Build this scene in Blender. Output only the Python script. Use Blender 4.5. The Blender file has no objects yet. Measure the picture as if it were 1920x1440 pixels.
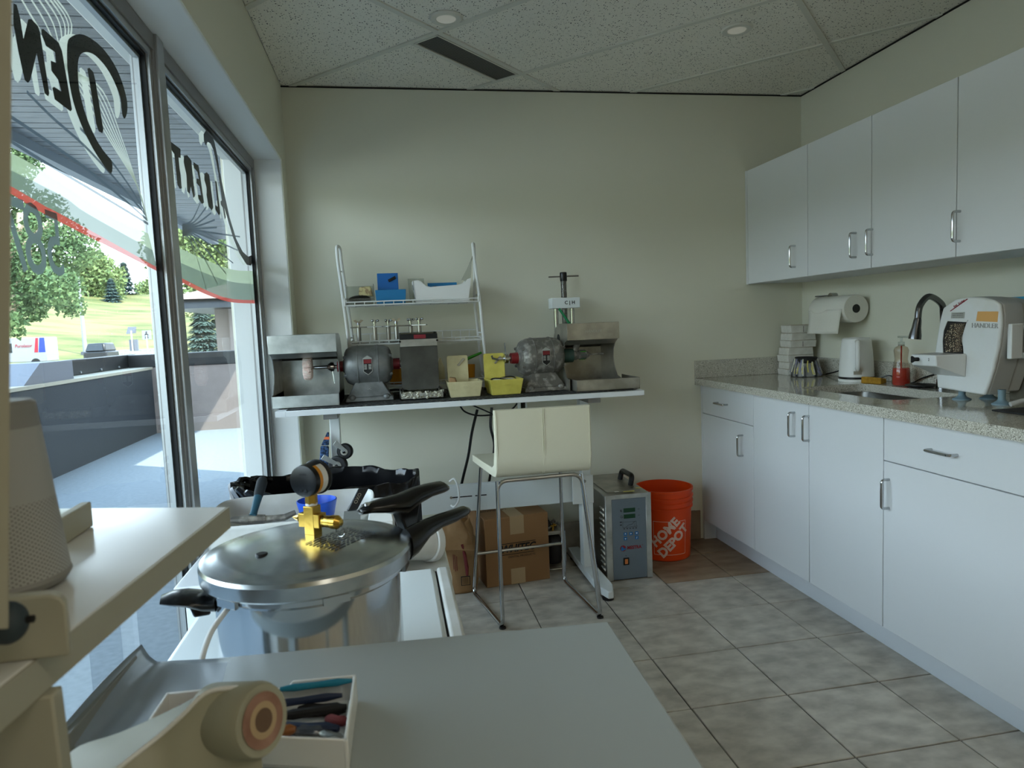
import bpy, bmesh, math, random
from mathutils import Vector, Matrix, Euler
import numpy as np

# ------------------------------------------------------------------ camera, world, sun, exposure
scene = bpy.context.scene
COL = scene.collection
FPX, YAW, PITCH, ROLL = 1283.2, 0.17279, 0.08505, -0.041257
CAM = Vector((0.458484, -3.565131, 1.247939))
_f = Vector((math.sin(YAW), math.cos(YAW), 0)); _r = Vector((math.cos(YAW), -math.sin(YAW), 0)); _u = Vector((0, 0, 1))
_w = _f * math.cos(PITCH) - _u * math.sin(PITCH); _u2 = _u * math.cos(PITCH) + _f * math.sin(PITCH)
_R = _r * math.cos(ROLL) + _u2 * math.sin(ROLL); _U = _u2 * math.cos(ROLL) - _r * math.sin(ROLL)
cd = bpy.data.cameras.new('camera'); cam = bpy.data.objects.new('camera', cd); COL.objects.link(cam)
cam.matrix_world = Matrix(((_R.x, _U.x, -_w.x, CAM.x), (_R.y, _U.y, -_w.y, CAM.y), (_R.z, _U.z, -_w.z, CAM.z), (0, 0, 0, 1)))
cd.sensor_width = 36; cd.lens = FPX / 1920 * 36; cd.clip_start = 0.02; cd.clip_end = 600
cd.dof.use_dof = True; cd.dof.focus_distance = 2.9; cd.dof.aperture_fstop = 9
scene.camera = cam

def P(px, py, ax, val):
    """point of the real plane ax=val that is measured at this pixel of the survey photograph"""
    d = _w + _R * ((px - 960) / FPX) - _U * ((py - 720) / FPX)
    i = 'xyz'.index(ax); k = (val - CAM[i]) / d[i]
    return CAM + d * k
def D(px, py, dist):
    return CAM + (_w + _R * ((px - 960) / FPX) - _U * ((py - 720) / FPX)) * dist

world = bpy.data.worlds.new('world'); scene.world = world; world.use_nodes = True
wn = world.node_tree.nodes; wl = world.node_tree.links
bg = wn['Background']; tc = wn.new('ShaderNodeTexCoord'); sp = wn.new('ShaderNodeSeparateXYZ'); cr = wn.new('ShaderNodeValToRGB')
wl.new(tc.outputs['Generated'], sp.inputs[0]); wl.new(sp.outputs['Z'], cr.inputs[0]); wl.new(cr.outputs[0], bg.inputs[0])
cr.color_ramp.elements[0].position = 0.0; cr.color_ramp.elements[0].color = (0.86, 0.93, 1.0, 1)
cr.color_ramp.elements[1].position = 0.9; cr.color_ramp.elements[1].color = (0.50, 0.71, 1.0, 1)
bg.inputs[1].default_value = 5.0
sun_d = bpy.data.lights.new('sun', 'SUN'); sun_d.energy = 8.0; sun_d.angle = 0.01; sun_d.color = (1, .95, .85)
sun = bpy.data.objects.new('sun', sun_d); COL.objects.link(sun)
sun.rotation_euler = Vector((-0.62, 0.42, -0.95)).to_track_quat('-Z', 'Y').to_euler()
scene.view_settings.view_transform = 'Standard'; scene.view_settings.look = 'None'
scene.view_settings.gamma = 1; scene.view_settings.use_curve_mapping = False
scene.view_settings.exposure = 0.96
random.seed(7); rng = random.Random(7)

# ------------------------------------------------------------------ materials
def C(h, a=1.0):
    h = h.lstrip('#'); o = []
    for i in (0, 2, 4):
        c = int(h[i:i + 2], 16) / 255; o.append(c / 12.92 if c <= .04045 else ((c + .055) / 1.055) ** 2.4)
    return (*o, a)
def newmat(name):
    m = bpy.data.materials.new(name); m.use_nodes = True
    return m, m.node_tree.nodes, m.node_tree.links, m.node_tree.nodes['Principled BSDF']
def mat(name, col, rough=.5, metal=0, col2=None, scale=8, lo=.35, hi=.65, bump=0, bscale=60, detail=4, coat=0, trans=0, ior=1.45, spec=None, stretch=None, emit=None, estr=0, rand=0):
    m, n, l, b = newmat(name)
    b.inputs['Base Color'].default_value = C(col); b.inputs['Roughness'].default_value = rough; b.inputs['Metallic'].default_value = metal
    b.inputs['Coat Weight'].default_value = coat; b.inputs['Transmission Weight'].default_value = trans; b.inputs['IOR'].default_value = ior
    if spec is not None: b.inputs['Specular IOR Level'].default_value = spec
    if emit: b.inputs['Emission Color'].default_value = C(emit); b.inputs['Emission Strength'].default_value = estr
    co = None
    if col2 or bump:
        t = n.new('ShaderNodeTexCoord'); mp = n.new('ShaderNodeMapping'); l.new(t.outputs['Object'], mp.inputs[0])
        if stretch: mp.inputs['Scale'].default_value = stretch
    if col2:
        nz = n.new('ShaderNodeTexNoise'); nz.inputs['Scale'].default_value = scale; nz.inputs['Detail'].default_value = detail; l.new(mp.outputs[0], nz.inputs['Vector'])
        r = n.new('ShaderNodeValToRGB'); r.color_ramp.elements[0].position = lo; r.color_ramp.elements[1].position = hi
        r.color_ramp.elements[0].color = C(col); r.color_ramp.elements[1].color = C(col2)
        l.new(nz.outputs['Fac'], r.inputs[0]); l.new(r.outputs[0], b.inputs['Base Color']); co = r.outputs[0]
    if rand:
        oi = n.new('ShaderNodeObjectInfo'); hs = n.new('ShaderNodeHueSaturation'); mr = n.new('ShaderNodeMapRange')
        mr.inputs[3].default_value = 1 - rand; mr.inputs[4].default_value = 1 + rand
        l.new(oi.outputs['Random'], mr.inputs[0]); l.new(mr.outputs[0], hs.inputs['Value'])
        if co: l.new(co, hs.inputs['Color'])
        else: hs.inputs['Color'].default_value = C(col)
        l.new(hs.outputs[0], b.inputs['Base Color'])
    if bump:
        nb = n.new('ShaderNodeTexNoise'); nb.inputs['Scale'].default_value = bscale; nb.inputs['Detail'].default_value = 4; l.new(mp.outputs[0], nb.inputs['Vector'])
        bp = n.new('ShaderNodeBump'); bp.inputs['Strength'].default_value = bump; bp.inputs['Distance'].default_value = .004
        l.new(nb.outputs['Fac'], bp.inputs['Height']); l.new(bp.outputs[0], b.inputs['Normal'])
    return m
def clearmat(name, tint='#f2f6f4', gloss=.12, rough=.02, dust=0, dustcol='#a0a0a0', fres=True):
    """thin clear sheet: straight-through transparency with a fresnel reflection, optional dust film"""
    m, n, l, b = newmat(name); n.remove(b); out = n['Material Output']
    tr = n.new('ShaderNodeBsdfTransparent'); tr.inputs[0].default_value = C(tint)
    gl = n.new('ShaderNodeBsdfGlossy'); gl.inputs['Roughness'].default_value = rough
    mx = n.new('ShaderNodeMixShader')
    if fres:
        lw = n.new('ShaderNodeLayerWeight'); lw.inputs[0].default_value = .5
        pw = n.new('ShaderNodeMath'); pw.operation = 'POWER'; pw.inputs[1].default_value = 5; l.new(lw.outputs['Facing'], pw.inputs[0])
        mt = n.new('ShaderNodeMath'); mt.operation = 'MULTIPLY_ADD'; mt.inputs[1].default_value = .9 * gloss * 8; mt.inputs[2].default_value = .05; mt.use_clamp = True
        l.new(pw.outputs[0], mt.inputs[0]); l.new(mt.outputs[0], mx.inputs[0])
    else: mx.inputs[0].default_value = gloss
    l.new(tr.outputs[0], mx.inputs[1]); l.new(gl.outputs[0], mx.inputs[2]); last = mx
    if dust:
        df = n.new('ShaderNodeBsdfDiffuse'); df.inputs[0].default_value = C(dustcol)
        nz = n.new('ShaderNodeTexNoise'); nz.inputs['Scale'].default_value = 12; nz.inputs['Detail'].default_value = 6
        t = n.new('ShaderNodeTexCoord'); l.new(t.outputs['Object'], nz.inputs['Vector'])
        mr = n.new('ShaderNodeMapRange'); mr.inputs[1].default_value = .3; mr.inputs[2].default_value = .7
        mr.inputs[3].default_value = dust * .7; mr.inputs[4].default_value = min(1, dust * 1.3)
        l.new(nz.outputs['Fac'], mr.inputs[0])
        m2 = n.new('ShaderNodeMixShader'); l.new(mr.outputs[0], m2.inputs[0]); l.new(mx.outputs[0], m2.inputs[1]); l.new(df.outputs[0], m2.inputs[2]); last = m2
    l.new(last.outputs[0], out.inputs[0]); return m
def decalmat(name, col, through=.5, clear=.15):
    m, n, l, b = newmat(name); n.remove(b); out = n['Material Output']
    d = n.new('ShaderNodeBsdfDiffuse'); d.inputs[0].default_value = C(col)
    t = n.new('ShaderNodeBsdfTranslucent'); t.inputs[0].default_value = C(col)
    tr = n.new('ShaderNodeBsdfTransparent')
    a = n.new('ShaderNodeMixShader'); a.inputs[0].default_value = through; l.new(d.outputs[0], a.inputs[1]); l.new(t.outputs[0], a.inputs[2])
    c = n.new('ShaderNodeMixShader'); c.inputs[0].default_value = clear; l.new(a.outputs[0], c.inputs[1]); l.new(tr.outputs[0], c.inputs[2])
    l.new(c.outputs[0], out.inputs[0]); return m
def speckle(name, base, dark, light, scale, thr=.12, thr2=.1, rough=.35, coat=0, coordscale=(1, 1, 1), bump=0):
    """fine voronoi chips scattered on a plain ground"""
    m, n, l, b = newmat(name); b.inputs['Roughness'].default_value = rough; b.inputs['Coat Weight'].default_value = coat
    t = n.new('ShaderNodeTexCoord'); mp = n.new('ShaderNodeMapping'); mp.inputs['Scale'].default_value = coordscale; l.new(t.outputs['Object'], mp.inputs[0])
    prev = None
    for k, (sc, c, th) in enumerate(((scale, dark, thr), (scale * 1.4, light, thr2))):
        vo = n.new('ShaderNodeTexVoronoi'); vo.inputs['Scale'].default_value = sc; l.new(mp.outputs[0], vo.inputs['Vector'])
        sep = n.new('ShaderNodeSeparateColor'); l.new(vo.outputs['Color'], sep.inputs[0])
        mu = n.new('ShaderNodeMath'); mu.operation = 'MULTIPLY'; mu.inputs[1].default_value = th * 2; l.new(sep.outputs[0], mu.inputs[0])
        lt = n.new('ShaderNodeMath'); lt.operation = 'LESS_THAN'; l.new(vo.outputs['Distance'], lt.inputs[0]); l.new(mu.outputs[0], lt.inputs[1])
        mx = n.new('ShaderNodeMix'); mx.data_type = 'RGBA'; l.new(lt.outputs[0], mx.inputs[0]); mx.inputs[7].default_value = C(c)
        if prev: l.new(prev, mx.inputs[6])
        else:
            nz = n.new('ShaderNodeTexNoise'); nz.inputs['Scale'].default_value = 5; l.new(mp.outputs[0], nz.inputs['Vector'])
            rr = n.new('ShaderNodeValToRGB'); bc = C(base); rr.color_ramp.elements[0].color = (bc[0] * .94, bc[1] * .94, bc[2] * .93, 1); rr.color_ramp.elements[1].color = bc
            l.new(nz.outputs['Fac'], rr.inputs[0]); l.new(rr.outputs[0], mx.inputs[6])
        prev = mx.outputs[2]
    l.new(prev, b.inputs['Base Color']); return m

M = {}
M['wall'] = mat('wall_paint', '#dddbc9', .75, bump=.05, bscale=180)
M['wallw'] = mat('reveal_paint', '#e6e6e2', .7, bump=.05, bscale=150)
M['ceil'] = speckle('ceiling_tile', '#f2eee2', '#3a3934', '#a9a79b', 105, .17, .13, .9, coordscale=(1, 1, 1))
M['ceilbar'] = mat('ceiling_bar', '#d8d6ca', .5)
M['trimdk'] = mat('shadow_gap', '#15140f', .8)
M['tile'] = mat('floor_tile', '#a69f93', .42, col2='#cdc6b9', scale=11, lo=.34, hi=.66, detail=9, bump=.08, bscale=40, rand=.05, stretch=(1, 1.5, 1))
M['tileb'] = mat('stained_floor_tile', '#75604b', .4, col2='#a08a70', scale=7, lo=.3, hi=.7, detail=9, bump=.08, bscale=40, rand=.05, stretch=(1, 2.2, 1))
M['grout'] = mat('grout', '#4b4843', .9, col2='#8d897f', scale=3, lo=.4, hi=.62)
M['lam'] = mat('white_laminate', '#dfe1e2', .38, rand=.01)
M['lamk'] = mat('white_laminate_kick', '#d8dbde', .45)
M['quartz'] = speckle('quartz', '#bdb9ab', '#6b655b', '#e2dfd4', 190, .2, .26, .12, coat=.3)
M['chrome'] = mat('chrome', '#b9bbbd', .12, 1)
M['steel'] = mat('brushed_steel', '#9c9c98', .28, 1, bump=.03, bscale=30, stretch=(1, 30, 1))
M['satin'] = mat('satin_steel', '#8a8985', .4, 1)
M['alu'] = mat('window_aluminium', '#b2b4b4', .38, .75)
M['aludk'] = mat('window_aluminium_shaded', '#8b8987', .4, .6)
M['rubber'] = mat('black_rubber', '#0b0b0c', .5)
M['black'] = mat('black_plastic', '#0d0d0f', .3)
M['matte_black'] = mat('matte_black', '#151516', .7)
M['glass'] = clearmat('window_glass', '#dfeaea', .085, .0, dust=.005, dustcol='#dfe6ea')
M['white'] = mat('white_plastic', '#e4e4e0', .35)
M['white2'] = mat('painted_white_metal', '#dfe4e3', .35)
M['cream'] = mat('cream_plastic', '#ddd3a8', .4, col2='#cfc397', scale=20)
M['yellow'] = mat('yellow_plastic', '#e0d468', .4, col2='#d2c45a', scale=20)
M['vinyl'] = mat('cream_vinyl', '#dcd6bd', .42, bump=.1, bscale=220)
M['galv'] = mat('galvanised_sheet', '#c4c6c2', .3, .7, col2='#a3a5a1', scale=14, bump=.03, bscale=25)
M['galvd'] = mat('dull_galvanised_sheet', '#b0aca0', .34, .7, col2='#8f8b80', scale=12, bump=.03, bscale=25)
M['cast'] = mat('grey_cast_metal', '#858786', .4, .35, col2='#6a6c6b', scale=18, bump=.1, bscale=70)
M['castd'] = mat('dusty_cast_metal', '#716e68', .5, .3, col2='#aaa79e', scale=34, lo=.5, hi=.68, bump=.2, bscale=70, detail=8)
M['red'] = mat('red_plastic', '#7d1d22', .4)
M['chip'] = mat('dusty_worktop_mat', '#1e1e1f', .8, col2='#8e8c86', scale=60, lo=.52, hi=.8, detail=8)
M['orange'] = mat('orange_plastic', '#e2460d', .38)
M['kraft'] = mat('cardboard', '#98714a', .8, col2='#8b6541', scale=3)
M['kraft2'] = mat('kraft_paper', '#a98760', .8, col2='#94724c', scale=9, bump=.3, bscale=14)
M['tape'] = mat('paper_tape', '#b59a74', .5)
M['ink'] = mat('black_ink', '#141312', .7)
M['blue'] = mat('blue_plastic', '#1673a6', .4)
M['blued'] = mat('blue_lid', '#0f64ac', .5)
M['greenp'] = mat('green_plastic', '#3f9b26', .4)
M['clear'] = clearmat('clear_plastic', '#e9ecea', .12, .05, dust=.06, dustcol='#c8cac8')
M['bagclear'] = clearmat('clear_bag', '#e4e6e2', .16, .2, dust=.14, dustcol='#c8cac2')
M['dusty'] = clearmat('dusty_acrylic', '#6d6c68', .1, .1, dust=.5, dustcol='#6a6962')
M['pumice'] = mat('pumice_slurry', '#8f8b78', .85, col2='#dedac8', scale=90, lo=.4, hi=.6, bump=1, bscale=120)
M['deskgrey'] = mat('grey_desk_laminate', '#a6acab', .32, bump=.015, bscale=300)
M['dusty_white'] = mat('dusty_white_plastic', '#d6d6d2', .4, col2='#c5c3ba', scale=9)
print('materials ok')

# ------------------------------------------------------------------ mesh helpers
class MB:
    def __init__(s): s.v = []; s.f = []; s.M = Matrix.Identity(4)
    def _add(s, vs, fs):
        k = len(s.v); s.v += [tuple(s.M @ Vector(p)) for p in vs]; s.f += [tuple(i + k for i in f) for f in fs]; return s
    def box(s, x0, x1, y0, y1, z0, z1):
        vs = [(x, y, z) for z in (z0, z1) for y in (y0, y1) for x in (x0, x1)]
        return s._add(vs, [(0, 2, 3, 1), (4, 5, 7, 6), (0, 1, 5, 4), (2, 6, 7, 3), (0, 4, 6, 2), (1, 3, 7, 5)])
    def hexa(s, p):   # 8 points: bottom 4 ccw then top 4
        return s._add(p, [(3, 2, 1, 0), (4, 5, 6, 7), (0, 1, 5, 4), (1, 2, 6, 5), (2, 3, 7, 6), (3, 0, 4, 7)])
    def cyl(s, p0, p1, r0, r1=None, n=16, cap=True):
        r1 = r0 if r1 is None else r1; p0 = Vector(p0); p1 = Vector(p1); a = (p1 - p0).normalized()
        t = a.orthogonal().normalized(); b = a.cross(t); vs = []
        for p, r in ((p0, r0), (p1, r1)):
            for i in range(n):
                q = 2 * math.pi * i / n; vs.append(p + (t * math.cos(q) + b * math.sin(q)) * r)
        fs = [(i, (i + 1) % n, n + (i + 1) % n, n + i) for i in range(n)]
        if cap: fs += [tuple(range(n - 1, -1, -1)), tuple(range(n, 2 * n))]
        return s._add(vs, fs)
    def tube(s, pts, r, n=8, closed=False, cap=True):
        pts = [Vector(p) for p in pts]; m = len(pts); rr = r if isinstance(r, (list, tuple)) else [r] * m
        vs = []; prev = None
        for i, p in enumerate(pts):
            if closed: d = pts[(i + 1) % m] - pts[i - 1]
            else: d = pts[min(i + 1, m - 1)] - pts[max(i - 1, 0)]
            d.normalize()
            if prev is None: t = d.orthogonal().normalized()
            else: t = (prev - d * prev.dot(d)); t = t.normalized() if t.length > 1e-6 else d.orthogonal().normalized()
            prev = t; b = d.cross(t)
            for k in range(n):
                q = 2 * math.pi * k / n; vs.append(p + (t * math.cos(q) + b * math.sin(q)) * rr[i])
        fs = []
        for i in range(m if closed else m - 1):
            j = (i + 1) % m
            fs += [(i * n + k, i * n + (k + 1) % n, j * n + (k + 1) % n, j * n + k) for k in range(n)]
        if cap and not closed: fs += [tuple(range(n - 1, -1, -1)), tuple((m - 1) * n + k for k in range(n))]
        return s._add(vs, fs)
    def lathe(s, prof, c=(0, 0, 0), n=32, axis='z', sx=1, sy=1):
        vs = []
        for r, z in prof:
            for i in range(n):
                q = 2 * math.pi * i / n; a, b = r * math.cos(q) * sx, r * math.sin(q) * sy
                p = (a, b, z) if axis == 'z' else ((z, a, b) if axis == 'x' else (a, z, b))
                vs.append((p[0] + c[0], p[1] + c[1], p[2] + c[2]))
        fs = []
        for j in range(len(prof) - 1):
            fs += [(j * n + i, j * n + (i + 1) % n, (j + 1) * n + (i + 1) % n, (j + 1) * n + i) for i in range(n)]
        if prof[0][0] > 1e-5: fs.append(tuple(range(n - 1, -1, -1)))
        if prof[-1][0] > 1e-5: fs.append(tuple((len(prof) - 1) * n + i for i in range(n)))
        return s._add(vs, fs)
    def shell(s, prof, c=(0, 0, 0), n=32):     # open lathe, no caps
        vs = []; 
        for r, z in prof:
            for i in range(n):
                q = 2 * math.pi * i / n; vs.append((r * math.cos(q) + c[0], r * math.sin(q) + c[1], z + c[2]))
        fs = []
        for j in range(len(prof) - 1):
            fs += [(j * n + i, j * n + (i + 1) % n, (j + 1) * n + (i + 1) % n, (j + 1) * n + i) for i in range(n)]
        return s._add(vs, fs)
    def prism(s, pts, vec):                    # planar 3-D polygon swept by vec
        pts = [Vector(p) for p in pts]; vec = Vector(vec); n = len(pts)
        vs = pts + [p + vec for p in pts]
        return s._add(vs, [tuple(range(n - 1, -1, -1)), tuple(range(n, 2 * n))] + [(i, (i + 1) % n, n + (i + 1) % n, n + i) for i in range(n)])
    def flat(s, pts): return s._add([Vector(p) for p in pts], [tuple(range(len(pts)))])
    def grid(s, fn, nu, nv, closeu=False):
        vs = [fn(i / nu, j / nv) for j in range(nv + 1) for i in range(nu + (0 if closeu else 1))]
        w = nu if closeu else nu + 1; fs = []
        for j in range(nv):
            for i in range(nu):
                k = (i + 1) % w if closeu else i + 1
                fs.append((j * w + i, j * w + k, (j + 1) * w + k, (j + 1) * w + i))
        return s._add(vs, fs)
    def ball(s, c, r, n=12, m=8, sc=(1, 1, 1)):
        return s.lathe([(max(1e-6, r * math.sin(math.pi * j / m)) , -r * math.cos(math.pi * j / m)) for j in range(m + 1)], (0, 0, 0), n) if False else s._ball(c, r, n, m, sc)
    def _ball(s, c, r, n, m, sc):
        vs = [(c[0], c[1], c[2] - r * sc[2])]
        for j in range(1, m):
            a = math.pi * j / m
            for i in range(n):
                q = 2 * math.pi * i / n
                vs.append((c[0] + r * sc[0] * math.sin(a) * math.cos(q), c[1] + r * sc[1] * math.sin(a) * math.sin(q), c[2] - r * sc[2] * math.cos(a)))
        vs.append((c[0], c[1], c[2] + r * sc[2])); L = len(vs) - 1; fs = [(0, 1 + (i + 1) % n, 1 + i) for i in range(n)]
        for j in range(m - 2):
            fs += [(1 + j * n + i, 1 + j * n + (i + 1) % n, 1 + (j + 1) * n + (i + 1) % n, 1 + (j + 1) * n + i) for i in range(n)]
        fs += [(L, 1 + (m - 2) * n + i, 1 + (m - 2) * n + (i + 1) % n) for i in range(n)]
        return s._add(vs, fs)
    def build(s, name, m, parent=None, bevel=0, smooth=True, local=False, loc=None, seg=2, angle=35, solid=0):
        me = bpy.data.meshes.new(name); vs = s.v
        if parent is not None and not local:
            inv = world_of(parent).inverted(); vs = [tuple(inv @ Vector(p)) for p in vs]
        elif parent is None and loc is not None and not local:
            vs = [tuple(Vector(p) - Vector(loc)) for p in vs]
        me.from_pydata(vs, [], s.f)
        bm = bmesh.new(); bm.from_mesh(me); bmesh.ops.recalc_face_normals(bm, faces=bm.faces); bm.to_mesh(me); bm.free()
        if smooth:
            me.polygons.foreach_set('use_smooth', [True] * len(me.polygons)); me.set_sharp_from_angle(angle=math.radians(angle))
        me.materials.append(M[m] if isinstance(m, str) else m)
        o = bpy.data.objects.new(name, me); COL.objects.link(o)
        if parent is not None: o.parent = parent
        if loc is not None: o.location = loc
        if solid:
            so = o.modifiers.new('solid', 'SOLIDIFY'); so.thickness = solid; so.offset = 0
        if bevel:
            bv = o.modifiers.new('bevel', 'BEVEL'); bv.width = bevel; bv.segments = seg; bv.limit_method = 'ANGLE'; bv.angle_limit = math.radians(40)
        return o
def world_of(o):
    m = Matrix.LocRotScale(o.location, o.rotation_euler, o.scale)
    return world_of(o.parent) @ m if o.parent else m
def thing(name, label, cat, loc=(0, 0, 0), rz=0, group=None, rot=None):
    o = bpy.data.objects.new(name, None); COL.objects.link(o); o.location = loc; o.rotation_euler = rot if rot else (0, 0, rz)
    o.empty_display_size = .05
    o['label'] = label; o['category'] = cat
    if group: o['group'] = group
    return o
def tag(o, label, cat, group=None):
    o['label'] = label; o['category'] = cat
    if group: o['group'] = group
    return o
def struct(o): o['kind'] = 'structure'; return o
def copytree(root, loc, label, rz=None):
    r = root.copy(); COL.objects.link(r); r.location = loc; r['label'] = label
    if rz is not None: r.rotation_euler = (0, 0, rz)
    for ch in list(root.children):
        c = ch.copy(); COL.objects.link(c); c.parent = r
        for g in list(ch.children):
            d = g.copy(); COL.objects.link(d); d.parent = c
    return r
def cr_path(pts, k=6, closed=False):
    pts = [Vector(p) for p in pts]; n = len(pts); out = []
    rngi = range(n if closed else n - 1)
    for i in rngi:
        if closed: a, b, c, d = pts[i - 1], pts[i], pts[(i + 1) % n], pts[(i + 2) % n]
        else: a, b, c, d = pts[max(i - 1, 0)], pts[i], pts[i + 1], pts[min(i + 2, n - 1)]
        for j in range(k):
            t = j / k; out.append(.5 * ((2 * b) + (c - a) * t + (2 * a - 5 * b + 4 * c - d) * t * t + (3 * b - a - 3 * c + d) * t ** 3))
    if not closed: out.append(pts[-1])
    return out
def bend(pts, r, k=5):
    """polyline with rounded corners"""
    pts = [Vector(p) for p in pts]; out = [pts[0]]
    for i in range(1, len(pts) - 1):
        a, b, c = pts[i - 1], pts[i], pts[i + 1]; u = (a - b); v = (c - b)
        rr = min(r, u.length * .49, v.length * .49); p = b + u.normalized() * rr; q = b + v.normalized() * rr
        for j in range(k + 1):
            t = j / k; out.append(p * (1 - t) ** 2 + b * 2 * t * (1 - t) + q * t * t)
    out.append(pts[-1]); return out
def text_obj(name, s, size, m, parent, origin, xdir, ydir, extrude=.0004, align='CENTER', bold=0, shear=0, sx=1):
    cu = bpy.data.curves.new(name, 'FONT'); cu.body = s; cu.size = size; cu.extrude = extrude; cu.align_x = align; cu.align_y = 'CENTER'
    cu.offset = bold; cu.shear = shear; cu.resolution_u = 3
    tmp = bpy.data.objects.new('t', cu); me = bpy.data.meshes.new_from_object(tmp); bpy.data.objects.remove(tmp); bpy.data.curves.remove(cu)
    x = Vector(xdir).normalized(); y = Vector(ydir).normalized(); z = x.cross(y).normalized()
    T = Matrix(((x.x * sx, y.x, z.x, origin[0]), (x.y * sx, y.y, z.y, origin[1]), (x.z * sx, y.z, z.z, origin[2]), (0, 0, 0, 1)))
    if parent is not None: T = world_of(parent).inverted() @ T
    me.transform(T); me.materials.clear(); me.materials.append(M[m] if isinstance(m, str) else m); me.name = name
    o = bpy.data.objects.new(name, me); COL.objects.link(o)
    if parent is not None: o.parent = parent
    return o
# ------------------------------------------------------------------ room shell
H = 2.451; W = 2.773; YR = -5.6
def clip_poly(poly, x0, x1, y0, y1):
    def cl(ps, f, inter):
        o = []
        for i, p in enumerate(ps):
            q = ps[i - 1]
            if f(p):
                if not f(q): o.append(inter(q, p))
                o.append(p)
            elif f(q): o.append(inter(q, p))
        return o
    def ix(v): return lambda a, b: (v, a[1] + (b[1] - a[1]) * (v - a[0]) / (b[0] - a[0]))
    def iy(v): return lambda a, b: (a[0] + (b[0] - a[0]) * (v - a[1]) / (b[1] - a[1]), v)
    for f, it in ((lambda p: p[0] >= x0, ix(x0)), (lambda p: p[0] <= x1, ix(x1)), (lambda p: p[1] >= y0, iy(y0)), (lambda p: p[1] <= y1, iy(y1))):
        poly = cl(poly, f, it)
        if len(poly) < 3: return []
    return poly
floor = struct(MB().box(-.05, W + .1, YR - .1, .1, -.16, -.004).build('floor', 'grout', smooth=False))
T = .3373; TX, TY = 1.3442, -.9141; G = .0028
for i in range(-5, 6):
    for j in range(-14, 4):
        x0, x1 = max(TX + i * T + G, 0.0), min(TX + (i + 1) * T - G, W); y0, y1 = max(TY + j * T + G, YR), min(TY + (j + 1) * T - G, 0)
        if x1 - x0 < .01 or y1 - y0 < .01: continue
        st = (i in (1, 2) and j in (1, 2))
        dz = rng.uniform(-.0006, .0004)
        MB().box(x0, x1, y0, y1, -.012, dz).build('floor_tile', 'tileb' if st else 'tile', floor, bevel=.0015, seg=1)
wb = struct(MB().box(-.3, W + .12, 0, .14, -.1, H + .1).build('wall_back', 'wall', smooth=False))
wr = struct(MB().box(W, W + .14, YR, 0, -.1, H + .1).build('wall_right', 'wall', smooth=False))
struct(MB().box(-.3, W + .14, YR - .14, YR, -.1, H + .1).build('wall_rear', 'wall', smooth=False))
# window wall: pier beside the back wall, header, sill kerb, pier at the rear
WT = -.26
wlft = struct(MB().box(WT, 0, -.15, 0, -.1, H + .1).box(WT, 0, YR, -2.882, -.1, H + .1).box(WT, 0, -2.882, -.15, 2.066, H + .1).build('wall_left', 'wallw', smooth=False, bevel=.004))
struct(MB().box(WT, 0.0, -2.882, -.15, -.1, .04).build('trim_1', 'wallw', smooth=False))
# header face painted like the walls
struct(MB().box(0, .003, YR, 0, 2.07, H).box(0, .003, -.146, 0, 0, 2.07).build('trim_2', 'wall', smooth=False))
# roof over the room, keeps the sun out
struct(MB().box(-.3, W + .14, YR - .14, .14, H + .12, H + .4).build('roof', 'trimdk', smooth=False))
# back baseboard of floor tiles
bb = struct(MB().box(0.0, 2.1, -.004, 0, 0, .165).build('baseboard_back', 'grout', smooth=False))
x = 2.131
for k in range(7):
    x0 = max(x - T + .002, 0.0); MB().box(x0, x - .002, -.011, -.003, .002, .165).build('skirting_tile', 'tileb' if k < 1 else 'tile', bb, bevel=.001, seg=1); x -= T
# ceiling
ce = struct(MB().box(0, W, YR, 0, H + .012, H + .05).build('ceiling', 'trimdk', smooth=False))
s2 = math.sqrt(.5); UV = lambda u, v: ((u + v) * s2, (u - v) * s2)
v_lines = [.979 + 1.238 * k for k in range(-2, 6)]; du = .6135; u_lines = [.037 + du * k for k in range(-9, 5)]
bw = .012
def panel(u0, u1, v0, v1):
    pl = clip_poly([UV(u0, v0), UV(u1, v0), UV(u1, v1), UV(u0, v1)], .004, W - .004, YR + .01, -.004)
    if len(pl) >= 3: MB().prism([(x, y, H + .003) for x, y in pl], (0, 0, .012)).build('ceiling_panel', 'ceil', ce, smooth=False)
for a, b in zip(v_lines[:-1], v_lines[1:]):
    for c, d in zip(u_lines[:-1], u_lines[1:]):
        if abs(b - .979) < .01 and abs(c - .037) < .01:
            panel(c + bw, d - bw, a + bw, .818)
        else: panel(c + bw, d - bw, a + bw, b - bw)
def bar(u0, u1, v0, v1, z0=-.003):
    pl = clip_poly([UV(u0, v0), UV(u1, v0), UV(u1, v1), UV(u0, v1)], .0, W, YR, 0)
    if len(pl) >= 3: MB().prism([(x, y, H + z0) for x, y in pl], (0, 0, .01)).build('ceiling_bar', 'ceilbar', ce, smooth=False)
for v in v_lines: bar(-6, 3, v - bw, v + bw)
for a, b in zip(v_lines[:-1], v_lines[1:]):
    for u in u_lines: bar(u - bw, u + bw, a + bw, b - bw)
bar(.037 + bw, .65 - bw, .812, .832)
# perimeter angle with a dark shadow gap
struct(MB().box(0.003, W - .001, -.006, -.001, H - .006, H).box(W - .006, W - .001, YR, -.006, H - .006, H).build('trim_3', 'trimdk', smooth=False))
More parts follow.
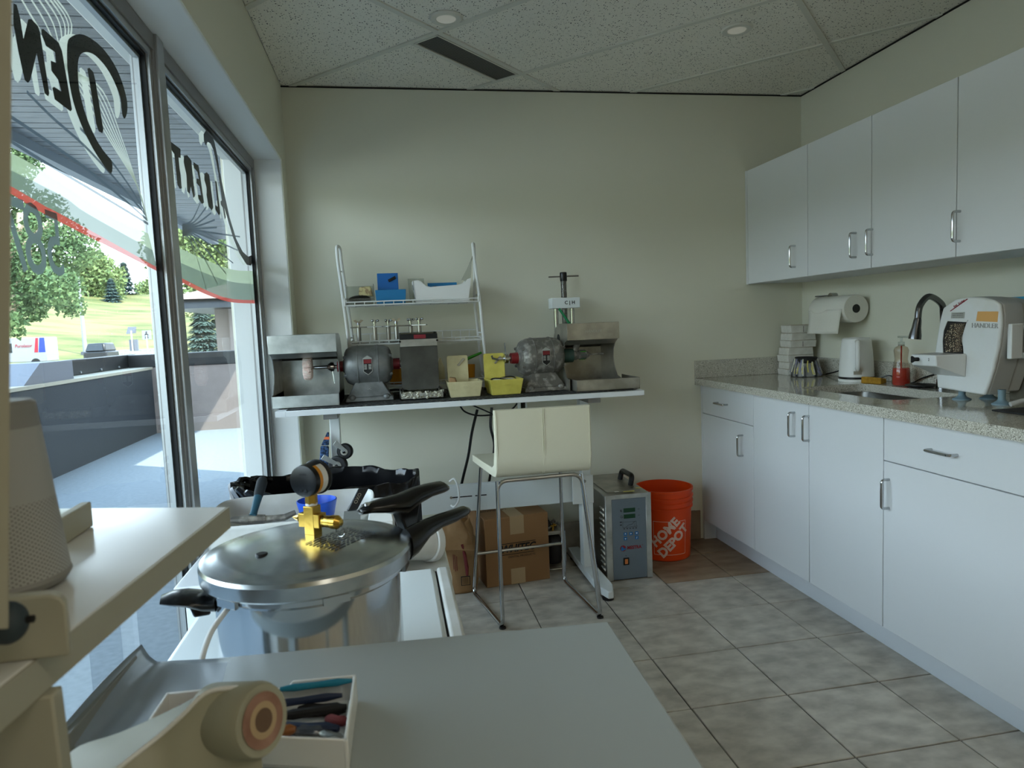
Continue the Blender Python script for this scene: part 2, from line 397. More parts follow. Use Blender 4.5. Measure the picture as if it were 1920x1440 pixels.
# slot vent
vm, vn_, vl, vb = newmat('vent_perforation'); vb.inputs['Roughness'].default_value = .6
t_ = vn_.new('ShaderNodeTexCoord'); mp_ = vn_.new('ShaderNodeMapping'); mp_.inputs['Rotation'].default_value = (0, 0, math.radians(45)); vl.new(t_.outputs['Object'], mp_.inputs[0])
vo_ = vn_.new('ShaderNodeTexVoronoi'); vo_.inputs['Scale'].default_value = 95; vo_.inputs['Randomness'].default_value = 0.0; vl.new(mp_.outputs[0], vo_.inputs[0])
rp_ = vn_.new('ShaderNodeValToRGB'); rp_.color_ramp.elements[0].color = (.008, .008, .008, 1); rp_.color_ramp.elements[1].color = (.12, .12, .11, 1)
rp_.color_ramp.elements[0].position = .40; rp_.color_ramp.elements[1].position = .46; vl.new(vo_.outputs['Distance'], rp_.inputs[0]); vl.new(rp_.outputs[0], vb.inputs['Base Color'])
M['perf'] = vm
vt = thing('ceiling_vent', 'long dark perforated slot vent set diagonally in the ceiling', 'vent', (*UV(.35, .9), H))
pl = [UV(.06, .836), UV(.638, .836), UV(.638, .955), UV(.06, .955)]
MB().prism([(x, y, H + .001) for x, y in pl], (0, 0, .006)).build('grille', 'perf', vt, smooth=False)
def ring(pl, w, z0, z1, mbx):
    c = Vector((sum(p[0] for p in pl) / 4, sum(p[1] for p in pl) / 4))
    for i in range(4):
        a, b = Vector(pl[i]), Vector(pl[(i + 1) % 4]); d = (b - a).normalized(); nrm = Vector((-d.y, d.x))
        if nrm.dot(c - a) > 0: nrm = -nrm
        q = [a - d * w, b + d * w, b + d * w + nrm * w, a - d * w + nrm * w]
        mbx.prism([(p.x, p.y, z0) for p in q], (0, 0, z1 - z0))
mbx = MB(); ring(pl, .008, H - .004, H + .004, mbx); mbx.build('vent_frame', 'ceilbar', vt, smooth=False)
M['lamp_off'] = mat('downlight_lens', '#e8e6dc', .5, emit='#fff6e0', estr=.05)
for lx, ly, lab in ((.741, -.794, 'round white recessed downlight beside the slot vent'), (1.966, -.788, 'round white recessed downlight nearer the cabinets')):
    r = thing('downlight', lab, 'ceiling light', (lx, ly, H), group='recessed downlights')
    MB().lathe([(.036, H - .002), (.040, H - .006), (.060, H - .006), (.066, H + .001)], (lx, ly, 0), 40).build('trim_ring', 'ceilbar', r)
    MB().cyl((lx, ly, H - .001), (lx, ly, H - .004), .0385, n=32).build('lens', 'lamp_off', r)
# added fill lights under the rear ceiling, brightening the room from behind the camera
M['rear_fill'] = mat('rear_fill_lens', '#ffffff', .5, emit='#ffeecf', estr=1.0)
FILL_W = 2.5
for (lx, ly) in ((1.0, -4.1), (2.0, -4.1), (1.5, -5.1)):
    ld = bpy.data.lights.new('rear_fill_light', 'AREA'); ld.shape = 'RECTANGLE'; ld.size = .55; ld.size_y = .55; ld.energy = FILL_W; ld.color = (1, .93, .78)
    lo = bpy.data.objects.new('rear_fill_light', ld); COL.objects.link(lo); lo.location = (lx, ly, H - .03)

# ------------------------------------------------------------------ windows
def window(name, y0, y1, z0=.04, z1=2.064):
    fr = struct(MB().box(-.175, -.12, y0, y1, z1 - .045, z1).box(-.175, -.12, y0, y1, z0, z0 + .07).box(-.175, -.12, y0, y0 + .045, z0 + .07, z1 - .045).box(-.175, -.12, y1 - .045, y1, z0 + .07, z1 - .045).build(name, 'aludk', bevel=.002))
    a, b, c, d = y0 + .045, y1 - .045, z0 + .07, z1 - .045
    def ringb(t, x0, x1, nm, m_, off=0):
        mb = MB(); aa, bb_, cc, dd = a + off, b - off, c + off, d - off
        mb.box(x0, x1, aa, bb_, dd - t, dd).box(x0, x1, aa, bb_, cc, cc + t).box(x0, x1, aa, aa + t, cc + t, dd - t).box(x0, x1, bb_ - t, bb_, cc + t, dd - t).build(nm, m_, fr)
    ringb(.018, -.16, -.126, 'glazing_bead', 'alu')
    ringb(.008, -.158, -.134, 'gasket', 'rubber', .018)
    ringb(.010, -.160, -.146, 'glass_spacer', 'alu', .026)
    MB().flat([(-.142, a + .02, c + .02), (-.142, b - .02, c + .02), (-.142, b - .02, d - .02), (-.142, a + .02, d - .02)]).build('glass_pane', 'glass', fr, smooth=False)
    return fr
w1 = window('window_1', -1.50, -.152)
w2 = window('window_2', -2.88, -1.50)
struct(MB().box(-.185, -.112, -1.53, -1.475, .04, 2.064).build('trim_4', 'alu', bevel=.002))

# window lettering and stripes: flat vinyl on the outer face of the glass
GX = -.146
M['dk'] = mat('black_vinyl', '#060606', .7)
M['gr'] = decalmat('grey_vinyl', '#8d9a98', .55, .2)
M['sage'] = decalmat('sage_vinyl', '#b9c6a4', .55, .12)
M['grg'] = decalmat('grey_green_vinyl', '#7f8d7c', .55, .08)
M['redv'] = decalmat('red_vinyl', '#d2544a', .55, .08)
M['lnv'] = decalmat('pale_line_and_reflection', '#dfe2d4', .5, .25)
def zl(pts, ox, oy, s): return [(ox + a * s, oy + b * s) for a, b in pts]
def decal(poly, m_, parent, name, x=GX, back=None):
    pts = [P(a, b, 'x', x) for a, b in poly]
    poly_mesh(pts, m_, parent, name)
    if back: poly_mesh([p + Vector((-.016, 0, 0)) for p in pts], back, parent, name + '_edge')  # pale copy painted in as the letter's reflection in the double glazing
def poly_mesh(pts, m_, parent, name):
    bm = bmesh.new(); vs = [bm.verts.new(p) for p in pts]; f = bm.faces.new(vs); f.normal_update(); bmesh.ops.triangulate(bm, faces=[f], ngon_method='EAR_CLIP')
    me = bpy.data.meshes.new(name); bm.to_mesh(me); bm.free(); me.materials.append(M[m_]); me.transform(world_of(parent).inverted())
    o = bpy.data.objects.new(name, me); COL.objects.link(o); o.parent = parent; return o
sm = lambda pts, k=4: [tuple(p) for p in [(q.x, q.y) for q in cr_path([(a, b, 0) for a, b in pts], k, True)]]
LW = thing('window_sign', 'black mirrored shop lettering with sage, grey and red sweeping stripes on the window panes', 'sign', (GX, -1.0, 1.0))
N_ = [(100, 25), (125, 35), (150, 130), (176, 292), (212, 145), (235, 143), (285, 195), (300, 240), (330, 440), (370, 700), (362, 724), (335, 700), (275, 400), (228, 600), (210, 622), (185, 600), (140, 400), (100, 180)]
E_ = [(310, 220), (325, 217), (440, 320), (465, 380), (540, 820), (530, 836), (410, 745), (393, 660), (405, 650), (460, 685), (437, 600), (385, 530), (380, 455), (420, 470), (412, 390), (345, 345), (312, 260)]
D_ = [(505, 330), (530, 280), (590, 256), (660, 275), (760, 350), (850, 470), (910, 600), (950, 740), (955, 830), (938, 887), (920, 870), (910, 800), (902, 730), (860, 620), (800, 510), (720, 420), (660, 392), (612, 402), (588, 450), (585, 560), (600, 700), (650, 880), (720, 1040), (790, 1150), (840, 1215), (835, 1300), (780, 1240), (700, 1120), (620, 960), (560, 800), (525, 650), (505, 500)]
DB = [(655, 515), (670, 508), (700, 540), (715, 600), (775, 970), (768, 1000), (740, 985), (722, 930)]
for nm, pl, k in (('letter_n', N_, 0), ('letter_e', E_, 0), ('letter_d', D_, 3), ('letter_d_bar', DB, 0)):
    q = zl(pl, 0, 0, .25); q = sm(q, 3) if k else q; decal(q, 'dk', LW, nm, back='lnv')
s5 = .3054
L2 = {'letter_a_end': [(80, 290), (90, 300), (120, 460), (115, 475), (100, 450), (88, 410)],
      'letter_t': [(90, 208), (158, 260), (160, 315), (146, 312), (167, 500), (155, 505), (140, 480), (120, 290), (92, 250)],
      'letter_r': [(180, 300), (200, 298), (225, 330), (247, 550), (238, 560), (222, 490), (215, 535), (200, 520), (195, 420), (178, 340)],
      'letter_e': [(238, 340), (270, 362), (303, 590), (290, 597), (268, 565), (266, 540), (284, 545), (275, 490), (258, 470), (258, 440), (272, 445), (262, 400), (240, 375)],
      'letter_b': [(305, 410), (320, 402), (335, 420), (360, 620), (350, 637), (330, 610), (318, 540), (320, 500), (305, 450)],
      'letter_l': [(370, 455), (380, 460), (403, 655), (395, 668), (372, 630), (372, 605), (388, 615)],
      'letter_a_leg': [(392, 425), (400, 415), (437, 680), (430, 692), (418, 620), (405, 600), (404, 580), (414, 575)],
      'letter_a_sweep': [(300, 170), (318, 140), (340, 148), (365, 210), (385, 300), (400, 400), (425, 520), (460, 680), (500, 810), (540, 890), (575, 922), (595, 912), (600, 900), (606, 925), (605, 950), (590, 975), (565, 970), (520, 900), (480, 800), (445, 680), (412, 560), (395, 430), (380, 350), (362, 270), (345, 228), (325, 215), (315, 240), (303, 215)]}
for nm, pl in L2.items(): decal(zl(pl, 290, 200, s5), 'dk', LW, nm, back='lnv')
def band(up, lo, m_, nm):
    u = [tuple(p)[:2] for p in cr_path([(a, b, 0) for a, b in up], 6)]; l_ = [tuple(p)[:2] for p in cr_path([(a, b, 0) for a, b in lo], 6)]
    decal(u + l_[::-1], m_, LW, nm)
band([(-30, 262), (20, 286), (87, 324), (204, 402), (278, 438)], [(-30, 295), (20, 319), (117, 368), (163, 400), (286, 469)], 'sage', 'sage_stripe')
band([(-30, 295), (20, 319), (117, 368), (163, 400), (286, 469)], [(-30, 324), (20, 349), (87, 388), (111, 400), (294, 501)], 'grg', 'grey_stripe')
band([(-30, 324), (20, 349), (87, 388), (111, 400), (294, 501)], [(-30, 338), (20, 363), (85, 402), (294, 508)], 'redv', 'red_stripe')
band([(326, 460), (378, 484), (433, 505), (476, 508)], [(330, 489), (382, 511), (433, 528), (477, 533)], 'sage', 'sage_stripe')
band([(330, 489), (382, 511), (433, 528), (477, 533)], [(334, 518), (382, 542), (427, 559), (478, 563)], 'grg', 'grey_stripe')
band([(334, 518), (382, 542), (427, 559), (478, 563)], [(335, 526), (382, 550), (430, 566), (478, 569)], 'redv', 'red_stripe')
def line(pts, w, m_, nm='fan_line'):
    p = cr_path([P(a, b, 'x', GX - .002) for a, b in pts], 6); up, lo = [], []
    for i, q in enumerate(p):
        d = (p[min(i + 1, len(p) - 1)] - p[max(i - 1, 0)]).normalized(); n_ = Vector((0, -d.z, d.y)) * w / 2
        up.append(q + n_); lo.append(q - n_)
    mb = MB()
    for i in range(len(p) - 1): mb.flat([up[i], up[i + 1], lo[i + 1], lo[i]])
    mb.build(nm, m_, LW, smooth=False)
M['lnd'] = decalmat('dark_line_vinyl', '#5c6a76', .3, .1)
for pts in ([(10, 212), (85, 262), (160, 315), (230, 372), (276, 412)], [(10, 258), (90, 308), (170, 355), (235, 394), (278, 420)], [(50, 172), (100, 222), (160, 275), (220, 340), (274, 404)], [(150, 240), (200, 292), (240, 345), (272, 398)]):
    line(pts, .007, 'lnd')
for i, x0 in enumerate((40, 58, 72, 84, 93, 100, 106)):
    line([(x0, -2), (x0 + 28, 45), (118 + i * 2, 120), (150 + i * 7, 170), (205 + i * 4, 262), (258, 350), (277, 415)], .006, 'lnv')
for k in range(11):
    a = math.radians(-62 + k * 13); hx, hy = 348, 432; L = 120 if k > 4 else 70
    ex = hx + L * math.cos(a) * .85; ey = hy + L * math.sin(a) * .95
    line([(hx - 6, hy + (k - 5) * 2), (hx + 26 * math.cos(a), hy + 22 * math.sin(a)), (ex, ey + 6)], .006, 'lnd')
o5 = P(110, 462, 'x', GX)
for ch, (cx_, cy_), sz in (('5', (102, 463), .17), ('8', (66, 456), .18), ('7', (32, 447), .18)):
    text_obj('numeral', ch, sz, 'gr', LW, P(cx_, cy_, 'x', GX), (0, -1, 0), (0, 0, 1), .0002, sx=.9)

# ------------------------------------------------------------------ outside
M['conc'] = mat('pale_concrete', '#7f878c', .85, col2='#747c81', scale=30, detail=8)
M['asph'] = mat('asphalt', '#b3ada0', .9, col2='#c0baad', scale=4)
M['wallo'] = mat('shaded_stucco', '#1b2025', .8, bump=.3, bscale=80)  # patio wall shade put into this near-black stucco colour
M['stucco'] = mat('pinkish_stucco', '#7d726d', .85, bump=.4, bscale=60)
M['cap'] = mat('black_metal_cap', '#101113', .4)
M['capg'] = mat('grey_metal_cap', '#55575f', .5)
M['ledge'] = mat('beige_ledge', '#8d8778', .7)
M['grass'] = mat('dry_hill_grass', '#434b19', .95, col2='#6d673a', scale=.35, lo=.35, hi=.62, detail=12, stretch=(.35, 1, 1))
M['lawn'] = mat('lawn', '#7f9a3a', .95, col2='#a3b054', scale=.3)
M['leaf'] = mat('leaves', '#3d5425', .8, col2='#6e7a48', scale=1.3, rand=.1)
M['leafd'] = mat('dark_leaves', '#2f4724', .85, col2='#50643a', scale=1.3, rand=.1)
M['spruce'] = mat('blue_spruce_needles', '#2e3f3a', .9, col2='#47594f', scale=2)
M['bark'] = mat('pale_bark', '#a89680', .9)
M['wood'] = mat('weathered_wood', '#766848', .85)
M['redst'] = mat('red_brown_steps', '#7d4a3a', .85)
M['siding'] = mat('soffit_board', '#75797d', .6, col2='#5d6165', scale=5, lo=.4, hi=.6, detail=6, stretch=(1, 14, 1), rand=.05)
M['fascia'] = mat('fascia', '#4e5a66', .6)
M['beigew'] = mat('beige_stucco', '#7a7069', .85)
M['shingle'] = mat('brown_shingle', '#7c665c', .9)
K = 1.42
XO = -2.96; YE = 7.07; GZ = -.1
struct(MB().box(-5.2, 13, -16, 14, GZ - .1, GZ).build('patio', 'conc', smooth=False))
# terrain: fan-shaped grid that is flat street near, then a hill
def tz(r, az):
    base = -.1 - .7 * min(1, max(0, (r - 14) / 40)); ridge = 11.2 - 2.6 * min(1, max(0, (az + .47) / .28)) + .5 * math.sin(az * 23)
    t = min(1, max(0, (r - 74) / 62)); return base + (ridge - base) * (t * .85 + .15 * t * t)
def terr(r0, r1, n, a0=-3.4, a1=1.7):
    def fn(u, v):
        az = a0 + (a1 - a0) * u; r = r0 + (r1 - r0) * v
        return (CAM.x + r * math.sin(az), CAM.y + r * math.cos(az), tz(r, az) - (.03 if r < 17 else 0))
    return fn
struct(MB().grid(terr(1.5, 66, 0), 110, 30).build('road', 'asph'))
struct(MB().grid(terr(66, 150, 0), 160, 40).build('hillside', 'grass'))
# patio wall with ledge and black cap
pw = thing('patio_wall', 'low patio wall, its shade put into dark stucco, with beige ledge and black riveted cap outside the window', 'wall', (XO, 0, GZ))
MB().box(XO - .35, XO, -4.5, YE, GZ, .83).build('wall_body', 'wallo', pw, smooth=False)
MB().box(XO - .38, XO + .02, -4.5, YE, .83, .868).build('ledge', 'ledge', pw, bevel=.004)
MB().box(XO - .38, XO - .3, 4.6, YE + .3, .868, 1.06).build('cap', 'cap', pw, bevel=.01)
MB().prism([(XO - .42, 3.6, .868), (XO - .42, 4.65, .868), (XO - .42, 4.65, 1.07), (XO - .42, 3.95, 1.07)], (.4, 0, 0)).build('cap_end', 'capg', pw, smooth=False)
for y in (4.9, 5.5, 6.1, 6.7): MB().cyl((XO - .3, y, .90), (XO - .285, y, .90), .014, n=8).build('rivet', 'alu', pw)
pe = thing('patio_end_wall', 'pinkish stucco end wall of the patio with black metal cap', 'wall', (XO + 1, YE, GZ))
MB().box(XO - .3, 2.5, YE, YE + .3, GZ, .86).build('wall_body', 'stucco', pe, smooth=False)
MB().box(XO - .3, 2.5, YE - .02, YE + .32, .86, 1.05).build('cap', 'cap', pe, bevel=.01)
# overhang above the windows: boards across, fascia at its edge
ov = struct(MB().box(-2.75, WT, -7, 10.5, 3.155, 3.3).build('porch_roof', 'trimdk', smooth=False))
y = -6.9
while y < 10.4:
    MB().box(-2.68, WT, y + .008, y + .142, 3.12 + rng.uniform(0, .004), 3.155).build('soffit_board', 'siding', ov, smooth=False); y += .15
MB().box(-2.80, -2.68, -7, 10.5, 3.03, 3.5).build('fascia_board', 'fascia', ov, smooth=False)
struct(MB().box(WT - .02, WT, -7, -2.89, GZ, 3.155).box(WT - .02, WT, -2.89, 0, 2.09, 3.155).box(WT - .02, WT, -.001, 3, GZ, 3.155).build('facade', 'beigew', smooth=False))
# neighbouring wing seen through window_1
nb = thing('neighbour_building', 'beige stucco shop wing with shingled roof beyond the patio wall', 'building', D(440, 660, 17))
def B2(px, py, d): return D(px, py, d)
d0 = 17; a = B2(402, 580, d0); zt_ = a.z; 
ax, ay = a.x, a.y
MB().box(ax, ax + 7, ay, ay + 6, GZ, zt_).build('wall', 'beigew', nb, smooth=False)
MB().hexa([(ax - 1.0, ay - 1.0, zt_), (ax + 8, ay - 1.0, zt_), (ax + 8, ay + 6, zt_), (ax - 1, ay + 6, zt_), (ax - .9, ay - .9, zt_ + .22), (ax + 8, ay - .9, zt_ + .22), (ax + 8, ay + 6, zt_ + .22), (ax - .9, ay + 6, zt_ + .22)]).build('eave', 'cap', nb, smooth=False)
MB().hexa([(ax - 1.0, ay - 1.0, zt_ + .22), (ax + 8, ay - 1.0, zt_ + .22), (ax + 8, ay + 6, zt_ + .22), (ax - 1, ay + 6, zt_ + .22), (ax + .3, ay + 1.2, zt_ + .75), (ax + 8, ay + 1.2, zt_ + .75), (ax + 8, ay + 6, zt_ + .75), (ax + .3, ay + 6, zt_ + .75)]).build('roof', 'shingle', nb, smooth=False)
for k in range(4):
    MB().box(ax + .35 + k * .42, ax + .5 + k * .42, ay - .12, ay, GZ, zt_).build('pilaster', 'stucco', nb, smooth=False)
MB().box(ax + 1.15, ax + 1.35, ay - .06, ay, .6, zt_ - .3).build('window_strip', 'blue', nb, smooth=False)
# delivery van
M['vanw'] = mat('van_white', '#808184', .4); M['vglass'] = mat('van_glass', '#20262c', .15); M['vred'] = mat('van_red', '#8a1428', .5); M['vblue'] = mat('van_blue', '#1a2f80', .5)
vc = D(54, 688, 60); vd = Vector((_r.x, _r.y, 0)).normalized(); va = math.atan2(vd.y, vd.x) + .12
van = thing('delivery_van', 'white step van with red lettering and red and blue stripes', 'van', (vc.x, vc.y, vc.z), va)
Lh = 2.55
b = MB().prism([(-Lh, -1, .45), (-2.45, -1, 1.15), (-1.75, -1, 1.35), (-1.5, -1, 2.35), (-1.3, -1, 2.55), (1.95, -1, 2.55), (2.05, -1, 2.45), (2.05, -1, .45)], (0, 2, 0))
b.build('body', 'vanw', van, bevel=.05, local=True)
MB().prism([(-1.68, -1.01, 1.4), (-1.48, -1.01, 2.2), (-1.1, -1.01, 2.2), (-1.1, -1.01, 1.4)], (0, .02, 0)).build('side_window', 'vglass', van, local=True, smooth=False)
MB().prism([(-.95, -1.01, 1.3), (-.95, -1.01, 2.1), (-.65, -1.01, 2.1), (-.65, -1.01, 1.3)], (0, .02, 0)).build('door_window', 'vglass', van, local=True, smooth=False)
MB().prism([(1.1, -1.012, 1.25), (1.3, -1.012, 2.5), (1.5, -1.012, 2.5), (1.4, -1.012, 1.25)], (0, .012, 0)).build('red_stripe', 'vred', van, local=True, smooth=False)
MB().prism([(1.45, -1.012, 1.25), (1.62, -1.012, 2.5), (2.0, -1.012, 2.5), (2.0, -1.012, 1.25)], (0, .012, 0)).build('blue_stripe', 'vblue', van, local=True, smooth=False)
for wx in (-1.75, 1.15): MB().cyl((wx, -1.02, .36), (wx, -.75, .36), .38, n=20).build('wheel', 'rubber', van, local=True)
bpy.context.view_layer.update()
Rz = Matrix.Rotation(va, 4, 'Z'); org = Matrix.Translation(van.location) @ Rz
text_obj('lettering', 'Purolator', .42, 'vred', van, org @ Vector((.28, -1.03, 1.85)), Rz @ Vector((1, 0, 0)), (0, 0, 1), .004, shear=.2, sx=.85)
# parked dark truck roof over the wall
pc = D(193, 676, 40)
tr = thing('parked_truck', 'dark truck cab just showing above the patio wall', 'truck', (pc.x, pc.y, -.6), va)
MB().box(-.7, .6, -.8, .8, .0, 1.35).build('body', 'cap', tr, local=True, bevel=.08)
MB().hexa([(-.62, -.75, 1.35), (.52, -.75, 1.35), (.52, .75, 1.35), (-.62, .75, 1.35), (-.5, -.6, 1.82), (.42, -.6, 1.82), (.42, .6, 1.82), (-.5, .6, 1.82)]).build('cab', 'cap', tr, local=True, bevel=.08)
MB().hexa([(-.5, -.78, 1.4), (.4, -.78, 1.4), (.4, -.74, 1.4), (-.5, -.74, 1.4), (-.42, -.66, 1.75), (.32, -.66, 1.75), (.32, -.6, 1.75), (-.42, -.6, 1.75)]).build('rear_window', 'vglass', tr, local=True)
# lamp post, signs, fence
def ground(px, py, r):
    p = D(px, py, r); az = math.atan2(p.x - CAM.x, p.y - CAM.y); rr = math.hypot(p.x - CAM.x, p.y - CAM.y); return Vector((p.x, p.y, tz(rr, az)))
g = ground(162, 680, 68); tp = D(147, 515, 68)
lp = thing('lamp_post', 'tall thin white lamp post on the grassy hill', 'lamp post', g)
MB().cyl(g, (g.x, g.y, tp.z), .22, .1, n=10).build('pole', 'vanw', lp); MB().cyl((g.x, g.y, g.z - .2), (g.x, g.y, g.z + .3), .4, n=10).build('base', 'capg', lp)
g = ground(278, 668, 52); sg = D(275, 628, 52)
ps = thing('crossing_sign', 'white square pedestrian crossing sign on a post', 'sign', g)
MB().cyl(g, (g.x, g.y, sg.z), .05, n=8).build('post', 'alu', ps)
q = Vector((_R.x, _R.y, 0)).normalized(); ww = .34; fwd = Vector((q.y, -q.x, 0))
MB().prism([sg + q * -ww + Vector((0, 0, -ww)), sg + q * ww + Vector((0, 0, -ww)), sg + q * ww + Vector((0, 0, ww)), sg + q * -ww + Vector((0, 0, ww))], -fwd * .03).build('plate', 'vanw', ps, smooth=False)
F = sg + fwd * .02
def S(a_, b_): return F + q * a_ * .34 + Vector((0, 0, b_ * .34))
mb = MB(); mb.tube([S(-.05, .35), S(-.05, -.1)], .05, 6).tube([S(-.05, -.1), S(-.32, -.75)], .035, 6).tube([S(-.05, -.1), S(.3, -.7)], .035, 6).tube([S(-.05, .3), S(-.4, .02)], .025, 6).tube([S(-.05, .3), S(.38, .0)], .025, 6)
mb.ball(S(-.02, .62), .055, 8, 6); mb.build('walking_figure', 'ink', ps)
g = ground(250, 668, 54); sg = D(246, 620, 54)
so = thing('solar_beacon', 'grey post with tilted solar panel and signal box', 'beacon', g)
MB().cyl(g, (g.x, g.y, sg.z), .06, n=8).build('post', 'alu', so)
MB().hexa([sg + Vector(v_) for v_ in ((-.4, 0, -.25), (.25, 0, -.2), (.25, .3, -.2), (-.4, .3, -.25), (-.25, .1, .3), (.35, .1, .3), (.35, .14, .3), (-.25, .14, .3))]).build('panel', 'capg', so, smooth=False)
bx = D(250, 645, 54); MB().box(bx.x - .3, bx.x + .3, bx.y, bx.y + .25, bx.z - .55, bx.z + .35).build('signal_box', 'capg', so)
fn = thing('link_fence', 'pale metal mesh fence at the foot of the hill', 'fence', ground(250, 670, 58))
M['mesh'] = clearmat('fence_mesh', '#f0f2f0', .02, .3, dust=.25, dustcol='#a9aeb0')
fp = [ground(px, 670, 58) for px in (198, 215, 232, 250, 268, 286, 304)]
for p in fp: MB().cyl(p, p + Vector((0, 0, 1.35)), .045, n=6).build('post', 'alu', fn)
MB().tube([p + Vector((0, 0, 1.32)) for p in fp], .03, 6).build('top_rail', 'alu', fn)
for p, q2 in zip(fp[:-1], fp[1:]): MB().flat([p, q2, q2 + Vector((0, 0, 1.3)), p + Vector((0, 0, 1.3))]).build('mesh_panel', 'mesh', fn, smooth=False)
# timber stair down the hill
st = thing('hill_stairs', 'long timber staircase with handrails running down the hill', 'stairs', ground(100, 660, 80))
sp_ = [(5, 632, 98), (38, 632, 97), (62, 648, 92), (82, 650, 91), (112, 663, 86), (128, 664, 85), (150, 676, 80), (185, 684, 77)]
spt = [D(a_, b_, c_) for a_, b_, c_ in sp_]
for i in range(len(spt) - 1):
    p, q2 = spt[i], spt[i + 1]; n_ = 7 if i % 2 else 1
    if i % 2:
        for k in range(n_):
            c = p.lerp(q2, (k + .5) / n_); MB().box(c.x - .25, c.x + .25, c.y - .9, c.y + .9, c.z - .1, c.z + .12).build('tread', 'redst', st, smooth=False)
    else:
        MB().hexa([p + Vector((0, -.9, -.15)), q2 + Vector((0, -.9, -.15)), q2 + Vector((0, .9, -.15)), p + Vector((0, .9, -.15)), p + Vector((0, -.9, .05)), q2 + Vector((0, -.9, .05)), q2 + Vector((0, .9, .05)), p + Vector((0, .9, .05))]).build('landing', 'wood', st, smooth=False)
    for s_ in (-.9, .9):
        for hh in (.55, 1.05): MB().tube([p + Vector((0, s_, hh)), q2 + Vector((0, s_, hh))], .055, 4).build('handrail', 'wood', st)
        MB().cyl(p + Vector((0, s_, -.8)), p + Vector((0, s_, 1.1)), .07, n=4).build('post', 'wood', st)
# trees
def leafcloud(blobs, n, size, seed):
    r = random.Random(seed); mb = MB(); tot = sum(b[1] ** 2 for b in blobs)
    for c, rad in blobs:
        for _ in range(int(n * rad ** 2 / tot)):
            v_ = Vector((r.gauss(0, 1), r.gauss(0, 1), r.gauss(0, 1))).normalized() * rad * (r.random() ** .4); p = Vector(c) + v_ * .95
            a_ = Vector((r.gauss(0, 1), r.gauss(0, 1), r.gauss(0, 1))).normalized(); b_ = a_.orthogonal().normalized(); s_ = size * r.uniform(.5, 1.4)
            mb.v += [tuple(p), tuple(p + a_ * s_), tuple(p + a_ * s_ * .5 + b_ * s_ * .8)]; k = len(mb.v); mb.f.append((k - 3, k - 2, k - 1))
    return mb
def tree(name, label, base, blobs, n, size, m_, seed, branches=(), tr_=.25):
    t = thing(name, label, 'tree', base)
    o = leafcloud(blobs, n, size, seed).build('foliage', m_, t, smooth=False); o['kind'] = 'stuff'
    top = Vector(blobs[0][0]); MB().tube([base - Vector((0, 0, .3)), base.lerp(top, .5) + Vector((.1, 0, 0)), top], [tr_, tr_ * .7, tr_ * .3], 8).build('trunk', 'bark', t)
    for br in branches: MB().tube(cr_path(br, 4), tr_ * .45, 6).build('branch', 'bark', t)
    return t
dT = 24
bl = [(D(a_, b_, dT + dd_), rad) for a_, b_, dd_, rad in ((60, 470, 0, 1.2), (20, 520, 1, 1.3), (90, 520, 0, 1.0), (40, 560, 0, .95), (110, 540, -1, .8), (30, 420, 1, 1.0), (80, 400, 1, .9), (150, 470, 0, .7), (120, 440, 0, .7), (30, 270, 1, .9), (55, 300, 1, .55), (10, 340, 0, .9), (135, 575, 0, .45), (20, 610, -1, .5), (70, 585, 0, .35), (-60, 480, 0, 1.8), (-60, 330, 0, 1.8))]
tree('leafy_tree', 'near leafy green tree spreading behind the mirrored numerals', Vector((D(-60, 600, dT).x, D(-60, 600, dT).y, -.4)), bl, 26000, .13, 'leafd', 3,
     [[D(-40, 520, dT), D(20, 478, dT), D(60, 450, dT), D(100, 415, dT)], [D(-40, 500, dT), D(30, 440, dT), D(40, 400, dT)]], .3)
bl = [(D(a_, b_, 112), rad) for a_, b_, rad in ((175, 500, 3.0), (200, 520, 3.0), (165, 540, 3.0), (185, 545, 3), (150, 520, 2.6), (208, 550, 2.4))]
tree('ridge_tree', 'rounded yellow green tree on the ridge left of the pointed spruce', ground(180, 575, 118), bl, 9000, .5, 'leaf', 5)
bl = [(D(a_, b_, 138), rad) for a_, b_, rad in ((275, 545, 2.4), (280, 560, 2.6), (300, 540, 3), (262, 565, 2))]
tree('ridge_shrub', 'pale green bush on the ridge right of the pointed spruce', ground(280, 590, 138), bl, 5000, .5, 'leaf', 6)
def spruce(label, px, pytop, pybot, d, w, seed, g0=None):
    bse = D(px, pybot, d); top = D(px, pytop, d); r = random.Random(seed); mb = MB(); Ht = top.z - bse.z
    for i in range(2600):
        h = r.random() ** .8; rad = w * (1 - h) ** .85 * (.75 + .25 * math.sin(h * 60)) * (r.random() ** .35); q = r.uniform(0, 6.283)
        p = Vector((bse.x + rad * math.cos(q), bse.y + rad * math.sin(q), bse.z + h * Ht - rad * .25)); o_ = Vector((math.cos(q), math.sin(q), -.35)) * w * .22; t_2 = Vector((-math.sin(q), math.cos(q), 0)) * w * .07
        mb.v += [tuple(p - t_2), tuple(p + t_2), tuple(p + o_)]; k = len(mb.v); mb.f.append((k - 3, k - 2, k - 1))
    t = thing('spruce', label, 'tree', bse); o = mb.build('foliage', 'spruce', t, smooth=False); o['kind'] = 'stuff'
    MB().cyl(bse - Vector((0, 0, 3)), bse + Vector((0, 0, Ht * .9)), w * .09, .03, n=6).build('trunk', 'bark', t)
spruce('tallest pointed blue green spruce standing on the ridge', 238, 492, 572, 118, 2.8, 1)
spruce('spruce half hidden behind the rounded ridge tree', 195, 503, 572, 134, 2.8, 2)
spruce('small spruce at the left of the ridge row', 212, 522, 576, 108, 2.0, 3)
spruce('large blue spruce beyond the patio end wall', 385, 575, 690, 26, 1.1, 4)
spruce('second spruce rising behind the window lettering', 425, 330, 700, 34, 2.0, 8)
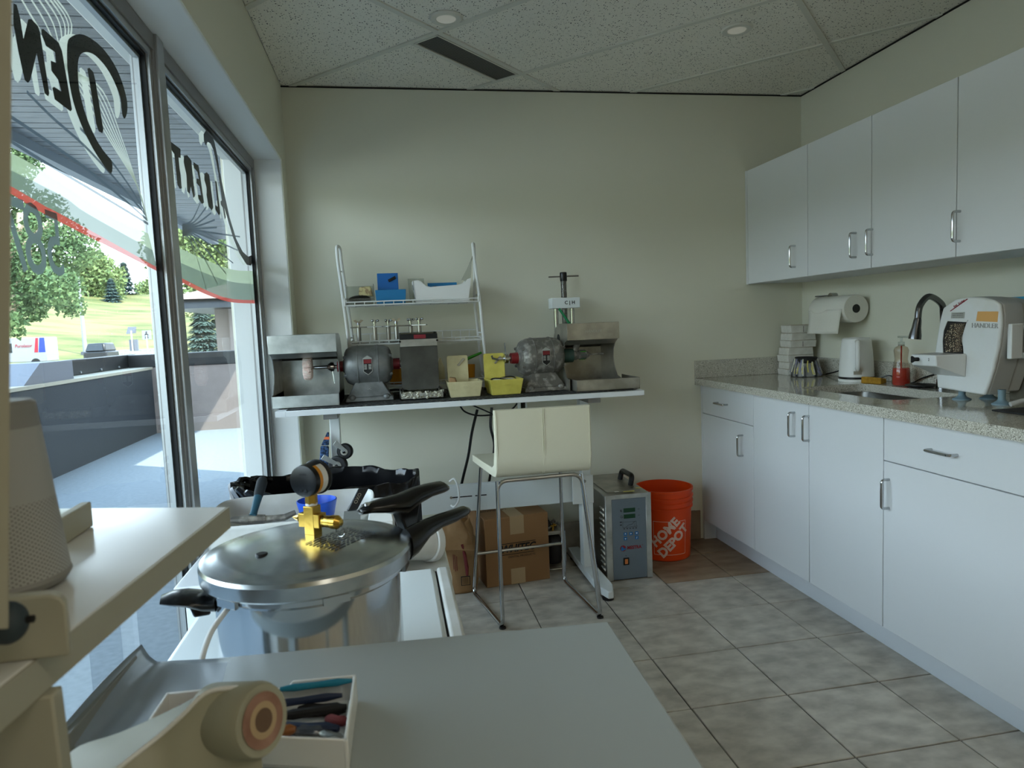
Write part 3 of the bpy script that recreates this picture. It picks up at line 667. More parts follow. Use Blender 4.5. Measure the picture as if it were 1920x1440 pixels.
bl = [(D(a_, b_, 30), rad) for a_, b_, rad in ((350, 380, 1.8), (385, 420, 1.8), (345, 470, 1.8), (400, 480, 1.6), (370, 540, 1.5), (430, 440, 1.4))]
tree('yellow_tree', 'yellowish leafy tree seen through the further window pane', ground(380, 690, 30), bl, 14000, .16, 'leaf', 9)
# ------------------------------------------------------------------ cabinets on the right
XF, XK, XC, XU = 2.147, 2.217, 2.112, 2.43
def handle(p, axis, parent, L=.102, r=.0048, out=.03):
    """D-shaped bar pull; p = centre on the door face, face normal -x"""
    x, y, z = p; h = L / 2
    if axis == 'z': pts = [(x, y, z - h), (x - out, y, z - h), (x - out, y, z + h), (x, y, z + h)]
    else: pts = [(x, y - h, z), (x - out, y - h, z), (x - out, y + h, z), (x, y + h, z)]
    MB().tube(bend(pts, .012, 4), r, 10).build('handle', 'chrome', parent)
def front(name, y0, y1, z0, z1, x, parent, hp=None, hax='z'):
    g = .0016
    o = MB().box(x, x + .018, y0 + g, y1 - g, z0 + g, z1 - g).build(name, 'lam', parent, bevel=.0012, seg=1)
    if hp: handle((x, hp[0], hp[1]), hax, o)
    return o
def base(y0, y1, label, fronts):
    t = thing('base_cabinet', label, 'cabinet', (XF + .3, (y0 + y1) / 2, 0))
    mb = MB().box(XF + .02, W - .003, y0 + .001, y0 + .018, .115, .877).box(XF + .02, W - .003, y1 - .018, y1 - .001, .115, .877).box(XF + .02, W - .003, y0 + .018, y1 - .018, .115, .133).box(W - .02, W - .003, y0 + .018, y1 - .018, .133, .877)
    mb.build('carcass', 'lamk', t, smooth=False)
    MB().box(XK, XK + .018, y0, y1, .001, .115).build('kick_board', 'lamk', t, smooth=False)
    for f in fronts: front(*f[:5], XF, t, *f[5:])
    return t
ZT, ZK = .8794, .1107
b1 = base(-.5641, -.022, 'narrow white base cabinet with one drawer, next to the back wall',
     [('drawer', -.5641, -.022, .720, ZT, (-.26, .797), 'y'), ('door', -.5641, -.022, ZK, .720, (-.463, .61), 'z')])
MB().box(XF, XF + .018, -.0215, -.002, 0, ZT).box(XF + .018, XK + .02, -.0215, -.002, 0, .115).build('filler_strip', 'lam', b1, smooth=False)
base(-1.4445, -.5641, 'white double door base cabinet under the sink',
     [('door', -1.0061, -.5641, ZK, ZT, (-.906, .776), 'z'), ('door', -1.4445, -1.0061, ZK, ZT, (-1.0085, .773), 'z')])
base(-2.06, -1.4445, 'wide white base cabinet with one long drawer, nearest the camera',
     [('drawer', -2.06, -1.4445, .721, ZT, (-1.713, .797), 'y'), ('door', -2.06, -1.4445, ZK, .721, (-1.4735, .607), 'z')])
base(-2.9, -2.06, 'white double door base cabinet past the right edge of view',
     [('door', -2.48, -2.06, ZK, ZT, (-2.44, .776), 'z'), ('door', -2.9, -2.48, ZK, ZT, (-2.52, .776), 'z')])
ZU0, ZU1 = 1.4225, 2.0394
def upper(y0, y1, label, doors):
    t = thing('wall_cabinet', label, 'cabinet', (XU + .2, (y0 + y1) / 2, ZU0))
    MB().box(XU + .02, W - .002, y0 + .001, y1 - .001, ZU0 + .001, ZU1 - .001).build('carcass', 'lamk', t, smooth=False)
    for d in doors: front('door', d[0], d[1], ZU0, ZU1, XU, t, d[2], 'z')
    return t
u1 = upper(-.5753, -.024, 'single door white wall cabinet touching the back wall', [(-.5753, -.024, (-.473, 1.528))])
MB().box(XU, XU + .02, -.023, -.002, ZU0, ZU1).build('filler_strip', 'lam', u1, smooth=False)
upper(-1.4423, -.5753, 'white wall cabinet with two doors and paired handles in the middle', [(-1.012, -.5753, (-.918, 1.529)), (-1.4423, -1.012, (-1.0195, 1.529))])
upper(-2.31, -1.4423, 'nearest white wall cabinet, one handle near its far edge in view', [(-1.876, -1.4423, (-1.459, 1.528)), (-2.31, -1.876, (-2.27, 1.528))])
# worktop with a real sink cut-out
SX0, SX1, SY0, SY1 = 2.265, 2.60, -1.335, -.745
ct = thing('countertop', 'speckled pale quartz countertop with a sink cut-out', 'countertop', (2.44, -1.2, .88))
def roundrect(x0, x1, y0, y1, r, n=5):
    o = []
    for cx, cy, a0 in ((x1 - r, y1 - r, 0), (x0 + r, y1 - r, 90), (x0 + r, y0 + r, 180), (x1 - r, y0 + r, 270)):
        for i in range(n + 1):
            a = math.radians(a0 + 90 * i / n); o.append((cx + r * math.cos(a), cy + r * math.sin(a)))
    return o
def slab_with_hole(outer, hole, z0, z1):
    mb = MB(); n = len(hole)
    X0, X1, Y0, Y1 = outer; cx = sum(p[0] for p in hole) / n; cy = sum(p[1] for p in hole) / n
    def proj(p):
        dx, dy = p[0] - cx, p[1] - cy; ks = []
        if dx > 1e-9: ks.append((X1 - cx) / dx)
        if dx < -1e-9: ks.append((X0 - cx) / dx)
        if dy > 1e-9: ks.append((Y1 - cy) / dy)
        if dy < -1e-9: ks.append((Y0 - cy) / dy)
        k = min(ks); return (cx + dx * k, cy + dy * k)
    hp = list(hole); 
    # insert the corner directions so the outer boundary keeps its corners
    ang = lambda p: math.atan2(p[1] - cy, p[0] - cx)
    pts = [(ang(p), p, proj(p)) for p in hp]
    for c in ((X0, Y0), (X1, Y0), (X1, Y1), (X0, Y1)):
        a = ang(c)
        best = None
        srt = sorted(pts); 
        for i in range(len(srt)):
            p, q = srt[i - 1], srt[i]; a0, a1 = p[0], q[0]
            if i == 0: a0 -= 2 * math.pi
            aa = a if a0 <= a <= a1 else (a - 2 * math.pi if a0 <= a - 2 * math.pi <= a1 else None)
            if aa is not None: t = (aa - a0) / (a1 - a0 + 1e-12); best = (p[1][0] + (q[1][0] - p[1][0]) * t, p[1][1] + (q[1][1] - p[1][1]) * t)
        pts.append((a, best, c))
    pts.sort(); m = len(pts)
    vs = [(p[1][0], p[1][1], z1) for p in pts] + [(p[2][0], p[2][1], z1) for p in pts] + [(p[1][0], p[1][1], z0) for p in pts] + [(p[2][0], p[2][1], z0) for p in pts]
    fs = []
    for i in range(m):
        j = (i + 1) % m; fs += [(i, j, m + j, m + i), (2 * m + i, 3 * m + i, 3 * m + j, 2 * m + j), (m + i, m + j, 3 * m + j, 3 * m + i), (i, 2 * m + i, 2 * m + j, j)]
    return mb._add(vs, fs)
hole = roundrect(SX0, SX1, SY0, SY1, .05)
slab_with_hole((XC, W - .002, -2.95, -.002), hole, .8795, .915).build('slab', 'quartz', ct, smooth=False)
tag(MB().box(W - .022, W - .001, -2.95, -.002, .9155, 1.006).build('backsplash', 'quartz', bevel=.001, seg=1, loc=(W - .01, -1.5, .9155)), 'long speckled quartz backsplash strip along the cabinet wall', 'backsplash')
tag(MB().box(XC, W - .023, -.022, -.001, .9155, 1.012).build('backsplash', 'quartz', bevel=.001, seg=1, loc=(2.45, -.01, .9155)), 'short speckled quartz backsplash strip on the back wall', 'backsplash')
sk = thing('sink', 'brushed steel undermount sink basin', 'sink', ((SX0 + SX1) / 2, (SY0 + SY1) / 2, .70))
mb = MB(); rims = [(.878, 0.0), (.74, .006), (.70, .03)]
loops = [roundrect(SX0 - .004 + i, SX1 + .004 - i, SY0 - .004 + i, SY1 + .004 - i, .052) for _, i in rims]
n = len(loops[0]); vs = [(p[0], p[1], rims[k][0]) for k, lp_ in enumerate(loops) for p in lp_]; fs = []
for k in range(2): fs += [(k * n + i, k * n + (i + 1) % n, (k + 1) * n + (i + 1) % n, (k + 1) * n + i) for i in range(n)]
fs.append(tuple(2 * n + i for i in range(n))); mb._add(vs, fs); mb.build('basin', 'steel', sk, angle=60)
MB().lathe([(.045, .701), (.04, .704), (.02, .7015), (.0, .7015)], (2.45, -1.04, 0), 24).build('drain', 'chrome', sk)
# faucet
fp_ = P(1752, 722, 'x', 2.70)
fa = thing('faucet', 'tall gooseneck pull-down faucet in dark brushed chrome behind the sink', 'faucet', (2.70, -1.09, .9155))
M['gun'] = mat('dark_chrome', '#6f7072', .22, 1)
fy = P(1768, 700, 'x', 2.70).y
q1 = P(1735, 560, 'y', -1.05); tipb = P(1716, 637, 'x', 2.50); tipm = P(1722, 597, 'x', 2.515)
topz = P(1742, 553, 'x', 2.58).z
MB().cyl((2.70, fy, .915), (2.70, fy, .955), .026, .022, n=24).cyl((2.70, fy, .955), (2.70, fy, 1.02), .018, n=20).build('base', 'gun', fa)
tp2 = P(1715, 636, 'x', 2.535); fy = P(1768, 700, 'x', 2.70).y; am = P(1721, 597, 'x', 2.545); pk = P(1742, 556, 'x', 2.60)
path = cr_path([(2.70, fy, 1.0), (2.70, fy, 1.12), (2.698, fy, 1.22), (2.675, fy + (pk.y - fy) * .4, pk.z - .03), (pk.x, pk.y, pk.z), (2.557, (pk.y + am.y) / 2, pk.z - .035), (am.x, am.y, am.z)], 6)
MB().tube(path, .0125, 14).build('gooseneck', 'gun', fa)
e0 = path[-1]; e1 = tp2
MB().tube([e0, e0.lerp(e1, .1), e0.lerp(e1, .45), e0.lerp(e1, .8), e1], [.0128, .0145, .017, .0225, .0235], 18).build('spray_head', 'gun', fa)
MB().tube([(2.70, fy - .02, .99), (2.70, fy - .05, 1.0), (2.68, fy - .10, 1.03)], [.009, .008, .006], 8).build('lever', 'gun', fa)

# ------------------------------------------------------------------ things on the counter
ZC = .915
# stack of plaster blocks
M['plaster'] = mat('white_plaster', '#dedbd2', .85, col2='#cfccc2', scale=30, bump=.3, bscale=50)
stk = [(1463, 1520, 703, 'bottom white plaster block of the stack in the corner'), (0, 0, 0, 'second plaster block from the bottom of the corner stack'),
       (0, 0, 0, 'third white plaster block from the bottom of the corner stack'), (0, 0, 0, 'fourth plaster block of the corner stack, jutting slightly left'),
       (0, 0, 0, 'fifth plaster block of the corner stack, marked on its side'), (0, 0, 0, 'plaster block second from the top of the corner stack'), (0, 0, 0, 'topmost white plaster block of the corner stack')]
cx0, cy0 = 2.655, -.118; z = ZC
hs = [.034, .038, .038, .040, .038, .040, .042]; offs = [(-.002, 0), (0, 0), (-.001, .002), (.001, 0), (.012, -.004), (.013, -.003), (.018, -.004)]
for k, (hh, of) in enumerate(zip(hs, offs)):
    t = thing('plaster_block', stk[k][3], 'block', (cx0 + of[0], cy0 + of[1], z), -.1 + .03 * (k % 3), group='stack of white plaster blocks')
    w_, d_ = .072, .058; r = random.Random(k); j = lambda: r.uniform(-.0015, .0015)
    tp_ = .004 * (1 if k % 2 else -1)
    p8 = [(-w_, -d_, 0), (w_, -d_, 0), (w_, d_, 0), (-w_, d_, 0), (-w_ + tp_, -d_ + j(), hh), (w_ - tp_, -d_ + j(), hh - .0005), (w_ - tp_, d_, hh), (-w_ + tp_, d_, hh)]
    MB().hexa(p8).build('body', 'plaster', t, local=True, bevel=.003)
    MB().box(-w_ * .98, w_ * .98, -d_ * .98, d_ * .98, hh - .0006, hh + .0002).build('seam', 'tape', t, local=True)
    if k in (1, 4, 6): MB().box(-.004, -.0025, -d_ - .0018, -d_, .004, hh - .006).build('pencil_mark', 'ink', t, local=True, smooth=False)
    z += hh + .0003
# paint-dripped jar-shaped mould
M['drip'] = mat('paint_drips', '#8a8a86', .4, col2='#1c1c22', scale=26, lo=.46, hi=.54, detail=3, stretch=(1, 1, .15), bump=.5, bscale=40)
M['dripw'] = mat('pale_paint_drip', '#d8d6c4', .4); M['dripy'] = mat('yellow_paint_drip', '#cfc46a', .4); M['dripv'] = mat('lilac_paint_drip', '#8f90ad', .4)
jc = (2.625, -.26)
jr = thing('drip_painted_pot', 'squat dark pot streaked with white, yellow and lilac drips', 'pot', (*jc, ZC))
MB().lathe([(.070, 0), (.0765, .004), (.0765, .022), (.067, .062), (.060, .072), (.050, .075)], (*jc, ZC), 32).build('body', 'drip', jr)
MB().lathe([(.050, .075), (.056, .079), (.056, .100), (.052, .104), (0, .104)], (*jc, ZC), 32).build('cap', 'matte_black', jr)
rj = random.Random(4)
for k in range(44):
    a = math.radians(145 + rj.random() * 190); z0_ = rj.uniform(.066, .098); z1_ = rj.uniform(.006, .035)
    rad = lambda z_: .077 if z_ < .024 else (.077 - (z_ - .024) * .36 if z_ < .075 else .0575)
    MB().tube([(jc[0] + rad(z_) * math.cos(a + .04 * math.sin(z_ * 90)), jc[1] + rad(z_) * math.sin(a), ZC + z_) for z_ in (z0_, (z0_ + z1_) / 2, z1_)], [.003, .0048, .0036], 6).build('drip', rj.choice(['dripw', 'dripy', 'dripv', 'dripw', 'cast']), jr)
# kettle
kc = (2.655, -.62)
kt = thing('electric_kettle', 'white electric kettle with its handle facing the room', 'kettle', (*kc, ZC), math.radians(57))
MB().lathe([(.078, 0), (.080, .004), (.080, .011), (.077, .013)], (0, 0, 0), 40).build('power_base', 'white', kt, local=True)
MB().lathe([(.0775, .013), (.0785, .016), (.0785, .021), (.077, .023)], (0, 0, 0), 40).build('dark_ring', 'black', kt, local=True)
MB().lathe([(.077, .023), (.0775, .03), (.075, .08), (.0705, .14), (.064, .195), (.062, .203), (.055, .208), (0, .211)], (0, 0, 0), 40).build('body', 'white', kt, local=True)
MB().tube(bend([(-.060, 0, .190), (-.104, 0, .192), (-.112, 0, .10), (-.104, 0, .062), (-.073, 0, .066)], .02, 5), .0115, 10).build('handle', 'white', kt, local=True)
MB().box(-.0785, -.0755, -.017, .017, .036, .052).build('label_plate', 'galvd', kt, local=True)
MB().cyl((.055, 0, .185), (.082, 0, .200), .016, .010, n=12).build('spout', 'white', kt, local=True)
tag(MB().tube(cr_path([(2.66, -.56, ZC + .006), (2.70, -.52, ZC + .012), (2.73, -.47, ZC + .03), (2.742, -.40, ZC + .035), (2.74, -.33, ZC + .02), (2.735, -.27, ZC + .006)], 6), .0032, 8).build('kettle_cord', 'black', loc=(2.66, -.56, ZC)), 'black cord lying between the white kettle and the drip-painted pot', 'cord')
tag(MB().tube(cr_path([(2.70, -.70, ZC + .006), (2.735, -.74, ZC + .03), (2.742, -.80, ZC + .006), (2.735, -.88, ZC + .005), (2.735, -.94, ZC + .03), (2.74, -1.0, ZC + .05)], 6), .0032, 8).build('appliance_cord', 'black', loc=(2.70, -.70, ZC)), 'black cord running behind the sponge and red soap bottle', 'cord')
# sponge
M['sponge'] = mat('tan_sponge', '#b5892c', .95, col2='#9a7020', scale=60, bump=.8, bscale=120)
t = thing('sponge', 'ochre sponge lying on the counter edge beside the kettle', 'sponge', (2.63, -.772, ZC), .5)
MB().hexa([(-.03, -.045, .001), (.03, -.045, .001), (.032, .045, .001), (-.028, .045, .001), (-.03, -.045, .03), (.03, -.043, .022), (.032, .045, .028), (-.026, .045, .033)]).build('body', 'sponge', t, local=True, bevel=.004)
# soap bottle
M['soap'] = mat('red_soap', '#e0402a', .15, trans=.35, ior=1.35); M['bottle'] = clearmat('soap_bottle_shell', '#eee6dc', .14, .03, dust=.05)
sc = (2.662, -.905)
so_ = thing('soap_bottle', 'clear pump bottle half full of orange red liquid soap', 'bottle', (*sc, ZC))
prof = [(.034, .001), (.0365, .01), (.036, .05), (.0345, .075), (.029, .10), (.0255, .115), (.028, .14), (.030, .155), (.025, .168), (.014, .174), (.013, .180)]
MB().shell(prof, (*sc, ZC), 32).build('shell', 'bottle', so_)
MB().lathe([(.032, .003), (.0345, .011), (.034, .05), (.0325, .074), (.031, .078), (0, .078)], (*sc, ZC), 32).build('soap', 'soap', so_)
MB().cyl((*sc, ZC + .174), (*sc, ZC + .192), .0135, n=18).cyl((*sc, ZC + .192), (*sc, ZC + .212), .005, n=10).build('pump_collar', 'clear', so_)
MB().box(sc[0] - .011, sc[0] + .011, sc[1] - .045, sc[1] + .012, ZC + .210, ZC + .218).build('pump_head', 'clear', so_, bevel=.002)
MB().cyl((*sc, ZC + .02), (*sc, ZC + .175), .003, n=8).build('dip_tube', 'soap', so_)
# dish
t = thing('small_plate', 'shallow black dish behind the sink under the faucet', 'plate', (2.672, -1.01, ZC))
MB().lathe([(.030, .0), (.050, .003), (.062, .010), (.0615, .012), (.048, .006), (.0, .004)], (2.672, -1.01, ZC), 36).build('dish', 'black', t)
# paper towel roll on the wall
tw = thing('paper_towel_roll', 'white paper towel roll on a wall holder under the cabinets', 'paper towel', (2.69, -.40, 1.26))
M['paper'] = mat('paper_towel', '#e4e1d6', .9, bump=.25, bscale=90)
MB().lathe([(.020, -.565), (.066, -.565), (.068, -.562), (.068, -.283), (.066, -.280), (.020, -.280)], (2.695, 0, 1.262), 44, axis='y').build('roll', 'paper', tw, angle=50)
MB().lathe([(.0, -.5665), (.0195, -.5665), (.021, -.565), (.0, -.56)], (2.695, 0, 1.262), 28, axis='y').build('core', 'black', tw)
mb = MB()
def shf(u, v):
    y = -.283 - .275 * u * (1 - .18 * v) - .02 * v * (1 - u) * 0; z = 1.262 - .12 * v; x = 2.6255 + .004 * math.sin(u * 5 + v * 2) - .012 * v * v * (1 - u) 
    return (x, y - .01 * v * u, z + .0)
mb.grid(shf, 10, 6).build('hanging_sheet', 'paper', tw, solid=.0008)
MB().tube(bend([(2.75, -.33, 1.33), (2.72, -.33, 1.335), (2.685, -.33, 1.335), (2.685, -.25, 1.335), (2.75, -.25, 1.33)], .01), .0035, 8).cyl((2.74, -.30, 1.33), (2.773, -.30, 1.33), .02, n=16).build('bracket', 'chrome', tw)

# ------------------------------------------------------------------ model trimmer
XM = 2.45
pm = lambda a, b, x=XM: P(a, b, 'x', x)
tm = thing('model_trimmer', 'white wet model trimmer with a gritty wheel opening and front tray', 'machine', (2.52, -1.5, ZC))
M['enamel'] = mat('chipped_white_enamel', '#dfe1e0', .3, col2='#d2d0c2', scale=6, lo=.5, hi=.8)
M['enamelg'] = mat('grey_enamel_side', '#b3b3b0', .4)
M['grit'] = speckle('wheel_grit', '#2a221b', '#d9c9a8', '#84684c', 260, .25, .25, .5)
out = [(1757, 727), (1845, 741), (1852, 722), (1862, 690), (1871, 650), (1876, 610), (1876, 590), (1873, 570), (1862, 563), (1840, 558), (1815, 557), (1790, 562), (1768, 577), (1762, 600), (1757, 630), (1752, 662)]
fpts = [pm(*q) for q in out]
ft = .016
MB().prism(fpts, (ft, 0, 0)).build('front_cover', 'enamel', tm, bevel=.006, angle=50)
inner = [p + Vector((ft, 0, 0)) for p in fpts]
MB().prism(inner, (.075, 0, 0)).build('housing', 'enamelg', tm, bevel=.004, angle=50)
c_ = sum((p for p in inner), Vector()) / len(inner)
MB().prism([c_ + (p - c_) * .97 + Vector((.078, 0, 0)) for p in inner], (.05, 0, 0)).build('rear_cover', 'enamelg', tm, bevel=.006, angle=50)
opn = [(1776, 602), (1812, 604), (1806, 622), (1801, 635), (1805, 650), (1806, 663), (1768, 662), (1767, 640), (1769, 620)]
po = [pm(*q, XM - .001) for q in opn]
MB().prism([pm(*q, XM - .0035) for q in [(1768, 598), (1814, 600), (1812, 604), (1776, 602), (1769, 620), (1767, 640), (1768, 662), (1760, 662), (1762, 620)]], (.003, 0, 0)).build('opening_lip', 'enamel', tm, smooth=False)
MB().prism(po, (.001, 0, 0)).build('opening', 'matte_black', tm, smooth=False)
mb = MB(); wc = pm(1850, 640, XM - .003)
prv = None
for k, (a0_, a1_) in enumerate(((1771, 1776), (1778, 1783), (1785, 1790), (1791, 1797), (1797, 1801))):
    top_ = 606 if k else 618
    q = [pm(a0_ + 4, top_ + 1, XM - .003 - .0006 * k), pm(a1_ + 4 + k, top_, XM - .003 - .0006 * k), pm(a1_ + .5, 634, XM - .003 - .0006 * k), pm(a1_ + 2, 660, XM - .003 - .0006 * k), pm(a0_ + 1, 660, XM - .003 - .0006 * k), pm(a0_, 634, XM - .003 - .0006 * k)]
    MB().prism(q, (.002, 0, 0)).build('grinding_wheel', 'grit', tm, smooth=False)
# tray sticking out toward the room
tx = 2.33
A0, A1 = pm(1752, 661), pm(1812, 663); B0, B1 = pm(1757, 703), pm(1800, 706)
C0 = P(1708, 661, 'x', tx); C1 = Vector((tx, A1.y + .01, C0.z)); D0 = P(1712, 684, 'x', tx)
yl, yr = C0.y, C0.y - .115
zt2, zb2 = A0.z, A0.z - .045
mb = MB()
mb.hexa([(tx + .004, yl, zb2 + .006), (tx + .004, yr, zb2 + .006), (XM, A1.y, B0.z), (XM, A0.y, B0.z), (tx, yl, zt2), (tx, yr, zt2), (XM, A1.y - .002, zt2), (XM, A0.y, zt2)])
mb.build('tray', 'enamel', tm, bevel=.004)
MB().hexa([(tx + .012, yl - .008, zt2 - .004), (tx + .012, yr + .008, zt2 - .004), (XM - .001, A1.y + .006, zt2 - .004), (XM - .001, A0.y - .006, zt2 - .004), (tx + .008, yl - .006, zt2 + .0006), (tx + .008, yr + .006, zt2 + .0006), (XM - .001, A1.y + .004, zt2 + .0006), (XM - .001, A0.y - .004, zt2 + .0006)]).build('tray_table', 'enamelg', tm, smooth=False)
kn = Vector((tx, yl - .035, (zt2 + zb2) / 2 + .006)); MB().cyl(kn, kn + Vector((-.016, 0, 0)), .007, n=10).build('knob_stem', 'ink', tm)
mb = MB(); mb.prism([kn + Vector((-.014, math.cos(a_) * .016, math.sin(a_) * .016)) for a_ in (math.radians(d) for d in (60, 180, 300))], (-.012, 0, 0)); mb.build('knob', 'ink', tm, bevel=.004)
text_obj('tray_mark', '2', .014, 'ink', tm, Vector((tx - .0006, yl - .085, (zt2 + zb2) / 2 + .006)), (0, -1, 0), (0, 0, 1), .0002)
# latch on the side
for (a_, b_, z0_, z1_) in ((0, 0, 1.135, 1.155), (0, 0, 1.065, 1.085)): pass
ys = P(1876, 600, 'x', XM).y
zl0, zl1 = P(1885, 672, 'x', XM + .05).z, P(1885, 607, 'x', XM + .05).z
MB().box(XM + .03, XM + .075, ys - .014, ys + .004, zl0, zl1).build('latch_plate', 'enamel', tm, bevel=.003)
MB().box(XM + .075, XM + .105, ys - .016, ys + .006, zl1 - .02, zl1).box(XM + .075, XM + .105, ys - .016, ys + .006, zl0, zl0 + .02).box(XM + .082, XM + .1, ys - .012, ys + .0, zl0 + .02, zl1 - .02).build('latch', 'enamelg', tm, bevel=.002)
M['sticker'] = mat('orange_sticker', '#d9a562', .7); M['rlab'] = mat('red_print', '#86202a', .6); M['silver'] = mat('silver_label', '#a9a9a2', .4)
def stick(q, m_, nm): return MB().prism([pm(*c, XM - .0008) for c in q], (.0006, 0, 0)).build(nm, m_, tm, smooth=False)
stick([(1833, 584), (1872, 584), (1870, 604), (1830, 602)], 'sticker', 'orange_sticker')
stick([(1784, 586), (1809, 585), (1808, 597), (1783, 597)], 'silver', 'silver_label')
stick([(1781, 583), (1782, 584), (1815, 561), (1813, 560)], 'rlab', 'red_line')
text_obj('red_warning', 'hot  V-ring', .0115, 'rlab', tm, pm(1798, 569, XM - .0012), pm(1816, 560) - pm(1784, 580), (0, .35, 1), .0002, bold=.0003)
text_obj('embossed_name', 'HANDLER', .0235, 'enamelg', tm, pm(1846, 611, XM - .0015), pm(1866, 612) - pm(1826, 611), (0, 0, 1), .0012, bold=-.0002, sx=1.0)
for k in range(3): stick([(1786, 588 + k * 3.2), (1806, 587.6 + k * 3.2), (1806, 588.6 + k * 3.2), (1786, 589 + k * 3.2)], 'ink', 'label_line')
M['bluerub'] = mat('blue_grey_rubber', '#6f8791', .6)
for fx, fy_ in ((XM + .03, pm(1790, 735).y), (XM + .03, pm(1864, 745).y), (XM + .12, pm(1800, 735).y)):
    zz = .955 if fy_ > -1.5 else .952
    MB().lathe([(.030, 0), (.029, .003), (.016, .010), (.011, .018), (.012, .05)], (fx, fy_, ZC), 24).build('suction_foot', 'bluerub', tm)
# motor unit and grey-labelled box behind the trimmer
mu = thing('trimmer_motor', 'grey motor box with silver label behind the white trimmer', 'motor', (2.66, -1.62, ZC))
MB().box(2.60, 2.73, -1.68, -1.50, .915, 1.045).build('housing', 'galvd', mu, bevel=.004)
MB().box(2.60, 2.70, -1.695, -1.68, 1.045, 1.09).build('control_plate', 'galv', mu, bevel=.002)
MB().box(2.62, 2.69, -1.6965, -1.695, 1.062, 1.085).build('label', 'silver', mu, smooth=False)
MB().cyl((2.655, -1.68, 1.0), (2.655, -1.69, 1.0), .008, n=12).build('screw', 'chrome', mu)
tag(MB().tube(cr_path([(2.44, -1.66, .925), (2.50, -1.68, .94), (2.60, -1.74, .95), (2.62, -1.84, .93), (2.56, -1.9, .925)], 6), .008, 10).build('drain_hose', 'enamelg', loc=(2.44, -1.66, .925)), 'thick grey hose curving out behind the white trimmer', 'hose')
# flat carton with blue lid above/behind the trimmer
M['cyan'] = mat('cyan_print', '#3f9fc4', .5)
bxt = thing('blue_white_box', 'long white box with bright blue top lying behind the white trimmer', 'box', (2.66, -1.7, 1.2))
zb_ = P(1900, 557, 'x', 2.62).z
MB().box(2.60, 2.74, -2.15, -1.36, zb_ - .05, zb_ - .012).build('box', 'white', bxt, bevel=.002)
MB().box(2.598, 2.742, -2.152, -1.358, zb_ - .012, zb_).build('lid', 'cyan', bxt, bevel=.002)
sh = thing('dark_organizer', 'dark blue drawer unit under the blue and white box', 'organizer', (2.66, -1.95, ZC))
MB().box(2.645, 2.745, -2.14, -1.74, .916, zb_ - .0505).build('body', 'matte_black', sh, bevel=.003)
tag(MB().box(2.32, 2.5, -2.05, -1.71, .916, .921).build('black_mat', 'matte_black', loc=(2.4, -1.9, .916), bevel=.001), 'thin black mat on the countertop at the right edge', 'mat')
# ------------------------------------------------------------------ sit-stand bench on the back wall
ZB = .935
BX0, BX1, BY0, BY1 = -.028, 1.581, -.62, -.02
bn = thing('workbench', 'white height adjustable bench with a dusty black mat on top', 'bench', (.78, -.35, 0))
MB().box(.012, BX1, BY0, BY1, ZB - .027, ZB - .003).build('bench_top', 'lam', bn, bevel=.0015, seg=1)
MB().box(BX0, .012, BY0, -.16, ZB - .027, ZB - .003).build('bench_top_end', 'lam', bn, smooth=False)
MB().box(.016, BX1 - .035, BY0 + .008, BY1 - .01, ZB - .003, ZB).build('black_mat', 'chip', bn, smooth=False)
LXS = (.188, 1.362)
for k, lx in enumerate(LXS):
    MB().box(lx - .028, lx + .028, -.395, -.33, .05, .50).build('outer_column', 'white2', bn, bevel=.003)
    MB().box(lx - .022, lx + .022, -.388, -.337, .50, ZB - .055).build('inner_column', 'white2', bn, bevel=.003)
    MB().box(lx - .03, lx + .03, -.56, -.12, ZB - .055, ZB - .027).build('top_bracket', 'aludk', bn, bevel=.002)
    MB().prism([(lx - .03, -.08, .018), (lx + .03, -.08, .018), (lx + .036, -.40, .018), (lx + .036, -.64, .018), (lx + .012, -.725, .018), (lx - .012, -.725, .018), (lx - .036, -.64, .018), (lx - .036, -.40, .018)], (0, 0, .034)).build('foot', 'white2', bn, bevel=.004)
    for fy in (-.68, -.12): MB().cyl((lx, fy, .0005), (lx, fy, .018), .026, n=16).build('levelling_pad', 'rubber', bn)
cb = MB().box(LXS[0] + .028, LXS[1] - .028, -.375, -.345, .375, .505).build('crossbar', 'white2', bn, bevel=.003)
MB().box(LXS[1] - .075, LXS[1] + .03, -.40, -.394, .37, .51).build('joint_plate', 'white2', bn, bevel=.002)
for z_ in (.40, .482): MB().cyl((LXS[1] - .015, -.40, z_), (LXS[1] - .015, -.406, z_), .008, n=12).build('bolt', 'steel', bn)
for x0, x1 in ((.70, .80), (.815, .87)): MB().box(x0, x1, -.3765, -.3745, .446, .451).build('slot', 'matte_black', cb, smooth=False)
MB().cyl((.70, -.375, .449), (.70, -.381, .449), .006, n=10).build('bolt', 'galvd', cb)
MB().box(.10, 1.45, -.34, -.30, ZB - .05, ZB - .027).build('rail', 'aludk', bn, smooth=False)
MB().box(1.02, 1.06, -.50, -.47, ZB - .075, ZB - .027).build('clip', 'white2', bn, bevel=.002)
MB().box(1.03, 1.05, -.505, -.498, ZB - .07, ZB - .035).build('clip_gap', 'black', bn, smooth=False)
def cable(pts, r, label, m_='black', nm='cable'):
    p = cr_path(pts, 6); return tag(MB().tube(p, r, 8).build(nm, m_, loc=tuple(p[0])), label, 'cable')
zu = ZB - .052
cable([P(895, 768, 'y', -.22), P(885, 810, 'y', -.2), P(878, 855, 'y', -.18), P(866, 905, 'y', -.15), P(858, 950, 'y', -.12)], .007, 'thick black cable hanging down under the bench left of the stool')
cable([P(922, 764, 'y', -.25), P(920, 800, 'y', -.25), P(927, 835, 'y', -.25), P(921, 880, 'y', -.22), P(915, 915, 'y', -.10)], .007, 'thick black cable hanging behind the cream stool back')
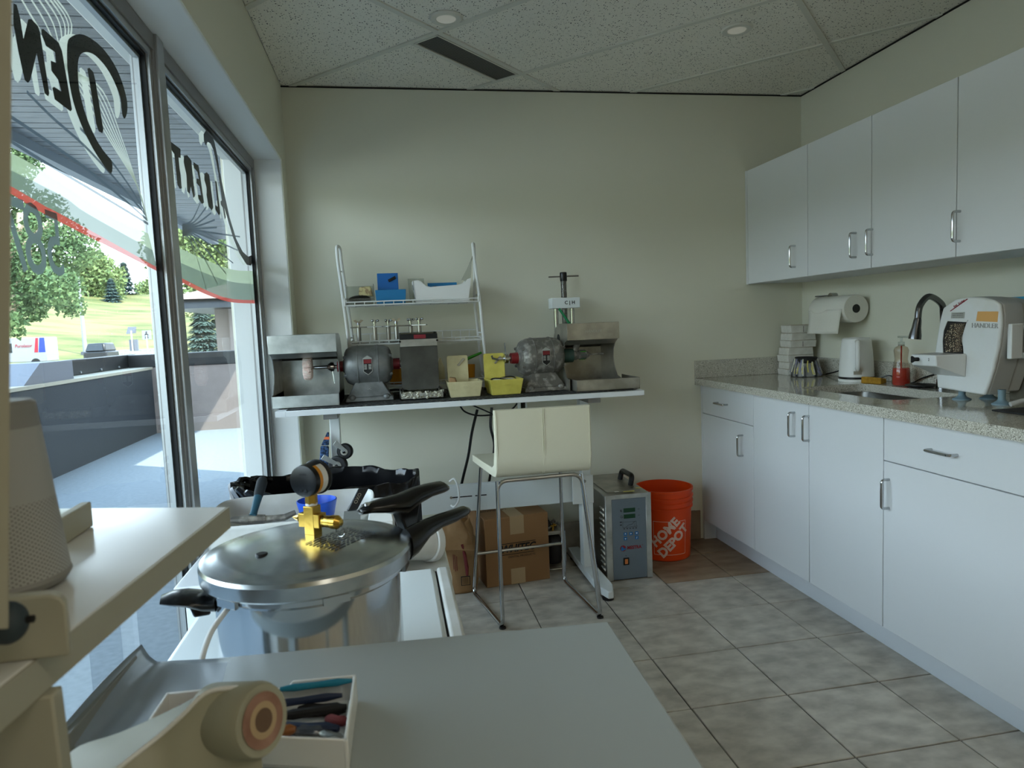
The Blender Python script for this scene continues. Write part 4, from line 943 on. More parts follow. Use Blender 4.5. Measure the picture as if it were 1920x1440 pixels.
cable([P(862, 760, 'y', -.3), P(872, 772, 'y', -.3), P(895, 779, 'y', -.3), P(926, 777, 'y', -.3), P(958, 768, 'y', -.3), P(970, 756, 'y', -.3)], .004, 'thin black lead looping just under the bench top')
cable([P(884, 759, 'y', -.32), P(905, 768, 'y', -.32), P(925, 777, 'y', -.32)], .0035, 'second thin black lead crossing under the bench top')
cable([P(843, 903, 'y', -.40), P(852, 898, 'y', -.41), P(859, 915, 'y', -.42), P(860, 938, 'y', -.42), P(852, 950, 'y', -.41), P(846, 948, 'y', -.39)], .005, 'white cable looped around the bench crossbar', 'white')

# splash hoods
def hood(name, label, x0, x1, yf, yb, h, m_, tray=None, mark=''):
    t = thing('splash_hood', label, 'hood', ((x0 + x1) / 2, (yf + yb) / 2, ZB))
    d = yb - yf; pr = [(.0, .0), (.0, .052), (.045, .058), (.085, .10), (.10, .145), (.092, .185), (.06, .222), (.014, h - .075), (.012, h), (d * .62, h), (d * .8, h - .018), (d * .93, h - .06), (d, h - .12), (d, 0)]
    pr = [(yf + a, ZB + b + .0006) for a, b in pr]
    for xx, s_ in ((x0, .003), (x1 - .003, .003)):
        MB().prism([(xx, a, b) for a, b in pr], (s_, 0, 0)).build('side_panel', m_, t, smooth=False)
    MB().box(x0 + .003, x1 - .003, yb - .003, yb, ZB + .001, ZB + h - .12).build('back_panel', m_, t, smooth=False)
    top = pr[8:13]; mb = MB()
    for (a, b), (c, d_) in zip(top[:-1], top[1:]): mb.flat([(x0 + .002, a, b), (x1 - .002, a, b), (x1 - .002, c, d_), (x0 + .002, c, d_)])
    mb.build('top_panel', m_, t, solid=.002)
    f = MB().box(x0 - .001, x1 + .001, yf + .009, yf + .013, ZB + h - .077, ZB + h + .001).build('front_fascia', m_, t, bevel=.001, seg=1)
    MB().hexa([(x0 + .003, yf + .013, ZB + h - .075), (x1 - .003, yf + .013, ZB + h - .075), (x1 - .003, yf + .07, ZB + h - .10), (x0 + .003, yf + .07, ZB + h - .10), (x0 + .003, yf + .013, ZB + h - .073), (x1 - .003, yf + .013, ZB + h - .073), (x1 - .003, yf + .07, ZB + h - .098), (x0 + .003, yf + .07, ZB + h - .098)]).build('inner_lip', m_, t, smooth=False)
    if mark: text_obj('stamped_mark', mark, .018, 'silver', f, ((x0 + x1) / 2, yf + .0085, ZB + h - .038), (1, 0, 0), (0, 0, 1), .0004, shear=.3)
    a0, a1, b0, b1 = tray if tray else (x0, x1, yf, yb - .01)
    tr_ = MB().box(a0, a1, b0, b0 + .003, ZB + .0006, ZB + .053).box(a0, a0 + .003, b0, b1, ZB + .0006, ZB + .053).box(a1 - .003, a1, b0, b1, ZB + .0006, ZB + .053).box(a0, a1, b0, b1, ZB + .0006, ZB + .004).build('tray', m_, t, bevel=.001, seg=1)
    MB().box(a0 + .003, a1 - .003, b0 + .003, b1, ZB + .004, ZB + (.012 if tray is None else .035)).build('tray_floor', 'galvd', tr_, smooth=False)
    return t
h1 = hood('h1', 'leftmost steel splash hood with a pink buff wheel inside, by the window', -.052, .228, -.545, -.20, .31, 'galv', mark='Garreco')
MB().tube([(.10, -.202, 1.0), (.13, -.204, 1.12)], .001, 4).build('scratch', 'silver', h1)
h3 = hood('h3', 'right steel splash hood with a wide tray, at the bench end', 1.262, 1.512, -.505, -.212, .31, 'galvd', tray=(1.278, 1.578, -.575, -.33), mark='HANDLER')
MB().cyl((1.2615, -.33, 1.175), (1.259, -.33, 1.175), .022, n=20).build('side_hole', 'matte_black', h3)

# polishing lathes
def lathe_motor(label, x, y, rz, m_, mk, sides):
    t = thing('polishing_motor', label, 'motor', (x, y, ZB), rz)
    prof = [(0, -.112), (.028, -.112), (.032, -.106), (.060, -.104), (.076, -.096), (.085, -.082), (.089, -.066), (.0905, -.048), (.0905, .048), (.089, .066), (.085, .082), (.076, .096), (.060, .104), (.032, .106), (.028, .112), (0, .112)]
    MB().lathe(prof, (0, 0, .16), 40, axis='x').build('motor_body', m_, t, local=True, angle=50)
    for xx in (-.045, .045): MB().lathe([(.0895, xx - .003), (.093, xx - .002), (.093, xx + .002), (.0895, xx + .003)], (0, 0, .16), 40, axis='x').build('seam_band', m_, t, local=True)
    for sx in (-1, 1):
        for a in (-55, 55, 125, 235):
            q = math.radians(a); MB().cyl((sx * .094, .074 * math.sin(q), .16 + .074 * math.cos(q)), (sx * .106, .070 * math.sin(q), .16 + .070 * math.cos(q)), .007, n=8).build('end_bolt', m_, t, local=True)
    w0, w1 = .108, .055
    MB().hexa([(-w0, -.085, .001), (w0, -.085, .001), (w0, .085, .001), (-w0, .085, .001), (-w0 + .008, -.078, .022), (w0 - .008, -.078, .022), (w0 - .008, .078, .022), (-w0 + .008, .078, .022)]).hexa([(-w0 + .01, -.076, .021), (w0 - .01, -.076, .021), (w0 - .01, .076, .021), (-w0 + .01, .076, .021), (-w1, -.045, .095), (w1, -.045, .095), (w1, .045, .095), (-w1, .045, .095)]).build('pedestal', m_, t, local=True, bevel=.005)
    for sx in (-1, 1): MB().ball((sx * .075, -.075, .018), .016, 12, 8, (1, .7, 1)).build('foot_boss', m_, t, local=True)
    bd = MB().prism([(-.020, -.0915, .155 - .02), (0, -.0905, .155 - .035), (.020, -.0915, .155 - .02), (.020, -.0915, .155 + .04), (0, -.088, .155 + .052), (-.020, -.0915, .155 + .04)], (0, -.002, 0)).build('badge', 'silver', t, local=True, smooth=False)
    MB().prism([(-.0178, -.0938, .155 - .018), (0, -.0930, .155 - .0315), (.0178, -.0938, .155 - .018), (.0178, -.0938, .155 + .036), (-.0178, -.0938, .155 + .036)], (0, -.0008, 0)).build('badge_field', 'ink', bd, local=True, smooth=False)
    MB().box(-.0165, .0165, -.0955, -.0945, .172, .189).build('badge_red', 'red', bd, local=True, smooth=False)
    for i in range(4):
        for s_ in (-1, 1): MB().box(s_ * .0095 - .0062, s_ * .0095 + .0062, -.0955, -.0947, .146 + i * .006, .1495 + i * .006).build('badge_field', 'silver', bd, local=True, smooth=False)
    text_obj('cast_mark', mk, .014, 'silver', t, Vector((0, 0, 0)), (1, 0, 0), (0, 0, 1), .001)
    ob = COL.objects[-1] if False else None
    return t
def fix_text(o, M4): o.data.transform(M4)
m1 = lathe_motor('left grey polishing motor with red collars and clean casing', .353, -.365, 0, 'cast', 'DC', 1)
m2 = lathe_motor('right polishing motor, splattered with plaster dust', 1.155, -.375, .12, 'castd', 'DC', 1)
for m_ in (m1, m2):
    for o in list(m_.children):
        if o.name.startswith('cast_mark'):
            wm = world_of(m_); o.data.transform(wm)   # back to local 0, then place on the pedestal
            o.data.transform(Matrix.Translation((0, -.064, .056)) @ Matrix.Rotation(math.radians(-25), 4, 'X'))
# left motor: chuck with buff wheel, right collar
MB().cyl((-.112, 0, .16), (-.138, 0, .16), .024, n=24).build('collar', 'red', m1, local=True)
MB().cyl((.112, 0, .16), (.142, 0, .16), .026, n=24).build('collar', 'red', m1, local=True)
MB().lathe([(.008, -.138), (.009, -.150), (.020, -.153), (.022, -.166), (.014, -.178), (.008, -.182), (.0075, -.235), (.006, -.252)], (0, 0, .16), 20, axis='x').build('chuck', 'chrome', m1, local=True)
MB().cyl((-.16, -.005, .14), (-.155, -.008, .085), .0032, n=8).build('chuck_key', 'chrome', m1, local=True)
M['buff'] = mat('pink_cotton_buff', '#ecc9bd', .95, col2='#f4e6da', scale=40, bump=1, bscale=160)
bf = MB(); rb = random.Random(2)
def bfn(u, v):
    q = u * 2 * math.pi; pr = [(.0, -.286), (.022, -.288), (.046, -.286), (.052, -.279), (.052, -.258), (.046, -.250), (.022, -.249), (.0, -.250)]
    k = min(int(v * 7), 6); f = v * 7 - k; r = pr[k][0] * (1 - f) + pr[k + 1][0] * f; x = pr[k][1] * (1 - f) + pr[k + 1][1] * f
    r *= 1 + (.05 * math.sin(q * 17) + .04 * math.sin(q * 31 + 1)) * (r > .03); return (x + .0015 * math.sin(q * 23), r * math.cos(q), .16 + r * math.sin(q))
bf.grid(bfn, 72, 14, closeu=True).build('buff_wheel', 'buff', m1, local=True)
MB().lathe([(.016, .142), (.018, .165), (.010, .17), (.010, .185), (.018, .187), (.018, .215), (.010, .218), (.006, .235), (.002, .29)], (0, 0, .16), 18, axis='x').build('spindle', 'steel', m1, local=True)
tag(MB().tube(cr_path([(.42, -.30, ZB + .03), (.47, -.31, ZB + .035), (.52, -.33, ZB + .028), (.60, -.36, ZB + .006), (.70, -.37, ZB + .006)], 6), .005, 8).build('motor_cord', 'black', loc=(.42, -.3, ZB)), 'short black cord from the left polishing motor along the bench', 'cord')
tag(MB().tube(cr_path([(1.08, -.28, ZB + .02), (1.03, -.25, ZB + .03), (.98, -.24, ZB + .006), (.9, -.22, ZB + .006)], 6), .005, 8).build('motor_cord', 'black', loc=(1.08, -.28, ZB)), 'black cord behind the yellow pan from the dusty motor', 'cord')
# right motor attachments
MB().cyl((-.112, 0, .16), (-.145, 0, .16), .027, .025, n=24).build('collar', 'red', m2, local=True)
MB().lathe([(.010, -.145), (.010, -.158), (.022, -.16), (.022, -.176), (.012, -.18), (.007, -.182), (.006, -.20), (.003, -.212)], (0, 0, .16), 20, axis='x').build('chuck', 'chrome', m2, local=True)
MB().cyl((-.168, 0, .17), (-.172, 0, .235), .0042, .003, n=8).build('chuck_pin', 'chrome', m2, local=True)
MB().tube([(-.205, 0, .155), (-.235, -.005, .165), (-.238, -.005, .178)], .005, 8).build('bent_tip', 'satin', m2, local=True)
M['gteal'] = mat('worn_teal_sleeve', '#4f5c58', .55, col2='#2b5248', scale=14)
MB().cyl((.112, 0, .158), (.165, 0, .158), .034, n=24).build('sleeve', 'gteal', m2, local=True)
MB().lathe([(.022, .165), (.024, .185), (.020, .19), (.020, .20), (.023, .202), (.022, .235), (.014, .24), (.014, .248), (.004, .262), (.0035, .31), (.006, .315), (.005, .33), (0, .332)], (0, 0, .158), 20, axis='x').build('handpiece_chuck', 'castd', m2, local=True)
for i in range(8): q = i * math.pi / 4; MB().box(.203, .233, .0225 * math.cos(q) - .002, .0225 * math.cos(q) + .002, .158 + .0225 * math.sin(q) - .002, .158 + .0225 * math.sin(q) + .002).build('green_fleck', 'greenp' if i % 3 == 0 else 'gteal', m2, local=True)
MB().cyl((.178, -.005, .18), (.19, -.01, .212), .015, n=14).cyl((.186, -.008, .208), (.194, -.012, .222), .018, n=14).build('valve', 'castd', m2, local=True)
MB().tube(cr_path([(.195, -.012, .225), (.192, -.012, .255), (.175, -.01, .285), (.155, -.008, .31)], 5), .0038, 8).build('bent_wire', 'galv', m2, local=True)
M['dkgreen'] = mat('dark_green_sleeve', '#157a4b', .4)
MB().cyl((.160, -.009, .303), (.105, -.004, .385), .0068, .0055, n=10).build('green_handle', 'dkgreen', m2, local=True)

# clear guard box between the motors
g_ = thing('splash_guard', 'grey dust-filmed acrylic guard with black band and red label', 'guard', (.583, -.40, ZB))
X0, X1 = .500, .665; YF = -.468; YK = -.30
MB().box(X0 - .012, X1 + .018, YF - .025, YK, ZB + .0006, ZB + .006).box(X0 - .012, X1 + .018, YF - .025, YF - .021, ZB + .0006, ZB + .03).box(X1 + .014, X1 + .018, YF - .025, YK, ZB + .0006, ZB + .04).box(X0 - .012, X0 - .008, YF - .025, YK, ZB + .0006, ZB + .04).build('tray', 'galv', g_)
pmb = MB(); rp = random.Random(5)
for _ in range(150):
    c = (rp.uniform(X0 - .005, X1 + .012), rp.uniform(YF - .03, YF + .02), ZB + rp.uniform(.008, .034)); pmb._ball(c, rp.uniform(.004, .008), 6, 4, (1, 1, .8))
pmb.box(X0 - .007, X1 + .013, YF - .02, YK - .01, ZB + .006, ZB + .028)
po_ = pmb.build('pumice', 'pumice', g_); po_['kind'] = 'stuff'
MB().box(X0, X0 + .004, YF, YK, ZB + .03, ZB + .30).box(X1 - .004, X1, YF, YK, ZB + .03, ZB + .30).build('side_pane', 'dusty', g_, smooth=False)
MB().box(X0 + .004, X1 - .004, YK - .004, YK, ZB + .03, ZB + .30).build('back_pane', 'galvd', g_, smooth=False)
MB().box(X0 + .004, X1 - .004, YF + .001, YF + .004, ZB + .045, ZB + .245).build('front_pane', 'dusty', g_, smooth=False)
MB().box(X0, X1, YF - .006, YF, ZB + .238, ZB + .275).build('upper_plate', 'galv', g_, bevel=.001, seg=1)
MB().box(X0 - .002, X1 + .002, YF - .009, YF - .006, ZB + .270, ZB + .293).build('black_band', 'ink', g_, bevel=.001, seg=1)
rl = MB().box(X0 + .062, X0 + .115, YF - .0102, YF - .009, ZB + .273, ZB + .290).build('red_label', 'rlab', g_, smooth=False)
MB().box(X0 + .004, X1 - .004, YF + .0, YK - .004, ZB + .298, ZB + .302).build('clear_top', 'clear', g_, smooth=False)
for xx in (X0, X1):
    for zz in (.05, .262): MB().cyl((xx, YF - .002, ZB + zz), (xx, YF - .012, ZB + zz), .005, n=10).build('screw', 'black', g_)

# divided pans with upright plates
def pan(label, m_, x0, x1, y, rz=0, plate=None, txt=''):
    cx = (x0 + x1) / 2; w = (x1 - x0) / 2
    t = thing('tool_pan', label, 'pan', (cx, y, ZB), rz); d = .075; h = .072; b_ = .84
    mb = MB(); th = .004
    mb.hexa([(-w * b_, -d * b_, .001), (w * b_, -d * b_, .001), (w * b_, d * b_, .001), (-w * b_, d * b_, .001), (-w * b_, -d * b_, .005), (w * b_, -d * b_, .005), (w * b_, d * b_, .005), (-w * b_, d * b_, .005)])
    for (a0, a1, c0, c1) in (((-1, -1), (1, -1), 0, 1), ((1, -1), (1, 1), 0, 1), ((1, 1), (-1, 1), 0, 1), ((-1, 1), (-1, -1), 0, 1)):
        n_ = Vector((a0[1] - a1[1], a1[0] - a0[0], 0)).normalized() * th
        def bt(s_): return Vector((s_[0] * w * b_, s_[1] * d * b_, .001))
        def tpp(s_): return Vector((s_[0] * w, s_[1] * d, h))
        mb.hexa([bt(a0), bt(a1), bt(a1) + n_, bt(a0) + n_, tpp(a0), tpp(a1), tpp(a1) + n_, tpp(a0) + n_])
    mb.build('tray', m_, t, local=True, bevel=.002)
    px0, px1, pz = plate
    pl_ = MB().prism([(px0, .048, .03), (px1, .048, .03), (px1, .060, pz - .006), (px1 - .006, .060, pz), (px0 + .006, .060, pz), (px0, .060, pz - .006)], (0, .003, 0)).build('divider_plate', m_, t, local=True, bevel=.001, seg=1)
    MB().prism([(px1 - .052, .052, pz - .045), (px1 - .044, .052, pz - .05), (px1 - .014, .054, pz - .018), (px1 - .022, .054, pz - .012)], (0, -.004, 0)).build('metal_clip', 'galvd', pl_, local=True, bevel=.001)
    mk = text_obj('moulded_mark', txt, .012, 'cream' if m_ == 'cream' else 'yellow', t, (0, 0, 0), (1, 0, 0), (0, 0, 1), .0008)
    wm = world_of(t); mk.data.transform(wm); mk.data.transform(Matrix.Translation((0, -d * .97 - .001, .045)))
    return t
p1 = pan('cream tool pan with an upright cream plate and metal clip', 'cream', .70, .858, -.44, 0, (-.068, .030, .185), 'C D')
MB().hexa([(-.07, -.03, .066), (-.035, -.035, .066), (-.03, .0, .066), (-.068, .0, .066), (-.066, -.028, .09), (-.042, -.03, .086), (-.036, -.004, .088), (-.064, -.004, .092)]).build('plaster_scrap', 'kraft2', p1, local=True, bevel=.003)
p2 = pan('bright yellow tool pan with an upright yellow plate and white disc', 'yellow', .886, 1.042, -.44, .06, (-.078, .022, .187), 'C D H')
MB().lathe([(.048, .060), (.050, .064), (.048, .070), (0, .074)], (.0, 0, 0), 28).build('white_disc', 'white', p2, local=True)
MB().tube([(.058 * math.cos(a_), .045 * math.sin(a_), .070 + .006 * math.sin(a_ * 2)) for a_ in [math.radians(d_) for d_ in range(0, 360, 20)]], .003, 6, closed=True).build('black_wire', 'black', p2, local=True)

# flask press behind
pr_ = thing('flask_press', 'tall screw press with black T-handle behind the right motor', 'press', (1.345, -.14, ZB))
py_ = -.14
MB().box(1.262, 1.43, -.20, -.06, ZB + .0006, ZB + .035).build('base', 'white2', pr_, bevel=.004)
for xx in (1.30, 1.385): MB().cyl((xx, py_, ZB + .035), (xx, py_, 1.33), .0115, n=20).build('column', 'chrome', pr_)
MB().hexa([(1.272, -.175, 1.325), (1.42, -.175, 1.325), (1.42, -.095, 1.325), (1.272, -.095, 1.325), (1.272, -.175, 1.378), (1.42, -.175, 1.378), (1.42, -.095, 1.378), (1.272, -.095, 1.378)]).build('crosshead', 'white2', pr_, bevel=.003)
text_obj('maker_mark', 'C | H', .024, 'ink', pr_, (1.365, -.1757, 1.352), (1, 0, 0), (0, 0, 1), .0003, bold=.0006)
mb = MB(); pf = [(.0135, 1.09)]
z = 1.09
while z < 1.475: pf += [(.0135, z), (.0165, z + .0025), (.0135, z + .005)]; z += .0058
MB().lathe([(0, 1.088)] + pf[1:] + [(0, 1.48)], (1.345, py_, 0), 16).build('screw', 'steel', pr_, angle=20)
MB().lathe([(.0, 1.462), (.0165, 1.462), (.018, 1.466), (.018, 1.503), (.0165, 1.508), (0, 1.508)], (1.345, py_, 0), 20).build('knob', 'black', pr_)
MB().cyl((1.268, py_, 1.486), (1.425, py_, 1.488), .0038, n=10).build('tommy_bar', 'satin', pr_)
MB().box(1.285, 1.40, -.18, -.10, 1.07, 1.09).build('platen', 'chrome', pr_, bevel=.002)

# white wire rack
rk = thing('wire_rack', 'white wire rack with curved shelves standing on the bench', 'rack', (.57, -.15, ZB))
M['wwire'] = mat('white_coated_wire', '#e2e3df', .4)
for side, xt, xb in ((0, .232, .285), (1, .885, .915)):
    sgn = 1
    pts = [(xb, -.27, ZB + .001), (xt + (.02 if side == 0 else .012), -.24, 1.38), (xt, -.185, 1.60), (xt - .002, -.165, 1.662), (xt + .012, -.12, 1.66), (xt + .012, -.105, 1.60), (xt + (.03 if side == 0 else .004), -.09, 1.38), (xb + .01, -.04, ZB + .001)]
    MB().tube(bend(pts, .05, 5), .0075, 10).build('side_frame', 'wwire', rk)
    MB().tube([(xt + .006, -.20, 1.535), (xt + .010, -.105, 1.545)], .003, 6).build('cross_wire', 'wwire', rk)
def shelf(z, x0, x1, yf, yb, bulge, fence):
    s_ = thing  # one wire shelf: rails, ribs and raised ends
    fr = [(x0 + (x1 - x0) * i / 14, yf - bulge * math.sin(math.pi * i / 14), z) for i in range(15)]
    sh_ = MB().tube([(x0, yb, z + .02)] + fr + [(x1, yb, z + .02)], .0036, 6).tube([(x0, yb, z), (x1, yb, z)], .003, 6).build('wire_shelf', 'wwire', rk)
    MB().tube([(p[0], p[1] + .002, z + .016) for p in fr], .003, 6).build('front_rail', 'wwire', sh_)
    for i in range(1, 14):
        x, y, _ = fr[i]; MB().tube([(x, y + .001, z + .016), (x, y, z - .001), (x, yb, z - .001), (x, yb, z + fence)], .0023, 5).build('shelf_wire', 'wwire', sh_)
    for i in range(1, 6): MB().tube([(x0, yf + (yb - yf) * i / 6, z + .002), (x1, yf + (yb - yf) * i / 6, z + .002)], .0019, 5).build('long_wire', 'wwire', sh_)
    for x in (x0, x1): MB().tube(bend([(x, yb, z + .035), (x, yf + .02, z + .035), (x, yf, z + .03), (x, yf, z)], .015, 4), .0034, 6).build('end_loop', 'wwire', sh_)
    if fence > .03: MB().tube([(x0, yb, z + fence), (x1, yb, z + fence)], .003, 6).build('back_rail', 'wwire', sh_)
shelf(1.372, .258, .890, -.245, -.09, .02, .012)
shelf(1.186, .272, .902, -.255, -.075, .02, .05)
shelf(.985, .285, .910, -.262, -.06, .015, .03)

# things on the top shelf
Z1 = 1.3765
cb_ = thing('clear_tub', 'clear plastic tub holding a sponge, top shelf left', 'tub', (.325, -.165, Z1))
MB().box(.265, .395, -.235, -.10, Z1, Z1 + .003).box(.265, .268, -.235, -.10, Z1 + .003, Z1 + .095).box(.392, .395, -.235, -.10, Z1 + .003, Z1 + .095).box(.268, .392, -.103, -.10, Z1 + .003, Z1 + .095).box(.268, .392, -.235, -.232, Z1 + .003, Z1 + .03).build('shell', 'clear', cb_, smooth=False)
t = thing('black_pouch', 'shiny black pouch inside the clear tub', 'pouch', (.33, -.18, Z1 + .0035))
MB()._ball((.325, -.18, Z1 + .026), .05, 16, 8, (1.1, .7, .42)).build('pouch', 'black', t)
M['palesp'] = mat('pale_sponge', '#cfc18e', .95, col2='#a28a68', scale=50, lo=.5, hi=.6, bump=.8, bscale=100)
t = thing('cleaning_sponge', 'pale crumbling sponge resting on the black pouch', 'sponge', (.352, -.175, Z1 + .048))
MB().hexa([(.322, -.205, Z1 + .045), (.388, -.2, Z1 + .04), (.388, -.15, Z1 + .04), (.325, -.15, Z1 + .045), (.325, -.2, Z1 + .085), (.38, -.195, Z1 + .088), (.382, -.155, Z1 + .086), (.33, -.152, Z1 + .08)]).build('body', 'palesp', t, bevel=.006)
bb_ = thing('blue_tray_box', 'bright blue tray with an upright blue lid on the top shelf', 'box', (.475, -.18, Z1))
def taper(x0, x1, y0, y1, z0, z1, k, th=.003):
    mb = MB(); cx, cy = (x0 + x1) / 2, (y0 + y1) / 2; w, d = (x1 - x0) / 2, (y1 - y0) / 2
    bt = [(cx + s * w * k, cy + u * d * k, z0) for s, u in ((-1, -1), (1, -1), (1, 1), (-1, 1))]; tp = [(cx + s * w, cy + u * d, z1) for s, u in ((-1, -1), (1, -1), (1, 1), (-1, 1))]
    it = [(cx + s * (w - th), cy + u * (d - th), z1) for s, u in ((-1, -1), (1, -1), (1, 1), (-1, 1))]; ib = [(cx + s * (w * k - th), cy + u * (d * k - th), z0 + th) for s, u in ((-1, -1), (1, -1), (1, 1), (-1, 1))]
    vs = bt + tp + it + ib; fs = [(3, 2, 1, 0), (12, 13, 14, 15)]
    for a, b in ((0, 4), (4, 8), (8, 12)): fs += [(a + i, a + (i + 1) % 4, b + (i + 1) % 4, b + i) for i in range(4)]
    return mb._add(vs, fs)
taper(.40, .545, -.245, -.15, Z1, Z1 + .065, .93).build('tray', 'blue', bb_, bevel=.002)
MB().hexa([(.412, -.162, Z1 + .004), (.512, -.162, Z1 + .004), (.512, -.159, Z1 + .004), (.412, -.159, Z1 + .004), (.412, -.152, Z1 + .15), (.512, -.152, Z1 + .15), (.512, -.149, Z1 + .15), (.412, -.149, Z1 + .15)]).build('lid', 'blued', bb_, bevel=.002)
MB().prism([(.462, -.157, Z1 + .118), (.467, -.157, Z1 + .105), (.502, -.156, Z1 + .122), (.498, -.156, Z1 + .136)], (0, -.004, 0)).build('lid_latch', 'ink', bb_, bevel=.001)
wb_ = thing('white_basket', 'white plastic basket with scooped front on the top shelf', 'basket', (.70, -.17, Z1))
yF, yB_ = -.25, -.105
prf = [(.590, Z1), (.838, Z1), (.856, Z1 + .108), (.840, Z1 + .104), (.826, Z1 + .086), (.79, Z1 + .078), (.66, Z1 + .072), (.640, Z1 + .078), (.618, Z1 + .100), (.604, Z1 + .106), (.578, Z1 + .104)]
MB().prism([(a, yF, b) for a, b in prf], (0, .004, 0)).build('front_wall', 'white', wb_, bevel=.002)
MB().prism([(a, yB_, b) for a, b in prf], (0, .004, 0)).build('back_wall', 'white', wb_, bevel=.002)
MB().hexa([(.590, yF, Z1), (.594, yF, Z1), (.594, yB_, Z1), (.590, yB_, Z1), (.578, yF, Z1 + .104), (.582, yF, Z1 + .104), (.582, yB_, Z1 + .104), (.578, yB_, Z1 + .104)]).hexa([(.836, yF, Z1), (.840, yF, Z1), (.840, yB_, Z1), (.836, yB_, Z1), (.854, yF, Z1 + .108), (.858, yF, Z1 + .108), (.858, yB_, Z1 + .108), (.854, yB_, Z1 + .108)]).box(.591, .838, yF, yB_, Z1, Z1 + .003).build('end_wall', 'white', wb_)
MB().prism([(.5825, -.225, Z1 + .060), (.5825, -.20, Z1 + .060), (.5790, -.20, Z1 + .085), (.5790, -.225, Z1 + .085)], (-.001, 0, 0)).build('slot', 'ink', wb_, smooth=False)
t = thing('blue_divider', 'blue plastic sheet standing inside the white basket', 'divider', (.73, -.14, Z1 + .004))
MB().box(.655, .80, -.125, -.122, Z1 + .0035, Z1 + .098).build('sheet', 'blue', t, smooth=False)
t = thing('dark_disc', 'dark round disc peeking out of the white basket', 'disc', (.69, -.16, Z1 + .05)); MB().cyl((.69, -.16, Z1 + .045), (.69, -.145, Z1 + .047), .036, n=24).build('disc', 'matte_black', t)
t = thing('clear_pouch', 'crumpled clear plastic pouch standing behind the basket at the right frame', 'pouch', (.86, -.14, Z1))
MB().grid(lambda u, v: (.872 - .055 * (1 - v) * (1 - u) + .012 * v, -.16 + .05 * u + .006 * math.sin(u * 9 + v * 7), Z1 + .10 + .12 * v + .008 * math.sin(u * 8)), 6, 8).build('film', 'bagclear', t)
t = thing('clear_sheet', 'small clear plastic sheet behind the white basket', 'sheet', (.60, -.098, Z1)); MB().hexa([(.565, -.096, Z1 + .001), (.645, -.096, Z1 + .001), (.645, -.094, Z1 + .001), (.565, -.094, Z1 + .001), (.56, -.09, Z1 + .125), (.64, -.09, Z1 + .125), (.64, -.088, Z1 + .125), (.56, -.088, Z1 + .125)]).build('sheet', 'clear', t)
# screw clamps on the middle shelf
Z2 = 1.1905
def clamp(label, x, y, rz, wing):
    t = thing('flask_clamp', label, 'clamp', (x, y, Z2), rz, group='denture flask clamps on the middle shelf')
    MB().prism([(-.036, -.010, 0), (.036, -.010, 0), (.042, 0, 0), (.036, .010, 0), (-.036, .010, 0), (-.042, 0, 0)], (0, 0, .006)).build('base_plate', 'steel', t, local=True, bevel=.001)
    MB().cyl((0, 0, .006), (0, 0, .078), .0105, n=14).build('post', 'steel' if wing else 'galvd', t, local=True)
    MB().prism([(-.036, -.009, .076), (.036, -.009, .076), (.040, 0, .076), (.036, .009, .076), (-.036, .009, .076), (-.040, 0, .076)], (0, 0, .006)).build('top_plate', 'steel', t, local=True, bevel=.001)
    MB().cyl((0, 0, .082), (0, 0, .098), .006, n=12).build('thread', 'chrome', t, local=True)
    if wing: MB().cyl((0, 0, .09), (0, 0, .102), .009, .007, n=12).hexa([(-.006, -.003, .096), (.006, -.003, .096), (.006, .003, .096), (-.006, .003, .096), (-.024, -.003, .112), (-.012, -.003, .116), (-.012, .003, .116), (-.024, .003, .112)]).hexa([(-.006, -.003, .096), (.006, -.003, .096), (.006, .003, .096), (-.006, .003, .096), (.012, -.003, .116), (.024, -.003, .112), (.024, .003, .112), (.012, .003, .116)]).build('wing_nut', 'chrome', t, local=True)
    else:
        mb = MB().cyl((0, 0, .096), (0, 0, .112), .010, n=12)
        for q in range(3): a_ = q * 2.094; mb._ball((.016 * math.cos(a_), .016 * math.sin(a_), .108), .0065, 10, 6, (1, 1, 1))
        mb.build('knob', 'chrome', t, local=True)
    return t
clamp('leftmost screw clamp with a wing nut on the middle shelf', .312, -.19, .05, True)
clamp('screw clamp with dark post and block knob, second from left', .388, -.19, -.1, False)
clamp('slim clamp with brass-tinted post, third from the left', .452, -.16, -.2, False)
clamp('clamp leaning beside the third one, directly above the motor', .490, -.215, .25, True)
clamp('clamp partly behind the guard box, its knob on the left', .560, -.17, .3, False)
clamp('rightmost clamp, only its bright knob clear of the guard', .600, -.22, -.3, False)
# mugs and brush on the lowest shelf
def mug(label, x, y, mm='orangem'):
    t = thing('orange_pot', label, 'pot', (x, y, .9885)); MB().lathe([(.026, 0), (.030, .004), (.034, .075), (.032, .075), (.028, .008), (0, .006)], (x, y, .9885), 24).build('pot', mm, t); return t
M['orangem'] = mat('amber_plastic', '#d9901c', .4)
mug('amber plastic pot seen between left motor and the guard', .475, -.19)
mug('amber plastic pot behind the cream plate, brush above it', .835, -.16)
t = thing('green_brush', 'green handled brush leaning over the amber pot', 'brush', (.82, -.15, 1.06))
MB().tube([(.79, -.15, 1.065), (.84, -.155, 1.095), (.905, -.16, 1.12)], [.006, .008, .006], 8).build('handle', 'greenp', t)
MB().tube([(.79, -.15, 1.065), (.76, -.148, 1.05)], .01, 8).build('bristles', 'ink', t)
t = thing('cream_bottle', 'small cream bottle standing left of the cream plate', 'bottle', (.695, -.17, .9885)); MB().lathe([(.018, 0), (.02, .01), (.02, .07), (.008, .10), (.004, .115), (0, .117)], (.695, -.17, .9885), 18).build('body', 'cream', t)
